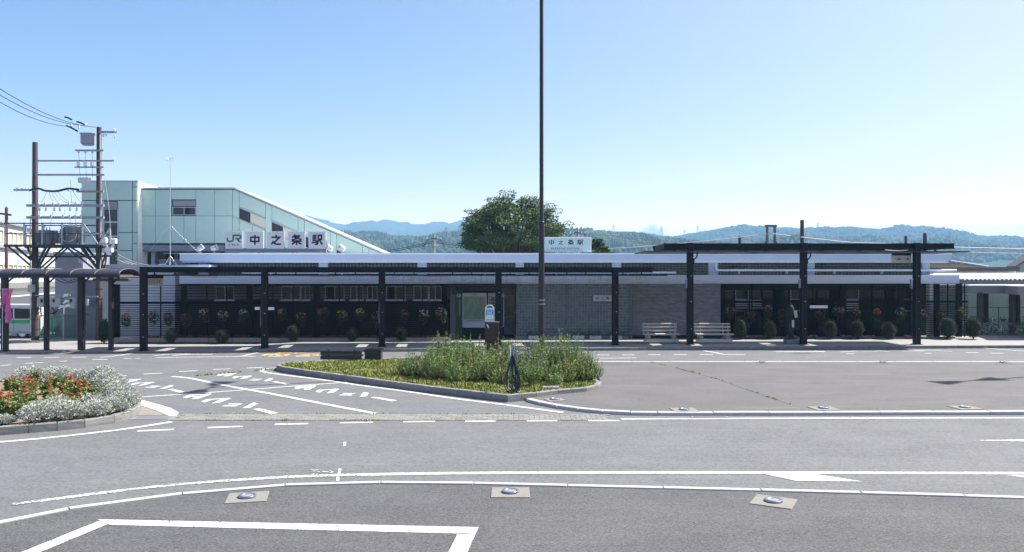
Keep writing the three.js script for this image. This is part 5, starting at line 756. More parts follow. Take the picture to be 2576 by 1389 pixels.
// coiled garden hose on its stake
{
  const d = 22.6, y0 = isleTop - 0.02, x = X(1290, d), t = thing('hose_stake', 'white stake with a blue tap post carrying the hose', 'stake', [x, y0, -d]);
  mesh('stake', tube([[-0.14, 0.0, 0.05], [-0.1, 0.5, 0.04], [-0.075, 0.95, 0.03], [-0.07, 1.36, 0.02]], 0.013, 20), M.white, t); mesh('tap_post', [rod([0.02, 0, -0.05], [0.02, 1.12, -0.05], 0.016), rod([0.02, 1.1, -0.05], [0.02, 1.36, -0.05], 0.014)], M.galv, t); mesh('tap_sleeve', rod([0.02, 1.12, -0.05], [0.02, 1.34, -0.05], 0.026), std([0.04, 0.16, 0.5], 0.4), t);
  const hs = thing('garden_hose', 'long black garden hose hung in loops at the island corner', 'hose', [x, y0, -d]), gs = [];
  const loopW = [0.045, 0.07, 0.05, 0.1, 0.13, 0.16, 0.21, 0.27], loopB = [0.2, 0.12, 0.3, 0.05, 0.09, 0.04, 0.06, 0.03], loopS = [0.07, 0.09, 0.05, 0.08, 0.03, 0.06, -0.01, -0.02];
  for (let i = 0; i < 8; i++) { const z = 0.02 + i * 0.011, top = 1.13 - 0.01 * i, pts = []; for (let k = 0; k < 16; k++) { const a = k / 16 * 6.2832, s = 0.5 - 0.5 * Math.cos(a), lw = loopW[i] * Math.sin(a) * (0.3 + 1.1 * Math.pow(s, 1.6)); pts.push(V(lw + loopS[i] * s + rr(-0.01, 0.01), lerp(top, loopB[i], s), z + 0.1 * s + rr(-0.012, 0.012) + (s > 0.9 ? 0.04 : 0))); } gs.push(new THREE.TubeGeometry(new THREE.CatmullRomCurve3(pts, true), 90, 0.0155, 7, true)); }
  mesh('loops', gs, std([0.016, 0.016, 0.018], 0.38), hs);
  mesh('tail', tube([[-0.2, 0.03, 0.15], [-0.05, 0.02, 0.24], [0.15, 0.02, 0.22], [0.22, 0.06, 0.12], [0.1, 0.2, 0.1], [0.02, 0.5, 0.08]], 0.0165, 40, 7), std([0.016, 0.016, 0.018], 0.38), hs);
}
// ---------- flower bed at the left ----------
{
  const outer = [[-16, -16.6], [-13, -16.95], [-11.25, -17.2], [-10.28, -17.72], [-9.83, -18.05], [-9.45, -18.65], [-9.38, -19.3], [-9.55, -20.2], [-10.4, -21.9], [-11.6, -23.6], [-13, -24.8], [-17, -25.2]];
  const run = polyStep(outer, 0.68), inner = pathOffset(run, 0.3)[0];
  const bed = struct(mesh('flower_bed', flat([...inner, [-18, -25], [-18, -16.5]], 0.12), mottled([0.2, 0.15, 0.1], 0.2, 0.3, 0.9, 256, 0.95, 80)), 'kerbed flower bed with silver foliage plants at the left', 'flower bed');
  kerbRun(bed, run, 0.16, 0.19, M.kerbOld, 1, 0.012);
  const silver = [[0.47, 0.5, 0.44], [0.41, 0.44, 0.39], [0.52, 0.54, 0.48]];
  function miller(x, z, r, h, n, label) {
    const t = thing('dusty_miller', label, 'silver plant', [x, 0.12, z], 0, 'silver foliage plants in the flower bed'), b = leafBuf(), st = [];
    for (let i = 0; i < n; i++) { const a = rr(0, 6.28), k = Math.pow(rnd(), 0.45), e = rr(0.02, 1), cx = Math.cos(a) * k * r * (0.75 + 0.35 * (1 - e)), cz = Math.sin(a) * k * r * (0.75 + 0.35 * (1 - e)), cy = h * (0.22 + 0.72 * Math.sqrt(1 - 0.72 * k * k) * e + 0.06 * rnd()); if (i % 4 === 0) st.push(rod([cx * 0.3, 0, cz * 0.3], [cx, cy, cz], 0.007, 0.004, 3)); const c = tint(silver[Math.floor(rnd() * 3)], 0.12), dx = Math.cos(a) * (0.3 + k), dz = Math.sin(a) * (0.3 + k), up = rr(0.3, 1.3); const L = rr(0.08, 0.125); leafInto(b, cx, cy, cz, dx, up, dz, L, 0.026, ...c); for (let q = 0; q < 4; q++) { const u = rr(0.25, 0.7); leafInto(b, cx + dx * L * u * 0.6, cy + up * L * u * 0.6, cz + dz * L * u * 0.6, dx + rr(-1.4, 1.4), up + rr(-0.4, 0.6), dz + rr(-1.4, 1.4), L * 0.55, 0.021, ...c); } }
    mesh('stems', st, std([0.14, 0.12, 0.1], 0.9), t); mesh('foliage', leafGeo(b), new THREE.MeshStandardMaterial({ vertexColors: true, roughness: 0.9, side: THREE.DoubleSide }), t);
  }
  const sp = [[-10.85, -17.95, 0.42, 0.62, 'front silver plant left of its neighbours near the kerb shadow'], [-10.35, -18.25, 0.42, 0.6, 'front silver plant in the middle of the kerb row'], [-9.95, -18.65, 0.38, 0.52, 'silver plant third along the front kerb'], [-9.72, -19.2, 0.34, 0.5, 'silver plant at the right corner of the flower bed'], [-9.9, -19.9, 0.4, 0.58, 'silver plant behind the right corner of the flower bed'], [-10.35, -19.35, 0.42, 0.58, 'silver plant inside the corner between its neighbours'], [-10.9, -18.75, 0.4, 0.62, 'silver plant beside the foremost red flowers'], [-10.3, -20.7, 0.4, 0.62, 'silver plant along the back kerb near the corner'], [-10.8, -21.5, 0.42, 0.6, 'silver plant midway along the back kerb'], [-11.3, -22.3, 0.42, 0.66, 'silver plant beside the upper red flowers'], [-11.9, -23.1, 0.45, 0.75, 'tall silver plant near the back of the flower bed'], [-12.4, -23.8, 0.45, 0.85, 'tallest silver plant at the back of the flower bed'], [-13.4, -24.2, 0.45, 0.6, 'silver plant at the back left edge of the bed'], [-14.2, -24.5, 0.5, 0.72, 'silver plant behind the left red flowers at the back'], [-15.2, -24.7, 0.5, 0.7, 'leftmost silver plant at the back of the bed'], [-11.5, -17.7, 0.22, 0.26, 'small silver plant at the left front kerb']];
  for (const [x, z, r, h, l] of sp) miller(x, z, r * 0.95, h * 0.78, 460, l);
  const lg = [[0.17, 0.22, 0.03], [0.11, 0.17, 0.025], [0.22, 0.24, 0.05]];
  function salvia(x, z, h, n, label) {
    const t = thing('red_salvia', label, 'red flowers', [x, 0.12, z], 0, 'red flowering plants in the flower bed'), b = leafBuf(), f = leafBuf(), st = [];
    for (let i = 0; i < n; i++) { const a = rr(0, 6.28), k = rr(0, 0.22), sx = Math.cos(a) * k, sz = Math.sin(a) * k, hh = h * rr(0.7, 1.08); st.push(rod([sx * 0.4, 0, sz * 0.4], [sx, hh, sz], 0.006, 0.004, 3)); for (let q = 0; q < 40; q++) { const u = rr(0.12, 0.98), w = rr(0, 6.28); leafInto(b, lerp(sx * 0.4, sx, u), hh * u, lerp(sz * 0.4, sz, u), Math.cos(w), rr(-0.7, 0.4), Math.sin(w), rr(0.07, 0.12), 0.06, ...tint(lg[Math.floor(rnd() * 3)], 0.2)); } if (rnd() < 0.17) for (let q = 0; q < 20; q++) { const w = rr(0, 6.28); leafInto(f, sx, hh + rr(-0.05, 0.16), sz, Math.cos(w), rr(0.1, 0.8), Math.sin(w), 0.036, 0.022, ...tint([0.55, 0.035, 0.03], 0.3)); } }
    mesh('stems', st, std([0.15, 0.17, 0.05], 0.85), t); mesh('leaves', leafGeo(b), leafGlow, t); if (f.p.length) stuff(mesh('flower_spikes', leafGeo(f), leafMat, t));
  }
  const sal = [[-12.3, -18.3], [-11.9, -18.6], [-11.5, -19.0], [-12.6, -19.0], [-12.1, -19.4], [-11.7, -19.8], [-12.9, -19.7], [-12.4, -20.2], [-11.9, -20.6], [-13.0, -20.6], [-12.5, -21.1], [-11.95, -21.5], [-13.2, -21.5], [-12.6, -22.0], [-12.2, -22.4], [-11.1, -19.5], [-11.2, -20.3], [-10.9, -20.0], [-11.4, -21.2], [-10.75, -19.2], [-13.3, -22.4], [-12.9, -18.0], [-13.4, -18.6], [-13.6, -19.4], [-13.7, -20.2], [-13.9, -21], [-13.9, -22], [-14, -22.9], [-13.1, -23.2], [-12.7, -22.8], [-14.3, -20.6], [-14.4, -21.6], [-13.2, -18.2], [-12.3, -19.0], [-12.7, -20.6], [-14.7, -19.4], [-15.2, -20.4], [-15.0, -22.2], [-14.8, -23.2], [-15.6, -21.5], [-15.4, -23.4], [-13.9, -23.6], [-13.5, -24.0], [-14.6, -24.0], [-13.9, -18.0], [-14.4, -18.7], [-16, -22.6]];
  sal.forEach(([x, z], i) => salvia(x + rr(-0.1, 0.1), z, rr(0.34, 0.45), 11, 'yellow-green plant with red flower spikes in the flower bed'));
}
// ---------- pale green overbridge building behind the station ----------
{
  const G1 = thing('green_building', 'pale green panelled overbridge building with a sloping stair roof', 'building'), dA = 52, dB = 52.6, t = 0.05;
  const pm = [0, 1, 2].map((k) => mottled([[0.41, 0.565, 0.51], [0.425, 0.58, 0.525], [0.4, 0.555, 0.5]][k], 0.012, 0.03, 5, 128, 0.45, 90 + k)), joint = std([0.10, 0.13, 0.12], 0.8), trim = std([0.34, 0.37, 0.42], 0.5), whiteM = std([0.8, 0.8, 0.79], 0.6), beige = std([0.55, 0.52, 0.42], 0.7);
  const panel = (d, pts, mat) => { // upright panel from surveyed corners, shrunk for the joint
    const p = pts.map(([u, v]) => [X(u, d), Y(v, d)]), cx = p.reduce((s, q) => s + q[0], 0) / p.length, cy = p.reduce((s, q) => s + q[1], 0) / p.length, g = 0.014;
    const q = p.map(([x, y]) => [x - Math.sign(x - cx) * g, y - Math.sign(y - cy) * g]); const ge = plate(q, -d + 0.03, t), u = ge.attributes.uv; mesh('wall_panel', ge, mat || pm[Math.floor(rnd() * 3)], G1);
  };
  const rect = (d, u0, u1, v0, v1, m) => panel(d, [[u0, v1], [u1, v1], [u1, v0], [u0, v0]], m);
  // block A
  const ax0 = X(205, dA), ax1 = X(345, dA);
  mesh('backing_wall', span(ax0, ax1, 0, Y(457, dA), -dA - 0.025, -dA - 5), joint, G1);
  mesh('side_wall', span(ax1 - 0.01, ax1 + 0.03, 0, Y(458, dA), -dA - 0.03, -dA - 5), whiteM, G1);
  for (const [a, b, c, d] of [[205, 269, 456, 504], [269, 333, 456, 504], [334, 345, 456, 470], [334, 345, 471, 504], [205, 262, 505, 585], [297, 333, 505, 585], [334, 345, 505, 585], [205, 262, 586, 668], [297, 333, 586, 630], [297, 333, 631, 690], [334, 345, 586, 613], [334, 345, 614, 690], [205, 262, 669, 690]]) rect(dA, a, b, c, d);
  mesh('roof_edge', span(ax0 - 0.05, ax1 + 0.05, Y(457, dA), Y(455.5, dA) + 0.03, -dA + 0.05, -dA - 5.05), trim, G1);
  const win = (d, u0, u1, v0, v1, nx = 1) => { const a = X(u0, d), b = X(u1, d), y0 = Y(v1, d), y1 = Y(v0, d), w = mesh('window', span(a, b, y0, y1, -d + 0.0, -d - 0.02), M.glassDark, G1), f = 0.05, gs = [span(a - f, b + f, y0 - f, y0, -d + 0.06, -d - 0.02), span(a - f, b + f, y1, y1 + f, -d + 0.06, -d - 0.02), span(a - f, a, y0, y1, -d + 0.06, -d - 0.02), span(b, b + f, y0, y1, -d + 0.06, -d - 0.02)]; for (let k = 1; k < nx; k++) gs.push(span(lerp(a, b, k / nx) - f / 2, lerp(a, b, k / nx) + f / 2, y0, y1, -d + 0.05, -d + 0.002)); mesh('frame', gs, M.galv, w); };
  const louver = (d, u0, u1, v0, v1) => { const a = X(u0, d), b = X(u1, d), y0 = Y(v1, d), y1 = Y(v0, d), w = mesh('louver', span(a, b, y0, y1, -d, -d - 0.02), M.darkSteel, G1), n = 7; for (let k = 0; k < n; k++) mesh('louver_slat', box(b - a, (y1 - y0) / n * 0.62, 0.05, (a + b) / 2, lerp(y0, y1, (k + 0.5) / n), -d + 0.03, 0, 0, 0.5), trim, w); };
  louver(dA, 263, 296, 508, 523); for (const [a, b] of [[527, 557], [561, 593], [597, 628], [632, 665]]) win(dA, 263, 296, a, b);
  // block B and the stair C
  const slope = 0.4345, roofV = (u) => (u < 590 ? 476 : 476 + (u - 590) * slope);
  const sil = [[352, 613], [565, 613], [565, 712], [1040, 712], [1040, roofV(1040)], [590, 476], [352, 476]].map(([u, v]) => [X(u, dB), Y(v, dB)]);
  mesh('backing_wall', plate(sil, -dB - 0.025, 4.2), joint, G1);
  { const r0 = [X(350, dB), Y(476, dB)], r1 = [X(590, dB), Y(476, dB)], r2 = [X(1040, dB), Y(roofV(1040), dB)]; mesh('roof_sheet', [bar([r0[0], r0[1] + 0.05, -dB - 2.1], [r1[0], r1[1] + 0.05, -dB - 2.1], 4.5, 0.1), bar([r1[0], r1[1] + 0.05, -dB - 2.1], [r2[0], r2[1] + 0.05, -dB - 2.1], 4.5, 0.1)], trim, G1); }
  const colsB = [352, 391, 431, 493, 540, 585];
  for (let i = 0; i < 5; i++) { const [a, b] = [colsB[i], colsB[i + 1]]; if (i === 2) { rect(dB, a, b, 477.5, 502); rect(dB, a, 463, 543.5, 612); rect(dB, 463, b, 543.5, 612); } else { rect(dB, a, b, 477.5, 543.5); rect(dB, a, b, 543.5, 612); } }
  louver(dB, 436, 492, 505, 518); win(dB, 436, 491, 523, 540, 2);
  panel(dB, [[585, 543.5], [602, 551], [602, roofV(602) + 1.5], [590, 477.5], [585, 477.5]]); panel(dB, [[585, 612], [602, 612], [602, 551], [585, 543.5]]);
  const bay = [[602, 668], [684, 750], [766, 831], [847, 912], [928, 990]];
  for (const [a, b] of bay) {
    const wt = (u) => 522 + (u - 602) * 0.43, wb = (u) => 551 + (u - 602) * 0.43, d = dB;
    panel(d, [[a, wt(a)], [b, wt(b)], [b, roofV(b) + 1.5], [a, roofV(a) + 1.5]]);
    if (wb(a) < 700) {
      const lo = Math.max(713, wb(b) + 6), mid = (a + b) / 2; panel(d, [[a, lo], [mid, lo], [mid, wb(mid)], [a, wb(a)]]); panel(d, [[mid, lo], [b, lo], [b, wb(b)], [mid, wb(mid)]]);
      const P2 = (pts) => pts.map(([u, v]) => [X(u, d), Y(v, d)]);
      const w = mesh('window', plate(P2([[a, wb(a)], [lerp(a, b, 0.42), wb(lerp(a, b, 0.42))], [lerp(a, b, 0.42), wt(lerp(a, b, 0.42))], [a, wt(a)]]), -d + 0.0, 0.03), M.glassDark, G1);
      mesh('window_blind', plate(P2([[lerp(a, b, 0.42), wb(lerp(a, b, 0.42))], [b, wb(b)], [b, wt(b)], [lerp(a, b, 0.42), wt(lerp(a, b, 0.42))]]), -d + 0.001, 0.03), beige, w);
      mesh('frame', [[a, wt], [a, wb]].map(([_, f]) => bar([X(a, d), Y(f(a), d), -d + 0.04], [X(b, d), Y(f(b), d), -d + 0.04], 0.08, 0.07)), M.galv, w);
    }
  }
  for (const [a, b] of [[668, 684], [750, 766], [831, 847], [912, 928]]) panel(dB, [[a, 713], [b, 713], [b, roofV(b) + 1.5], [a, roofV(a) + 1.5]]);
  // open storey under the bridge
  mesh('lower_wall', span(X(352, 56), X(575, 56), 0, Y(613, 56), -56.2, -56.8), std([0.03, 0.045, 0.045], 0.5), G1);
  mesh('edge_beam', span(X(357, dB), X(566, dB), Y(632, dB), Y(616, dB), -dB - 0.1, -dB - 0.6), std([0.18, 0.21, 0.27], 0.5), G1);
  for (const u of [362, 380, 438, 470, 540]) mesh('column', span(X(u, 53.4), X(u + 9, 53.4), 0, Y(632, 53.4), -53.4, -53.9), u === 380 ? std([0.5, 0.52, 0.62], 0.5) : std([0.1, 0.12, 0.16], 0.5), G1);
  mesh('canopy_edge', span(X(398, 53), X(462, 53), Y(664, 53), Y(652, 53), -53.1, -56), std([0.16, 0.19, 0.24], 0.5), G1);
  mesh('handrail', [span(X(410, 53), X(470, 53), 5.0, 5.06, -53.05, -53.1)], M.galv, G1);
}
// roof antenna
{
  const d = 44, x = X(436, d), t = thing('roof_antenna', 'thin television antenna mast at the left end of the station', 'antenna', [x, 4.12, -d + 0.4]);
  mesh('mast', rod([0, 0, 0], [0, Y(398, d) - 4.12, 0], 0.022, 0.016, 8), M.alu, t); mesh('tripod', [0, 2.1, 4.2].map((a) => rod([Math.cos(a) * 0.35, 0, Math.sin(a) * 0.35], [0, 0.5, 0], 0.012, 0.012, 5)), M.alu, t);
  const h = Y(403, d) - 4.12; mesh('yagi', [rod([-0.3, h - 0.1, 0], [0.18, h + 0.05, 0], 0.012, 0.012, 5), ...[-0.25, -0.12, 0, 0.1].map((k) => rod([k, h + k * 0.3 - 0.14, 0.1], [k, h + k * 0.3 + 0.2, -0.1], 0.007, 0.007, 4)), rod([0.15, h - 0.2, 0], [0.12, h + 0.3, 0], 0.01, 0.01, 4)], M.alu, t);
  mesh('guy_wire', [[-2.4, 0.4, -0.5], [1.9, 0.15, -0.6], [-1.2, 0.1, 1.0]].map((p) => rod([0, 2.2, 0], p, 0.006, 0.006, 4)), M.alu, t);
}
// ---------- transformer platform on two poles ----------
{
  const d = 42.6, T = thing('transformer_platform', 'steel platform with transformers between two concrete power poles', 'transformer platform', [0, 0, 0]);
  const x = (u) => X(u, d), y = (v) => Y(v, d), z = -d;
  for (const [u, v, r] of [[88, 358, 0.165], [249, 320, 0.155]]) { const p = mesh('pole', rod([x(u), 0, z], [x(u), y(v), z], r * 1.15, r * 0.8, 20), M.concretePole, T); for (let k = 0; k < 6; k++) mesh('band', new THREE.CylinderGeometry(r * 1.2, r * 1.2, 0.04, 18).translate(x(u), 0.6 + k * 0.55, z), M.darkSteel, p); }
  const arm = (u0, u1, v, s = 0.09, dz = 0.2, m = M.greyPaint) => mesh('cross_arm', box(x(u1) - x(u0), s, s, (x(u0) + x(u1)) / 2, y(v), z + dz), m, T);
  arm(95, 292, 406, 0.08); arm(95, 268, 441, 0.09); arm(195, 266, 380, 0.09); arm(193, 266, 422, 0.07); arm(254, 299, 334, 0.1); arm(73, 266, 518, 0.13); arm(73, 266, 548, 0.13); arm(42, 100, 479, 0.09, 0.25); arm(200, 266, 483, 0.1, 0.25, std([0.3, 0.24, 0.19], 0.8));
  const ins = (u, v, h = 0.16, r = 0.06) => mesh('insulator', lathe([[0.001, -h / 2], [r, -h / 2], [r * 0.5, -h / 5], [r * 0.95, 0], [r * 0.5, h / 6], [r * 0.8, h / 3], [0.001, h / 2]], 10).translate(x(u), y(v), z + 0.25), M.porcelain, T);
  for (const u of [104, 120, 141, 155, 180, 197, 212]) { ins(u, 514, 0.22, 0.085); ins(u + 2, 527, 0.2, 0.07); } for (const u of [106, 135, 165, 182, 196, 210]) ins(u, 546, 0.2, 0.09);
  for (const u of [50, 62, 72, 80, 178, 190, 200, 210, 222]) ins(u, 478, 0.18, 0.07); for (const u of [204, 221, 238]) { ins(u, 384, 0.13, 0.08); mesh('switch_box', rbox(0.13, 0.3, 0.12, x(u), y(414), z + 0.28, 0.02), M.porcelain, T); }
  for (const [u, v] of [[266, 342], [273, 340], [294, 330], [294, 345], [205, 322], [221, 316], [186, 318]]) ins(u, v, 0.2, 0.06);
  // dark slack cable bundle between the poles
  mesh('cable_bundle', tube([[x(82), y(480), z + 0.27], [x(105), y(476), z + 0.27], [x(120), y(481), z + 0.27], [x(150), y(482), z + 0.27], [x(180), y(476), z + 0.27], [x(205), y(479), z + 0.27]], 0.06, 30), M.rubber, T);
  mesh('switch_gear', [rbox(0.62, 0.55, 0.4, x(222), y(350), z + 0.05, 0.03), box(0.7, 0.05, 0.45, x(222), y(337), z + 0.05), rbox(0.5, 0.12, 0.3, x(222), y(364), z + 0.05, 0.02)], M.greyPaint, T);
  mesh('instrument_box', rbox(0.6, 0.3, 0.3, x(217), y(455), z + 0.2, 0.05), M.offwhite, T);
  // jumper wires
  const w = []; for (const [u, v, u2, v2, s] of [[204, 388, 206, 408, 0.02], [221, 388, 222, 408, 0.02], [238, 388, 239, 408, 0.02], [206, 420, 208, 448, 0.05], [222, 420, 224, 448, 0.05], [239, 420, 238, 448, 0.05], [125, 482, 105, 512, 0.15], [130, 482, 142, 514, 0.1], [136, 482, 156, 513, 0.1], [142, 482, 180, 512, 0.15], [150, 480, 197, 512, 0.2], [190, 480, 212, 512, 0.1], [106, 530, 108, 546, 0.05], [140, 530, 137, 546, 0.05], [170, 530, 166, 546, 0.05], [197, 530, 196, 548, 0.05], [211, 530, 210, 546, 0.05], [108, 552, 124, 575, 0.05], [136, 552, 130, 575, 0.04], [182, 552, 186, 570, 0.04], [196, 552, 200, 570, 0.04], [184, 455, 186, 512, 0.1]]) w.push(sagTube([x(u), y(v), z + 0.26], [x(u2), y(v2), z + 0.24], s, 0.009, 8, 4)); mesh('jumper_wire', w, M.rubber, T);
  mesh('pole_cable', [tube([[x(255), y(340), z + 0.16], [x(257), y(420), z + 0.17], [x(258), y(500), z + 0.18], [x(257), y(600), z + 0.19], [x(256), y(700), z + 0.19]], 0.028, 30), tube([[x(260), y(380), z + 0.1], [x(266), y(450), z + 0.1], [x(276), y(520), z + 0.12], [x(283), y(600), z + 0.15]], 0.012, 20)], std([0.5, 0.48, 0.45], 0.6), T);
  // platform deck, railing, braces
  const px0 = x(37), px1 = x(268), py = y(617), zf = z + 0.95, zbk = z - 0.95;
  mesh('deck', [span(px0, px1, py - 0.12, py, zf, zf - 0.12), span(px0, px1, py - 0.12, py, zbk, zbk + 0.12), span(px0 + 0.02, px1 - 0.02, py - 0.06, py - 0.01, zf - 0.12, zbk + 0.12)], M.darkSteel, T);
  for (const zz of [zf - 0.06, zbk + 0.06]) { for (const u of [37, 86, 131, 180, 229]) mesh('rail_post', box(0.07, y(566) - py, 0.07, x(u) + (u === 37 ? 0.05 : 0), (y(566) + py) / 2, zz), M.galv, T); for (const v of [566, 590]) mesh('rail', box(x(230) - px0, v === 566 ? 0.06 : 0.045, 0.045, (px0 + x(230)) / 2, y(v) + (v === 566 ? 0.03 : 0), zz), M.darkSteel, T); }
  for (const [a, b] of [[[232, 566], [268, 616]], [[297, 577], [270, 616]], [[297, 577], [297, 616]], [[232, 590], [297, 590]], [[268, 616], [297, 616]]]) mesh('end_brace', bar([x(a[0]), y(a[1]), zf - 0.06], [x(b[0]), y(b[1]), zf - 0.06], 0.06), M.galv, T);
  for (const zz of [zf - 0.1, zbk + 0.1]) for (const [a, b] of [[[44, 620], [82, 668]], [[62, 620], [84, 655]], [[140, 620], [94, 676]], [[150, 620], [94, 688]], [[185, 620], [240, 676]], [[195, 620], [243, 660]], [[222, 620], [246, 672]], [[262, 620], [252, 660]]]) mesh('knee_brace', bar([x(a[0]), y(a[1]), zz], [x(b[0]), y(b[1]), z + Math.sign(zz - z) * 0.2], 0.09), M.darkSteel, T);
  mesh('lower_rail', box(x(262) - x(76), 0.09, 0.09, (x(262) + x(76)) / 2, y(646), z + 0.2), M.darkSteel, T);
  // ladder
  const lx0 = x(62), lx1 = x(71); const lad = mesh('ladder', [tube([[lx0, 0.4, z - 0.5], [lx0, y(560), z - 0.5], [lx0 + 0.03, y(540), z - 0.5], [lx0 + 0.3, y(537), z - 0.4]], 0.025, 20), tube([[lx1, 0.4, z - 0.5], [lx1, y(562), z - 0.5], [lx1 + 0.03, y(544), z - 0.5], [lx1 + 0.2, y(541), z - 0.4]], 0.025, 20)], M.galv, T); for (let k = 0; k < 18; k++) mesh('rung', rod([lx0, 0.8 + k * 0.34, z - 0.5], [lx1, 0.8 + k * 0.34, z - 0.5], 0.014, 0.014, 5), M.galv, lad);
  // transformers
  const tm = std([0.2, 0.21, 0.25], 0.45);
  const tr = (u, v0, v1, r, fins) => { const b = mesh('transformer', [rod([x(u), y(v1), z + 0.3], [x(u), y(v0), z + 0.3], r, r, 24), new THREE.CylinderGeometry(r * 1.08, r * 1.08, 0.06, 24).translate(x(u), y(v0), z + 0.3)], tm, T); for (let k = 0; k < fins; k++) { const a = k / fins * 6.28; mesh('fin', box(0.16, (y(v0) - y(v1)) * 0.75, 0.025, x(u) + Math.cos(a) * (r + 0.06), (y(v0) + y(v1)) / 2, z + 0.3 + Math.sin(a) * (r + 0.06), -a), tm, b); } for (const o of [-0.16, 0, 0.16]) mesh('bushing', lathe([[0.04, 0], [0.06, 0.03], [0.03, 0.05], [0.055, 0.08], [0.025, 0.12], [0.001, 0.2]], 10).translate(x(u) + o, y(v0) + 0.03, z + 0.3), M.porcelain, b); };
  tr(126, 582, 616, 0.4, 10); tr(190, 573, 616, 0.46, 12); mesh('transformer', rbox(0.34, 0.7, 0.5, x(147), y(597), z + 0.2, 0.03), tm, T);
  for (const u of [156, 162, 169]) ins(u, 604, 0.3, 0.09);
  mesh('cable_loop', [tube([[x(176), y(578), z + 0.82], [x(176), y(598), z + 0.86], [x(190), y(610), z + 0.88], [x(208), y(604), z + 0.84], [x(214), y(588), z + 0.8]], 0.018, 24)], std([0.55, 0.53, 0.48], 0.5), T);
  mesh('thick_cable', [[[246, 585], [258, 600], [262, 640], [254, 690]], [[250, 590], [270, 612], [276, 650], [262, 700]], [[262, 595], [273, 625], [268, 660], [258, 700]]].map((l) => tube(l.map(([u, v], i) => [x(u), y(v), z + 0.3 + 0.04 * i]), 0.035, 20)), M.rubber, T);
  // cable ends with white terminations
  for (const [u, v] of [[275, 606], [298, 608]]) mesh('cable_head', [rbox(0.28, 0.3, 0.24, x(u), y(v), z + 0.5, 0.05), rod([x(u), y(v + 6), z + 0.5], [x(u) - 0.04, y(v + 14), z + 0.5], 0.04)], M.white, T);
  mesh('cable_head', [rbox(0.4, 0.28, 0.28, x(286), y(630), z + 0.5, 0.05), bar([x(277), y(612), z + 0.5], [x(283), y(628), z + 0.5], 0.07), bar([x(297), y(614), z + 0.5], [x(289), y(628), z + 0.5], 0.07), rod([x(286), y(634), z + 0.5], [x(284), y(642), z + 0.5], 0.12)], M.white, T);
  mesh('cable_shelf', box(x(302) - x(253), 0.08, 0.3, (x(302) + x(253)) / 2, y(645), z + 0.4), M.darkSteel, T);
  // meters and junction boxes on the lower pole
  for (const [u0, u1, v0, v1] of [[105, 134, 748, 772], [136, 163, 748, 772], [187, 199, 748, 775], [218, 232, 752, 769], [82, 96, 716, 735]]) { const b = mesh('meter_box', rbox(x(u1) - x(u0), y(v0) - y(v1), 0.22, (x(u0) + x(u1)) / 2, (y(v0) + y(v1)) / 2, z + 0.35, 0.015), std([0.36, 0.37, 0.4], 0.55), T); if (v0 < 750 && v0 > 740) mesh('meter_glass', box(0.12, 0.18, 0.02, (x(u0) + x(u1)) / 2 - 0.05, y(756), z + 0.465), M.glassDark, b); }
  mesh('box_rack', [box(x(185) - x(100), 0.06, 0.3, (x(185) + x(100)) / 2, y(743), z + 0.3), box(x(252) - x(188), 0.06, 0.08, (x(252) + x(188)) / 2, y(746), z + 0.25), box(0.06, y(742) , 0.06, x(166), y(742) / 2, z + 0.25)], M.greyPaint, T);
  mesh('conduit', [[[108, 773], [112, 782], [102, 790]], [[140, 773], [150, 786], [132, 788]], [[160, 773], [150, 784], [120, 790]], [[222, 770], [214, 784], [232, 792]], [[165, 700], [180, 708], [200, 702], [235, 712]], [[150, 702], [175, 712], [205, 706]]].map((l) => tube(l.map(([u, v], i) => [x(u), y(v), z + 0.4 - 0.03 * i]), 0.022, 14)), M.rubber, T);
  for (const [u, v] of [[180, 742], [181, 757], [184, 768], [170, 770]]) mesh('lamp_fitting', [rbox(0.22, 0.14, 0.16, x(u), y(v), z + 0.5, 0.03), rod([x(u) - 0.1, y(v) - 0.05, z + 0.5], [x(u) - 0.2, y(v) - 0.12, z + 0.5], 0.04)], M.white, T);
}
// overhead wires running to the upper left
{
  const a = (u, v) => [X(u, 42.5), Y(v, 42.5), -42.3], b = (u, v, d) => [X(u, d), Y(v, d), -d];
  [[a(186, 320), b(-260, 62, 22), 'lowest'], [a(221, 318), b(-260, 50, 22), 'middle'], [a(249, 322), b(-240, 44, 22), 'uppermost']].forEach(([p, q, l]) => tag(mesh('power_line', sagTube(p, q, 0.7, 0.016, 24, 5), M.rubber), `${l} overhead wire running from the power pole to the upper left`, 'power line', 'overhead wires at the upper left'));
  for (const [u, v, u2, v2] of [[168, 296, 185, 303], [198, 308, 216, 315], [172, 318, 200, 332]]) tag(mesh('wire_clamp', tube([a(u, v), a((u + u2) / 2, (v + v2) / 2 - 1), a(u2, v2)], 0.05, 8), M.rubber), `dark strain clamp on the overhead wire ${u < 170 ? 'highest up' : u < 190 ? 'lowest down' : 'nearest the pole'}`, 'wire clamp', 'strain clamps on the overhead wires');
  tag(mesh('service_cable', [sagTube([X(300, 42.5), Y(640, 42.5), -42.3], [X(420, 44), 4.15, -43.6], 0.25, 0.025), sagTube([X(300, 42.5), Y(648, 42.5), -42.3], [X(350, 43.2), 4.12, -43.0], 0.05, 0.03), sagTube([X(296, 42.5), Y(652, 42.5), -42.3], [X(338, 43.2), 4.12, -43.0], 0.05, 0.03)], std([0.3, 0.28, 0.27], 0.6)), 'service cables from the transformer poles down to the station roof', 'cable');
}
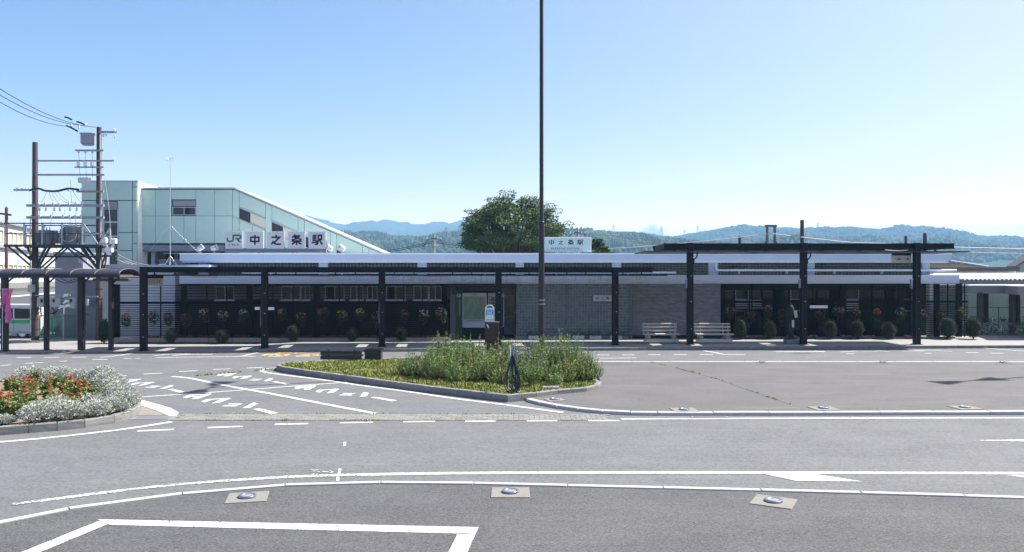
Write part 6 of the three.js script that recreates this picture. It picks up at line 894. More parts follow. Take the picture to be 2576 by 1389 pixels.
// small substation house, fence, shed, van
{
  const d = 45.2, s = thing('substation_house', 'plain grey equipment house behind the transformer poles', 'building', [0, 0, 0]), g1 = mottled([0.28, 0.29, 0.34], 0.02, 0.05, 3, 128, 0.7, 110);
  mesh('wall', span(X(138, d), X(208, d), 0, Y(638, d), -d, -d - 3), g1, s); mesh('roof_slab', span(X(136, d), X(210, d), Y(638, d), Y(634.5, d), -d + 0.12, -d - 3.1), M.greyPaint, s);
  mesh('annex_wall', span(X(209, d), X(262, d), 0, Y(704, d), -d + 0.3, -d - 2), std([0.2, 0.21, 0.26], 0.7), s); mesh('low_wall', span(X(150, 44.3), X(262, 44.3), 0, Y(772, 44.3), -44.3, -44.5), std([0.24, 0.24, 0.25], 0.8), s);
  for (let k = 0; k < 6; k++) mesh('vent_slat', box(0.5, 0.04, 0.05, X(213, d) + 0.1, Y(660 - k * 3, d), -d + 0.35), M.white, s);
  const fd = 43.7, f = thing('green_fence', 'green wire mesh fence below the transformer platform', 'fence', [0, 0, -fd]), fm = std([0.03, 0.22, 0.16], 0.5);
  for (const [u0, u1] of [[100, 132], [133, 196]]) {
    const a = X(u0, fd), b = X(u1, fd), y1 = Y(794, fd), y0 = 0.12; mesh('frame', [rod([a, 0, 0], [a, y1, 0], 0.03), rod([b, 0, 0], [b, y1, 0], 0.03), rod([a, y1, 0], [b, y1, 0], 0.025), rod([a, y0, 0], [b, y0, 0], 0.02)], fm, f);
    const ws = []; for (let q = a - (y1 - y0); q < b; q += 0.085) for (const s2 of [1, -1]) { let xa = q, xb = q + (y1 - y0), ya = y0, yb2 = y1; if (xa < a) { ya += a - xa; xa = a; } if (xb > b) { yb2 -= xb - b; xb = b; } if (xb - xa < 0.03) continue; if (s2 < 0) { ws.push(rod([a + b - xa, ya, 0], [a + b - xb, yb2, 0], 0.005, 0.005, 3)); } else ws.push(rod([xa, ya, 0.004], [xb, yb2, 0.004], 0.005, 0.005, 3)); } stuff(mesh('wire_mesh', ws, fm, f));
  }
  // long pale shed running away at the far left
  const sh = thing('long_shed', 'long pale industrial shed with window bands at the left edge', 'building', [X(-60, 52), 0, -52], Math.atan2(-(-70 + 52), X(120, 70) - X(-60, 52)));
  const L = 24, pw = std([0.5, 0.53, 0.58], 0.6), beige = std([0.5, 0.47, 0.33], 0.5), Hs = 7.35;
  mesh('wall', [span(0, L, 0, 3.3, 0, -4), span(0, L, 4.4, 5.9, 0.01, -4), span(0, L, 6.9, Hs, 0, -4)], pw, sh);
  mesh('eave', [span(-0.2, L + 0.2, Hs, Hs + 0.12, 0.25, -4.2), span(0, L, 5.55, 5.75, 0.25, 0.02)], M.greyPaint, sh); mesh('band_base', span(0, L, 3.3, 4.4, -0.2, -4), std([0.3, 0.3, 0.25], 0.8), sh); mesh('band_base', span(0, L, 5.9, 6.9, -0.2, -4), std([0.3, 0.32, 0.25], 0.8), sh);
  for (const [y0, y1] of [[3.3, 4.4], [5.9, 6.9]]) for (let k = 0; k < 20; k++) { const w = mesh('window', span(k * 1.2 + 0.06, k * 1.2 + 1.14, y0 + 0.06, y1 - 0.06, -0.1, -0.14), beige, sh); mesh('frame', [span(k * 1.2 - 0.05, k * 1.2 + 0.05, y0, y1, 0, -0.15), span(k * 1.2 + 0.05, k * 1.2 + 1.15, y1 - 0.06, y1 - 0.002, 0, -0.15)], M.white, w); }
  mesh('concrete_ledge', span(0, L, 2.55, 3.0, 0.5, 0), M.kerbOld, sh); mesh('white_band', span(0, L, 1.9, 2.5, 0.06, 0.02), M.white, sh); mesh('dark_base', span(0, L, 0, 1.85, 0.06, 0.02), std([0.1, 0.1, 0.12], 0.7), sh);
  const bp = thing('brown_post', 'reddish brown steel post with a side arm at the left edge', 'post', [X(16, 49), 0, -49]); mesh('shaft', rod([0, 0, 0], [0, Y(525, 49), 0], 0.1, 0.09, 12), std([0.16, 0.06, 0.045], 0.6), bp); mesh('finial', lathe([[0.09, 0], [0.11, 0.05], [0.03, 0.12], [0.001, 0.2]], 10).translate(0, Y(525, 49), 0), std([0.16, 0.06, 0.045], 0.6), bp); mesh('side_arm', [bar([0.3, Y(541, 49), 0], [-1.6, Y(531, 49), 0.4], 0.12)], std([0.16, 0.06, 0.045], 0.6), bp);
}
{
  // taxi van parked at the left edge, seen from its right side
  const d = 43.7, t = thing('parked_van', 'white and silver van with a green stripe parked at the left edge', 'van', [X(96, d) - 4.7, 0, -d - 0.9]);
  const prof = (pts, r) => pts; const body = [[0.05, 0.32], [4.62, 0.32], [4.7, 0.55], [4.68, 1.02], [4.55, 1.72], [4.35, 1.86], [1.6, 1.88], [1.25, 1.78], [0.55, 1.12], [0.08, 0.98], [0.0, 0.6]];
  const s = new THREE.Shape(body.map((p) => new THREE.Vector2(...p))), g = new THREE.ExtrudeGeometry(s, { depth: 1.5, bevelEnabled: true, bevelSize: 0.06, bevelThickness: 0.1, bevelSegments: 3 }); 
  mesh('body', g.translate(0, 0, -0.75), new THREE.MeshPhysicalMaterial({ color: lin(0.62, 0.64, 0.66), roughness: 0.3, clearcoat: 0.6 }), t);
  const z = 0.856, pl = (pts, m, n, dz = 0) => mesh(n, plate(pts, z + 0.012 + dz, 0.02), m, t);
  pl([[1.05, 1.12], [1.5, 1.68], [1.95, 1.7], [1.95, 1.12]], M.glassDark, 'window'); pl([[2.05, 1.12], [2.05, 1.7], [3.25, 1.7], [3.25, 1.12]], M.glassDark, 'window'); pl([[3.35, 1.12], [3.35, 1.7], [4.3, 1.66], [4.45, 1.12]], M.glassDark, 'window');
  pl([[0.1, 0.86], [4.68, 0.86], [4.67, 1.05], [0.4, 1.05]], std([0.03, 0.38, 0.13], 0.4), 'stripe'); pl([[0.05, 0.3], [4.68, 0.3], [4.7, 0.42], [0.02, 0.42]], std([0.3, 0.31, 0.33], 0.5), 'sill'); pl([[0.1, 0.42], [4.69, 0.42], [4.69, 0.85], [0.06, 0.85]], std([0.42, 0.44, 0.46], 0.35), 'lower_panel', -0.004);
  for (const x of [2.0, 3.3]) pl([[x - 0.006, 0.45], [x + 0.006, 0.45], [x + 0.006, 1.1], [x - 0.006, 1.1]], M.black, 'door_seam', 0.006); for (const x of [2.25, 3.1]) mesh('handle', rbox(0.16, 0.04, 0.04, x, 0.98, z + 0.03, 0.015), M.black, t);
  for (const x of [0.95, 3.75]) for (const zz of [0.72, -0.72]) { const wgeo = new THREE.CylinderGeometry(0.32, 0.32, 0.2, 24); wgeo.rotateX(Math.PI / 2); const w = mesh('wheel', wgeo.translate(x, 0.32, zz), M.rubber, t); const rim = new THREE.CylinderGeometry(0.2, 0.2, 0.21, 20); rim.rotateX(Math.PI / 2); mesh('rim', rim.translate(x, 0.32, zz), M.alu, w); }
  for (const zz of [0.6, -0.6]) { mesh('headlight', rbox(0.08, 0.18, 0.3, 0.02, 0.78, zz, 0.03), M.porcelain, t); mesh('tail_light', rbox(0.06, 0.5, 0.14, 4.68, 1.2, zz, 0.02), M.red, t); }
}
// ---------- right side: bicycle shelter, low buildings ----------
{
  const t = thing('bicycle_shelter', 'flat roofed bicycle shelter on round brown columns at the right edge', 'shelter', [0, 0, 0]), A = [X(2428, 45), -45], B = [X(2528, 44.6), -44.6], C = [26.9, -41.7], D = [37, -41.7], Y0 = 2.5, Y1 = 2.92, fm = mottled([0.2, 0.19, 0.205], 0.04, 0.12, 2.5, 128, 0.75, 120);
  const back = [[37, -50], [A[0] - 0.1, -49.6]];
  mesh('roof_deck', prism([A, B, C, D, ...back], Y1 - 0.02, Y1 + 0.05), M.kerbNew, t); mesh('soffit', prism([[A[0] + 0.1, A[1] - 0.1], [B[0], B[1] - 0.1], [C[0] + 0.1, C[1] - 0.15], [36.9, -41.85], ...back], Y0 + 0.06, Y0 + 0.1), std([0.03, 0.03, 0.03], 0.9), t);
  for (const [p, q] of [[A, B], [B, C], [C, D], [back[1], A]]) mesh('fascia', bar([p[0], (Y0 + Y1) / 2, p[1]], [q[0], (Y0 + Y1) / 2, q[1]], 0.08, Y1 - Y0), fm, t);
  const cm = mottled([0.05, 0.034, 0.03], 0.05, 0.12, 1, 64, 0.7, 121);
  for (const [u, d] of [[2465, 44.9], [2546, 44.6], [2480, 48.5], [2560, 48.5]]) mesh('column', rod([X(u, d), 0.14, -d], [X(u, d), Y0 + 0.06, -d], 0.16, 0.155, 18), cm, t);
  mesh('bike_rail', [rod([X(2432, 46.5), 0.5, -46.5], [X(2640, 46.5), 0.5, -46.5], 0.025), ...[2440, 2480, 2520, 2560, 2600].map((u) => rod([X(u, 46.5), 0.14, -46.5], [X(u, 46.5), 0.5, -46.5], 0.025))], M.galv, t);
}
// bicycles
function bicycle(x, z, turn, col, basket, label) {
  const t = thing('bicycle', label, 'bicycle', [x, 0.145, z], turn, 'bicycles parked under the shelter'), R = 0.33, wb = 1.08, fr = std(col, 0.35, { metalness: 0.2 });
  for (const s of [0, 1]) { const w = mesh('wheel', new THREE.TorusGeometry(R - 0.018, 0.02, 8, 36).translate(s * wb, R, 0), M.rubber, t); mesh('rim', new THREE.TorusGeometry(R - 0.045, 0.009, 6, 32).translate(s * wb, R, 0), M.alu, w); const sp = []; for (let k = 0; k < 14; k++) { const a = k / 14 * 6.283; sp.push(rod([s * wb, R, 0.015 * (k % 2 ? 1 : -1)], [s * wb + Math.cos(a) * (R - 0.045), R + Math.sin(a) * (R - 0.045), 0], 0.002, 0.002, 3)); } mesh('spokes', sp, M.alu, w); mesh('mudguard', new THREE.TorusGeometry(R + 0.025, 0.016, 5, 20, 2.4).rotateZ(0.35).translate(s * wb, R, 0), fr, t); }
  const bb = [0.46, 0.29, 0], st = [0.3, 0.74, 0], hd = [0.87, 0.78, 0], hl = [0.91, 0.62, 0];
  mesh('frame', [rod(bb, st, 0.017), rod(bb, hl, 0.022), rod([0.36, 0.56, 0], [0.88, 0.74, 0], 0.017), rod([0, R, 0.05], bb, 0.011), rod([0, R, 0.05], st, 0.01), rod([0, R, -0.05], bb, 0.011), rod([0, R, -0.05], st, 0.01), rod(hl, hd, 0.022)], fr, t);
  mesh('fork', [rod(hl, [wb, R, 0.05], 0.013), rod(hl, [wb, R, -0.05], 0.013)], fr, t);
  mesh('handlebar', [rod(hd, [0.85, 0.98, 0], 0.013), tube([[0.68, 1.0, 0.28], [0.84, 1.02, 0.2], [0.88, 0.99, 0], [0.84, 1.02, -0.2], [0.68, 1.0, -0.28]], 0.012, 20)], M.chrome, t);
  mesh('saddle', [rbox(0.26, 0.07, 0.17, 0.26, 0.87, 0, 0.03, 2), rod(st, [0.28, 0.85, 0], 0.014)], M.rubber, t);
  mesh('crank', [new THREE.TorusGeometry(0.09, 0.008, 5, 20).translate(0.46, 0.29, 0.05), rod([0.46, 0.29, 0.06], [0.56, 0.16, 0.08], 0.01), rod([0.46, 0.29, -0.06], [0.36, 0.42, -0.08], 0.01)], M.chrome, t);
  if (basket) { const bk = []; for (let k = 0; k <= 6; k++) { const q = k / 6; bk.push(rod([0.98 + q * 0.3, 0.72, 0.14], [0.95 + q * 0.36, 0.96, 0.19], 0.006, 0.006, 3), rod([0.98 + q * 0.3, 0.72, -0.14], [0.95 + q * 0.36, 0.96, -0.19], 0.006, 0.006, 3)); } for (const y of [0.72, 0.84, 0.96]) { const e = 0.14 + (y - 0.72) * 0.2; bk.push(rod([0.96, y, e], [1.3, y, e], 0.008, 0.008, 4), rod([0.96, y, -e], [1.3, y, -e], 0.008, 0.008, 4), rod([1.3, y, -e], [1.3, y, e], 0.008, 0.008, 4)); } mesh('basket', bk, M.darkSteel, t); }
  mesh('rack', [rod([-0.3, 0.72, 0.06], [0.25, 0.72, 0.06], 0.008), rod([-0.3, 0.72, -0.06], [0.25, 0.72, -0.06], 0.008), rod([-0.05, 0.72, 0.06], [0, R, 0.06], 0.007)], M.darkSteel, t);
}
{
  const d = 44.3; bicycle(X(2543, d), -d - 0.2, Math.PI - 0.12, [0.42, 0.43, 0.47], true, 'silver bicycle with a front basket between the shelter columns');
  bicycle(X(2452, d + 1), -d - 1.1, 0.6, [0.05, 0.05, 0.06], true, 'dark bicycle half hidden left of the first shelter column'); bicycle(X(2484, d + 1.2), -d - 1.3, 2.0, [0.3, 0.3, 0.33], false, 'bicycle behind the silver one with a bent step-through frame'); bicycle(X(2566, d), -d - 0.6, 0.25, [0.12, 0.13, 0.16], true, 'bicycle at the right picture edge');
}
{
  const d = 51, t = thing('green_warehouse', 'pale green low warehouse with a corrugated roof edge at the right', 'building', [0, 0, 0]), a = X(2424, d), b = X(2720, d), gw = mottled([0.42, 0.55, 0.48], 0.02, 0.06, 4, 128, 0.6, 130);
  const n = 8; for (let i = 0; i < n; i++) mesh('wall_panel', span(lerp(a, b, i / n) + 0.01, lerp(a, b, (i + 1) / n) - 0.01, 0, 3.05, -d, -d - 0.1), gw, t);
  mesh('backing_wall', span(a + 0.02, b, 0, 3.0, -d - 0.11, -d - 5), std([0.1, 0.13, 0.12], 0.8), t);
  mesh('eave_beam', span(a, b, 3.05, 3.22, -d + 0.12, -d - 5), M.greyPaint, t);
  { const pos = [], idx = [], nn = 260; for (let i = 0; i <= nn; i++) { const xx = lerp(a - 0.3, b, i / nn), yy = 0.045 * Math.sin(i / nn * (b - a) / 0.27 * 6.283); pos.push(xx, 3.28 + yy, -d + 0.35, xx, 3.62 + yy, -d - 5); if (i < nn) idx.push(i * 2, i * 2 + 2, i * 2 + 1, i * 2 + 1, i * 2 + 2, i * 2 + 3); } const g = new THREE.BufferGeometry(); g.setAttribute('position', new THREE.Float32BufferAttribute(pos, 3)); g.setIndex(idx); g.computeVertexNormals(); mesh('corrugated_roof', g, std([0.62, 0.62, 0.63], 0.6, { side: THREE.DoubleSide }), t); }
  const fz = -d + 2.4, f = thing('wire_fence', 'thin green rail fence behind the bicycle shelter', 'fence', [0, 0, 0]), fm = std([0.04, 0.16, 0.12], 0.6); for (let u = 2432; u < 2700; u += 40) mesh('post', rod([X(u, -fz), 0, fz], [X(u, -fz), 1.6, fz], 0.03), fm, f); mesh('rail', [rod([X(2430, -fz), 1.55, fz], [X(2700, -fz), 1.55, fz], 0.02), rod([X(2430, -fz), 0.5, fz], [X(2700, -fz), 0.5, fz], 0.02)], fm, f);
  const wv = leafBuf(); for (let k = 0; k < 900; k++) leafInto(wv, X(rr(2440, 2640), -fz - 0.5), rr(0.02, 0.6) * rr(0.5, 1.4), fz - 0.5 + rr(-0.3, 0.3), rr(-0.4, 0.4), 1, rr(-0.4, 0.4), rr(0.15, 0.35), 0.03, ...tint([0.16, 0.22, 0.04])); stuff(tag(mesh('fence_weeds', leafGeo(wv), leafGlow), 'tall sunlit weeds along the fence behind the bicycles', 'weeds'));
  // house with the brown hip roof, long white wall
  const h = thing('brown_roof_house', 'low house with a brown tiled hip roof right behind the station', 'house', [0, 0, 0]), hd = 62, hx0 = X(2322, hd), hx1 = X(2486, hd), rx = X(2425, hd), ry = Y(648, hd), ey = Y(673, hd);
  const rm = mottled([0.075, 0.06, 0.05], 0.14, 0.18, 1.6, 256, 0.9, 131); 
  { const g = new THREE.BufferGeometry(), zf = -hd, zr = -hd - 5, zk = -hd - 10; g.setAttribute('position', new THREE.Float32BufferAttribute([hx0, ey, zf, hx1, ey, zf, rx, ry, zr, hx0, ey, zf, rx, ry, zr, hx0 + 1.5, ry, zr, hx1, ey, zf, hx1, ey, zk, rx, ry, zr, hx0, ey, zk, hx0, ey, zf, hx0 + 1.5, ry, zr], 3)); g.setAttribute('uv', new THREE.Float32BufferAttribute([0, 0, 5, 0, 3, 4, 0, 0, 3, 4, 1, 4, 0, 0, 6, 0, 3, 4, 0, 0, 6, 0, 3, 4], 2)); g.computeVertexNormals(); mesh('roof', g, rm, h); for (let k = 1; k < 9; k++) { const q = k / 9; mesh('tile_course', bar([lerp(hx0, hx0 + 1.5, q), lerp(ey, ry, q) + 0.02, lerp(zf, zr, q)], [lerp(hx1, rx, q), lerp(ey, ry, q) + 0.02, lerp(zf, zr, q)], 0.06, 0.05), rm, h); } mesh('ridge', bar([hx1, ey + 0.06, zf], [rx, ry + 0.06, zr], 0.2, 0.14), M.offwhite, h); mesh('ridge', bar([hx0 + 1.5, ry + 0.06, zr], [rx, ry + 0.06, zr], 0.2, 0.14), rm, h); }
  mesh('wall', span(hx0 + 0.4, hx1 - 0.4, 0, ey - 0.02, -hd - 0.4, -hd - 9), M.whitePaint, h);
  const w = thing('long_white_building', 'long low white building with a dark roof edge at the right', 'building', [0, 0, 0]), wd = 57, wx0 = X(2318, wd), wx1 = X(2556, wd); mesh('wall', span(wx0, wx1, 0, Y(682, wd), -wd, -wd - 4), M.whitePaint, w); mesh('roof_edge', span(wx0 - 0.1, wx1 + 0.1, Y(682, wd), Y(672, wd), -wd + 0.3, -wd - 4.2), mottled([0.075, 0.065, 0.06], 0.15, 0.25, 1.5, 128, 0.9, 133), w); mesh('gutter_pipe', rod([X(2340, wd), Y(690, wd), -wd + 0.4], [X(2720, wd), Y(690, wd), -wd + 0.4], 0.09), M.white, w); mesh('lower_roof', span(X(2340, wd), X(2720, wd), Y(697, wd), Y(694, wd), -wd + 1.2, -wd), M.offwhite, w);
  const gb = thing('gable_house', 'grey house gable at the far right edge', 'house', [0, 0, 0]), gz = 66; mesh('wall', plate([[X(2562, gz), 0], [X(2690, gz), 0], [X(2690, gz), Y(655, gz)], [X(2630, gz), Y(622, gz)], [X(2562, gz), Y(668, gz)]], -gz, 1.2), std([0.3, 0.3, 0.32], 0.7), gb); mesh('roof', bar([X(2556, gz), Y(671, gz), -gz - 0.6], [X(2632, gz), Y(620, gz), -gz - 0.6], 1.3, 0.15), std([0.09, 0.09, 0.1], 0.7), gb);
}
// ---------- railway overhead structures ----------
{
  const br = mottled([0.05, 0.034, 0.03], 0.08, 0.15, 1, 64, 0.8, 140), d = 60;
  const pole = (u, v, dd, r, label, n = 'catenary_pole') => { const t = thing(n, label, 'pole', [X(u, dd), 0, -dd], 0, 'brown poles along the railway'); mesh('shaft', rod([0, 0, 0], [0, Y(v, dd), 0], r * 1.1, r, 16), br, t); mesh('cap', new THREE.CylinderGeometry(r * 0.6, r, 0.06, 16).translate(0, Y(v, dd) + 0.03, 0), br, t); for (const k of [0.5, 0.9]) mesh('band', new THREE.CylinderGeometry(r * 1.1, r * 1.1, 0.06, 16).translate(0, Y(v, dd) - k, 0), M.darkSteel, t); return t; };
  pole(2018, 555, d, 0.14, 'tall brown pole above the middle of the tall canopy'); pole(1861, 596, 62, 0.11, 'short brown pole top behind the tall canopy, left of the lattice beam'); pole(2279, 595, 60, 0.1, 'left of two brown pole tops near the tall canopy end'); pole(2327, 588, 60, 0.13, 'right of two brown pole tops near the tall canopy end');
  const g = thing('lattice_gantry', 'grey lattice beam with a small portal frame over the tracks', 'gantry', [0, 0, 0]), z = -d, a = [X(1905, d), Y(612, d)], b = [X(2015, d), Y(590, d)], gm = std([0.3, 0.3, 0.3], 0.6);
  const chord = (dy, dz) => bar([a[0], a[1] + dy * 0.4, z + dz], [b[0], b[1] + dy, z + dz], 0.07); mesh('chord', [chord(0, 0), chord(-0.65, 0), chord(0, -0.5), chord(-0.65, -0.5)], gm, g);
  for (let k = 0; k < 10; k++) { const p = (q, lo) => [lerp(a[0], b[0], q), lerp(a[1] - (lo ? 0.26 : 0), b[1] - (lo ? 0.65 : 0), q), z]; mesh('lattice_bar', bar(p(k / 10, k % 2), p((k + 1) / 10, (k + 1) % 2), 0.05), gm, g); }
  const px0 = X(1930, d), px1 = X(1949, d), py0 = Y(608, d), py1 = Y(571, d); mesh('portal_frame', [box(0.15, py1 - py0, 0.18, px0, (py0 + py1) / 2, z), box(0.15, py1 - py0, 0.18, px1, (py0 + py1) / 2, z), box(px1 - px0 + 0.3, 0.16, 0.22, (px0 + px1) / 2, py1 + 0.08, z), bar([px0, py0, z], [px0 - 0.25, py0 - 0.3, z], 0.16), bar([px1, py0, z], [px1 + 0.25, py0 - 0.3, z], 0.16)], std([0.1, 0.1, 0.12], 0.6), g);
  mesh('insulator', lathe([[0.03, 0], [0.08, 0.1], [0.04, 0.2], [0.08, 0.3], [0.04, 0.4], [0.08, 0.5], [0.02, 0.6], [0.02, 0.9]], 10).translate((px0 + px1) / 2, py1 - 0.95, z), M.porcelain, g);
  mesh('gantry_leg', box(0.3, a[1], 0.3, a[0], a[1] / 2, z), gm, g);
  const W = (l, pts, r) => tag(mesh('contact_wire', tube(pts, r, 30, 5), std([0.45, 0.42, 0.4], 0.5)), l, 'wire', 'wires over the tracks');
  W('pale wire sloping down left from the portal frame', [P3(1940, 588, 59.8), P3(1800, 604, 59.8), P3(1660, 617, 60), P3(1500, 628, 60), P3(1380, 634, 60)], 0.035); W('pale wire sloping down right from the portal frame', [P3(1940, 588, 59.8), P3(2018, 597, 59.8), P3(2140, 610, 60), P3(2260, 614, 60), P3(2400, 622, 60), P3(2640, 627, 60)], 0.035); W('thin lower wire at the right above the low buildings', [P3(2400, 634, 60), P3(2500, 636.5, 60), P3(2640, 639, 60)], 0.02);
}
function P3(u, v, d) { return [X(u, d), Y(v, d), -d]; }
{
  const up = (u, v, d, label) => { const t = thing('utility_pole', label, 'utility pole', [X(u, d), 0, -d]), top = Y(v, d), m = std([0.42, 0.38, 0.34], 0.8); mesh('shaft', rod([0, 0, 0], [0, top, 0], 0.2, 0.13, 12), m, t); for (const k of [0.7, 1.6]) mesh('cross_arm', box(1.9, 0.1, 0.1, 0, top - k, 0.12), M.greyPaint, t); for (const x of [-0.85, -0.45, 0.45, 0.85]) for (const k of [0.55, 1.45]) mesh('insulator', rod([x, top - k - 0.08, 0.12], [x, top - k + 0.14, 0.12], 0.05, 0.03, 6), M.porcelain, t); mesh('cable_hoop', [tube([[-1.3, top - 1.6, 0.1], [-0.9, top - 0.9, 0.1], [0, top - 0.55, 0.1], [0.9, top - 0.9, 0.1], [1.3, top - 1.6, 0.1]], 0.05, 16)], M.rubber, t); return t; };
  up(1092, 588, 95, 'concrete utility pole seen between green roof and big tree'); up(1453, 573, 90, 'utility pole top behind the roof box sign');
  for (const [v, l] of [[606, 'upper'], [610, 'lower']]) tag(mesh('power_line', [sagTube(P3(1092, v, 95), P3(840, v + 40, 95), 0.3, 0.035), sagTube(P3(1092, v, 95), P3(1360, v + 4, 100), 0.5, 0.035)], M.rubber), `${l} wire strung past the distant utility pole`, 'power line', 'wires on the distant pole');
  tag(mesh('power_line', [0, 4, 8].map((k) => sagTube(P3(1456, 583 + k, 90), P3(1900, 606 + k, 120), 0.6, 0.02)), M.rubber), 'three thin wires running right from the pole behind the box sign', 'power line');
}
// ---------- trees ----------
function broadTree(name, label, u, d, rx, top, base, seed, clumps, cols, leafSize, trunkR) {
  const t = thing(name, label, 'tree', [X(u, d), 0, -d]), b = leafBuf(), br = [], r0 = seeded(seed), R2 = (a, c) => a + (c - a) * r0();
  const cy = base + (top - base) * 0.32, ry = top - cy, fork = base * 0.45;
  br.push(rod([0, 0, 0], [0.05, fork, 0], trunkR * 1.25, trunkR, 10));
  for (let i = 0; i < clumps; i++) {
    const a = R2(0, 6.283), e = Math.asin(R2(-0.42, 1)), k = R2(0.55, 1) ** 0.5 * (0.9 + 0.16 * n3(Math.cos(a) * 1.5 + seed, e * 2, Math.sin(a) * 1.5));
    const x = Math.cos(a) * Math.cos(e) * rx * k, z = Math.sin(a) * Math.cos(e) * rx * 0.85 * k, y = cy + Math.sin(e) * (e > 0 ? ry : (cy - base) * 1.1) * k;
    const s = R2(0.4, 0.78) * rx / 4.4; if (e < 0.45 && Math.hypot(x, z) < rx * 0.62 && r0() < 0.86) continue;
    for (let q = 0; q < 125; q++) { const o = onSphere(), kk = Math.cbrt(rnd()); const c = tint(cols[Math.floor(rnd() * cols.length)], 0.25); leafInto(b, x + o[0] * s * 1.15 * kk, y + o[1] * s * 0.42 * kk, z + o[2] * s * 1.15 * kk, o[0] + rr(-0.6, 0.6), rr(-0.7, 0.5), o[2] + rr(-0.6, 0.6), leafSize * rr(0.7, 1.35), leafSize * 0.55, ...c); }
    if (i % 2 === 0) { const mx = x * 0.35, mz = z * 0.35, my = lerp(fork, y, 0.5); br.push(tube([[0, fork * R2(0.85, 1), 0], [mx, my, mz], [x * 0.97, y - 0.15, z * 0.97]], 0.035 + 0.03 * r0(), 7, 4)); }
  }
  for (let i = 0; i < 12; i++) { const a = i / 12 * 6.283 + R2(-0.2, 0.2), k = R2(0.45, 0.75); br.push(tube([[0, fork * 0.9, 0], [Math.cos(a) * rx * 0.16, lerp(fork, cy, 0.6), Math.sin(a) * rx * 0.14], [Math.cos(a) * rx * k, cy + ry * R2(0.1, 0.5), Math.sin(a) * rx * k * 0.8]], 0.1, 9, 5)); }
  mesh('trunk', br, std([0.085, 0.07, 0.055], 0.9), t); mesh('crown', leafGeo(b), leafMat, t);
}
broadTree('zelkova_tree', 'large spreading broadleaf tree behind the station roof', 1288, 68, 4.75, 10.9, 4.6, 31, 330, [[0.055, 0.11, 0.022], [0.08, 0.145, 0.03], [0.035, 0.075, 0.02], [0.13, 0.19, 0.04]], 0.18, 0.32);
broadTree('young_tree', 'small bright green tree right of the roof box sign', 1500, 60, 1.3, 6.3, 4.2, 33, 60, [[0.09, 0.15, 0.035], [0.07, 0.11, 0.03]], 0.2, 0.12);
// ---------- hills ----------
function ridge(name, label, d, pts, depthFront, lowV, mat, rough, n = 260, back = 0.35) {
  const us = pts.map((p) => p[0]), f = (u) => { if (u <= us[0]) return pts[0][1]; for (let i = 0; i < pts.length - 1; i++) if (u <= us[i + 1]) { const q = (u - us[i]) / (us[i + 1] - us[i]), s = q * q * (3 - 2 * q); return lerp(pts[i][1], pts[i + 1][1], lerp(q, s, 0.6)); } return pts[pts.length - 1][1]; };
  const u0 = us[0], u1 = us[us.length - 1], rows = 26, pos = [], uv = [], idx = [];
  const hAt = (u, q) => { const peak = Math.max(2, Y(f(u), d)); const x = X(u, d), zz = q * depthFront; let h = peak * Math.sin(Math.min(1, q) * Math.PI / 2) ** 0.85; h += rough * peak * (fbm(x / (depthFront * 0.35) + d, zz / (depthFront * 0.3), 4)) * Math.sin(Math.min(1, q) * Math.PI) * 0.9; h += q >= 1 ? 0 : -0.0; return Math.max(h, -2); };
  for (let j = 0; j <= rows; j++) for (let i = 0; i <= n; i++) { const u = lerp(u0, u1, i / n), q = j / (rows - 4), zq = d - depthFront * (1 - q); const y = q <= 1 ? hAt(u, q) : Math.max(2, Y(f(u), d)) * (1 - (q - 1) * back * 4) + 0; pos.push(X(u, d), y, -zq); uv.push(X(u, d) / 60, zq / 60); }
  for (let j = 0; j < rows; j++) for (let i = 0; i < n; i++) { const a = j * (n + 1) + i; idx.push(a, a + 1, a + n + 1, a + 1, a + n + 2, a + n + 1); }
  const g = new THREE.BufferGeometry(); g.setAttribute('position', new THREE.Float32BufferAttribute(pos, 3)); g.setAttribute('uv', new THREE.Float32BufferAttribute(uv, 2)); g.setIndex(idx); g.computeVertexNormals();
  struct(mesh(name, g, mat), label, 'hills');
  return { d, depthFront, u0, u1, y: (u, q) => hAt(u, q) };
}
const woodsMat = dataTex(256, 256, (i, j) => { const f = tileNoise(i, j, 256, 9) * 0.5 + tileNoise(i, j, 256, 27) * 0.5, s = 0.7 + 0.6 * rnd(); return [s8((0.026 + 0.012 * f) * s), s8((0.048 + 0.018 * f) * s), s8((0.022 + 0.006 * f) * s)]; });
const hillM = new THREE.MeshStandardMaterial({ map: woodsMat, roughness: 1 });
ridge('far_mountains', 'distant pale blue mountain range at the left', 4000, [[500, 660], [640, 620], [740, 585], [775, 568], [793, 560], [809, 552], [823, 553.5], [841, 565], [864, 564.5], [880, 574], [907, 582], [921, 581], [940, 572], [954, 565], [970, 562], [987, 556], [999, 559], [1026, 567], [1036, 564], [1046, 570], [1067, 571.5], [1106, 569], [1134, 571], [1143, 573.5], [1173, 563.5], [1240, 560], [1320, 572], [1420, 592], [1560, 620]], 1500, 0, hillM, 0.16, 420);
const nearHill = ridge('near_hill', 'green wooded hill behind the station in the middle', 1250, [[560, 645], [700, 617], [790, 605], [868, 600], [923, 599], [979, 603], [1005, 610], [1050, 611], [1106, 608], [1142, 600], [1170, 595], [1300, 594], [1415, 594], [1460, 594], [1520, 598], [1580, 603], [1640, 613], [1700, 621], [1800, 627], [1950, 635], [2150, 645]], 420, 0, hillM, 0.2, 320);
const farHill = ridge('right_hills', 'long blue-green wooded ridge at the right', 2500, [[1380, 625], [1500, 611], [1560, 608], [1610, 610], [1650, 611], [1700, 602], [1740, 595], [1775, 589], [1800, 587], [1850, 587], [1920, 583], [1960, 584], [2000, 589], [2060, 590], [2110, 585], [2150, 584], [2200, 589], [2250, 592], [2300, 598], [2350, 601], [2400, 610], [2450, 617], [2500, 624], [2576, 631], [2700, 639], [2850, 650]], 900, 0, hillM, 0.22, 420);
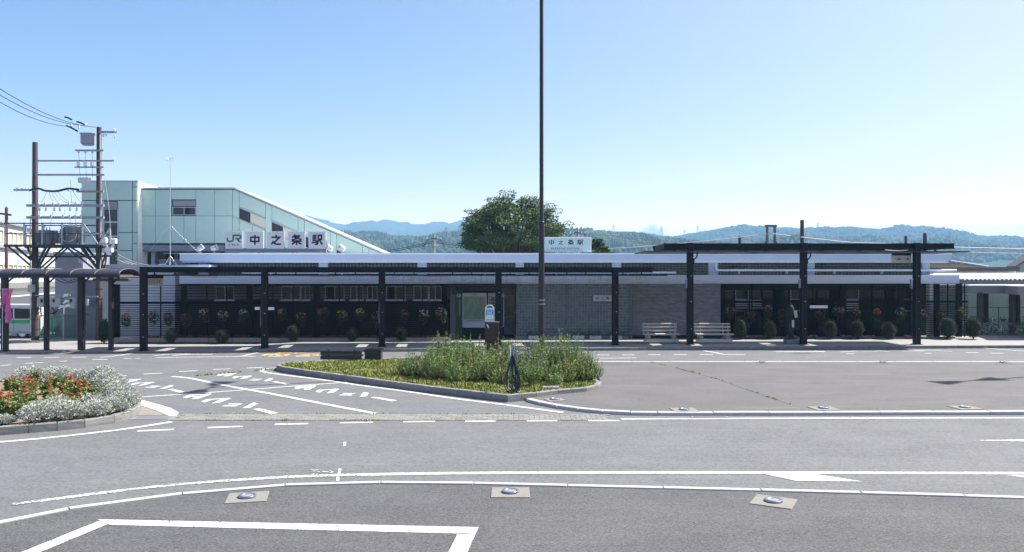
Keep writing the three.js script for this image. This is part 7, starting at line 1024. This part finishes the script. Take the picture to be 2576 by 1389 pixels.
{ // clearing on the near hill
  const midHill = ridge('right_foothill', 'lower green foothill in front of the right ridge', 1500, [[1620, 640], [1750, 622], [1850, 612], [1950, 607], [2080, 606], [2200, 609], [2330, 616], [2450, 624], [2600, 632], [2760, 645]], 420, 0, hillM, 0.25, 260);
  // woods: conifers and round crowned trees
  const con = (() => { const gs = []; for (let k = 0; k < 3; k++) gs.push(new THREE.ConeGeometry(0.26 - k * 0.06, 0.5, 6, 1, true).translate(0, 0.3 + k * 0.26, 0)); return mergeGeometries(gs); })();
  const rnd1 = (() => { const g = mergeVertices(new THREE.IcosahedronGeometry(0.42, 2).deleteAttribute('normal').deleteAttribute('uv')), p = g.attributes.position; for (let i = 0; i < p.count; i++) { const k = 1 + 0.32 * n3(p.getX(i) * 4, p.getY(i) * 4, p.getZ(i) * 4); p.setXYZ(i, p.getX(i) * k, p.getY(i) * k * 1.05 + 0.45, p.getZ(i) * k); } g.computeVertexNormals(); return g; })();
  function wood(name, label, hill, geo, n, s0, s1, cols, qa, qb, mask) {
    const inst = new THREE.InstancedMesh(geo, new THREE.MeshStandardMaterial({ roughness: 0.95, color: 0xffffff }), n), m = new THREE.Matrix4(), q = new THREE.Quaternion(), c = new THREE.Color(); let k = 0, guard = 0;
    while (k < n && guard++ < n * 30) { const u = rr(hill.u0, hill.u1), qq = Math.sqrt(rr(qa * qa, qb * qb)); if (mask && !mask(u, qq)) continue; const s = rr(s0, s1); q.setFromAxisAngle(V(0, 1, 0), rr(0, 6.28)); m.compose(V(X(u, hill.d), hill.y(u, Math.min(1, qq)) - s * 0.12, -(hill.d - hill.depthFront * (1 - qq))), q, V(s * rr(0.8, 1.2), s, s * rr(0.8, 1.2))); inst.setMatrixAt(k, m); const t = tint(cols[Math.floor(rnd() * cols.length)], 0.3); c.setRGB(...t); inst.setColorAt(k, c); k++; }
    inst.count = k; inst.name = name; inst.castShadow = inst.receiveShadow = true; scene.add(inst); stuff(tag(inst, label, 'woods'));
  }
  const dark = [[0.012, 0.027, 0.016], [0.017, 0.033, 0.018]], mid = [[0.03, 0.054, 0.022], [0.023, 0.044, 0.02], [0.042, 0.066, 0.025]];
  const patch = (u, q) => n2(u * 0.013, q * 3.2) + 0.4 * n2(u * 0.05, q * 9);
  wood('conifer_woods', 'dark conifer woods on the near hill', nearHill, con, 9000, 6, 10, dark, 0.3, 1.0, (u, q) => patch(u, q) > -0.1);
  wood('leafy_woods', 'lighter broadleaf woods on the near hill', nearHill, rnd1, 9000, 6, 10, mid, 0.25, 1.0, (u, q) => patch(u, q) < 0.15);
  wood('ridge_woods', 'mixed woods on the long right ridge', farHill, rnd1, 18000, 9, 14, [...mid, ...dark], 0.2, 1.01); wood('ridge_conifers', 'conifers along the long right ridge', farHill, con, 5000, 9, 14, dark, 0.3, 1.01, (u, q) => patch(u, q) > 0.1);
  wood('foothill_woods', 'light green woods on the right foothill', midHill, rnd1, 7000, 6, 10, mid, 0.2, 1.0); wood('foothill_conifers', 'conifers on the right foothill', midHill, con, 4500, 6, 10, dark, 0.3, 1.0, (u, q) => patch(u + 400, q) > 0);
}
// power pylons on the ridge
{
  const pm = std([0.45, 0.46, 0.48], 0.6);
  const pylon = (u, v0, v1, d, label) => { const y0 = Y(v1, d) - 6, y1 = Y(v0, d), h = y1 - y0, t = thing('power_pylon', label, 'pylon', [X(u, d), y0, -d], rr(-0.3, 0.3), 'power pylons on the ridge'), gs = [], w = h * 0.11; for (const sx of [-1, 1]) for (const sz of [-1, 1]) gs.push(bar([sx * w, 0, sz * w], [sx * w * 0.2, h, sz * w * 0.2], 0.6)); for (let k = 0; k < 6; k++) { const q = k / 6, q2 = (k + 1) / 6, wa = lerp(w, w * 0.2, q), wb = lerp(w, w * 0.2, q2); gs.push(bar([-wa, q * h, wa], [wb, q2 * h, wb], 0.35), bar([wa, q * h, wa], [-wb, q2 * h, wb], 0.35)); } mesh('tower', gs, pm, t); for (const k of [0.68, 0.8, 0.92]) mesh('cross_arm', box(h * 0.3, 0.6, 0.5, 0, h * k, 0), pm, t); };
  pylon(1543, 564, 592, 2480, 'pylon on the ridge left of the small cloud'); pylon(1664, 569, 604, 2480, 'pylon on the ridge just right of the small cloud'); pylon(1755, 567, 588, 2480, 'pylon on the ridge midway to the lattice beam'); pylon(1722, 578, 594, 2480, 'short pylon at the dip of the ridge'); pylon(1857, 568, 584, 2480, 'short pylon on the ridge before the lattice beam'); pylon(2057, 559, 588, 2480, 'tall pylon on the ridge right of the tall brown pole'); pylon(2383, 592, 604, 2480, 'small pylon on the falling ridge at the right'); pylon(2432, 592, 612, 2480, 'second small pylon on the falling ridge at the right'); pylon(1122, 571, 606, 1240, 'pylon on the near hill left of the big tree'); pylon(2571, 608, 630, 2480, 'pylon at the right picture edge');
}
renderer.render(scene, camera);
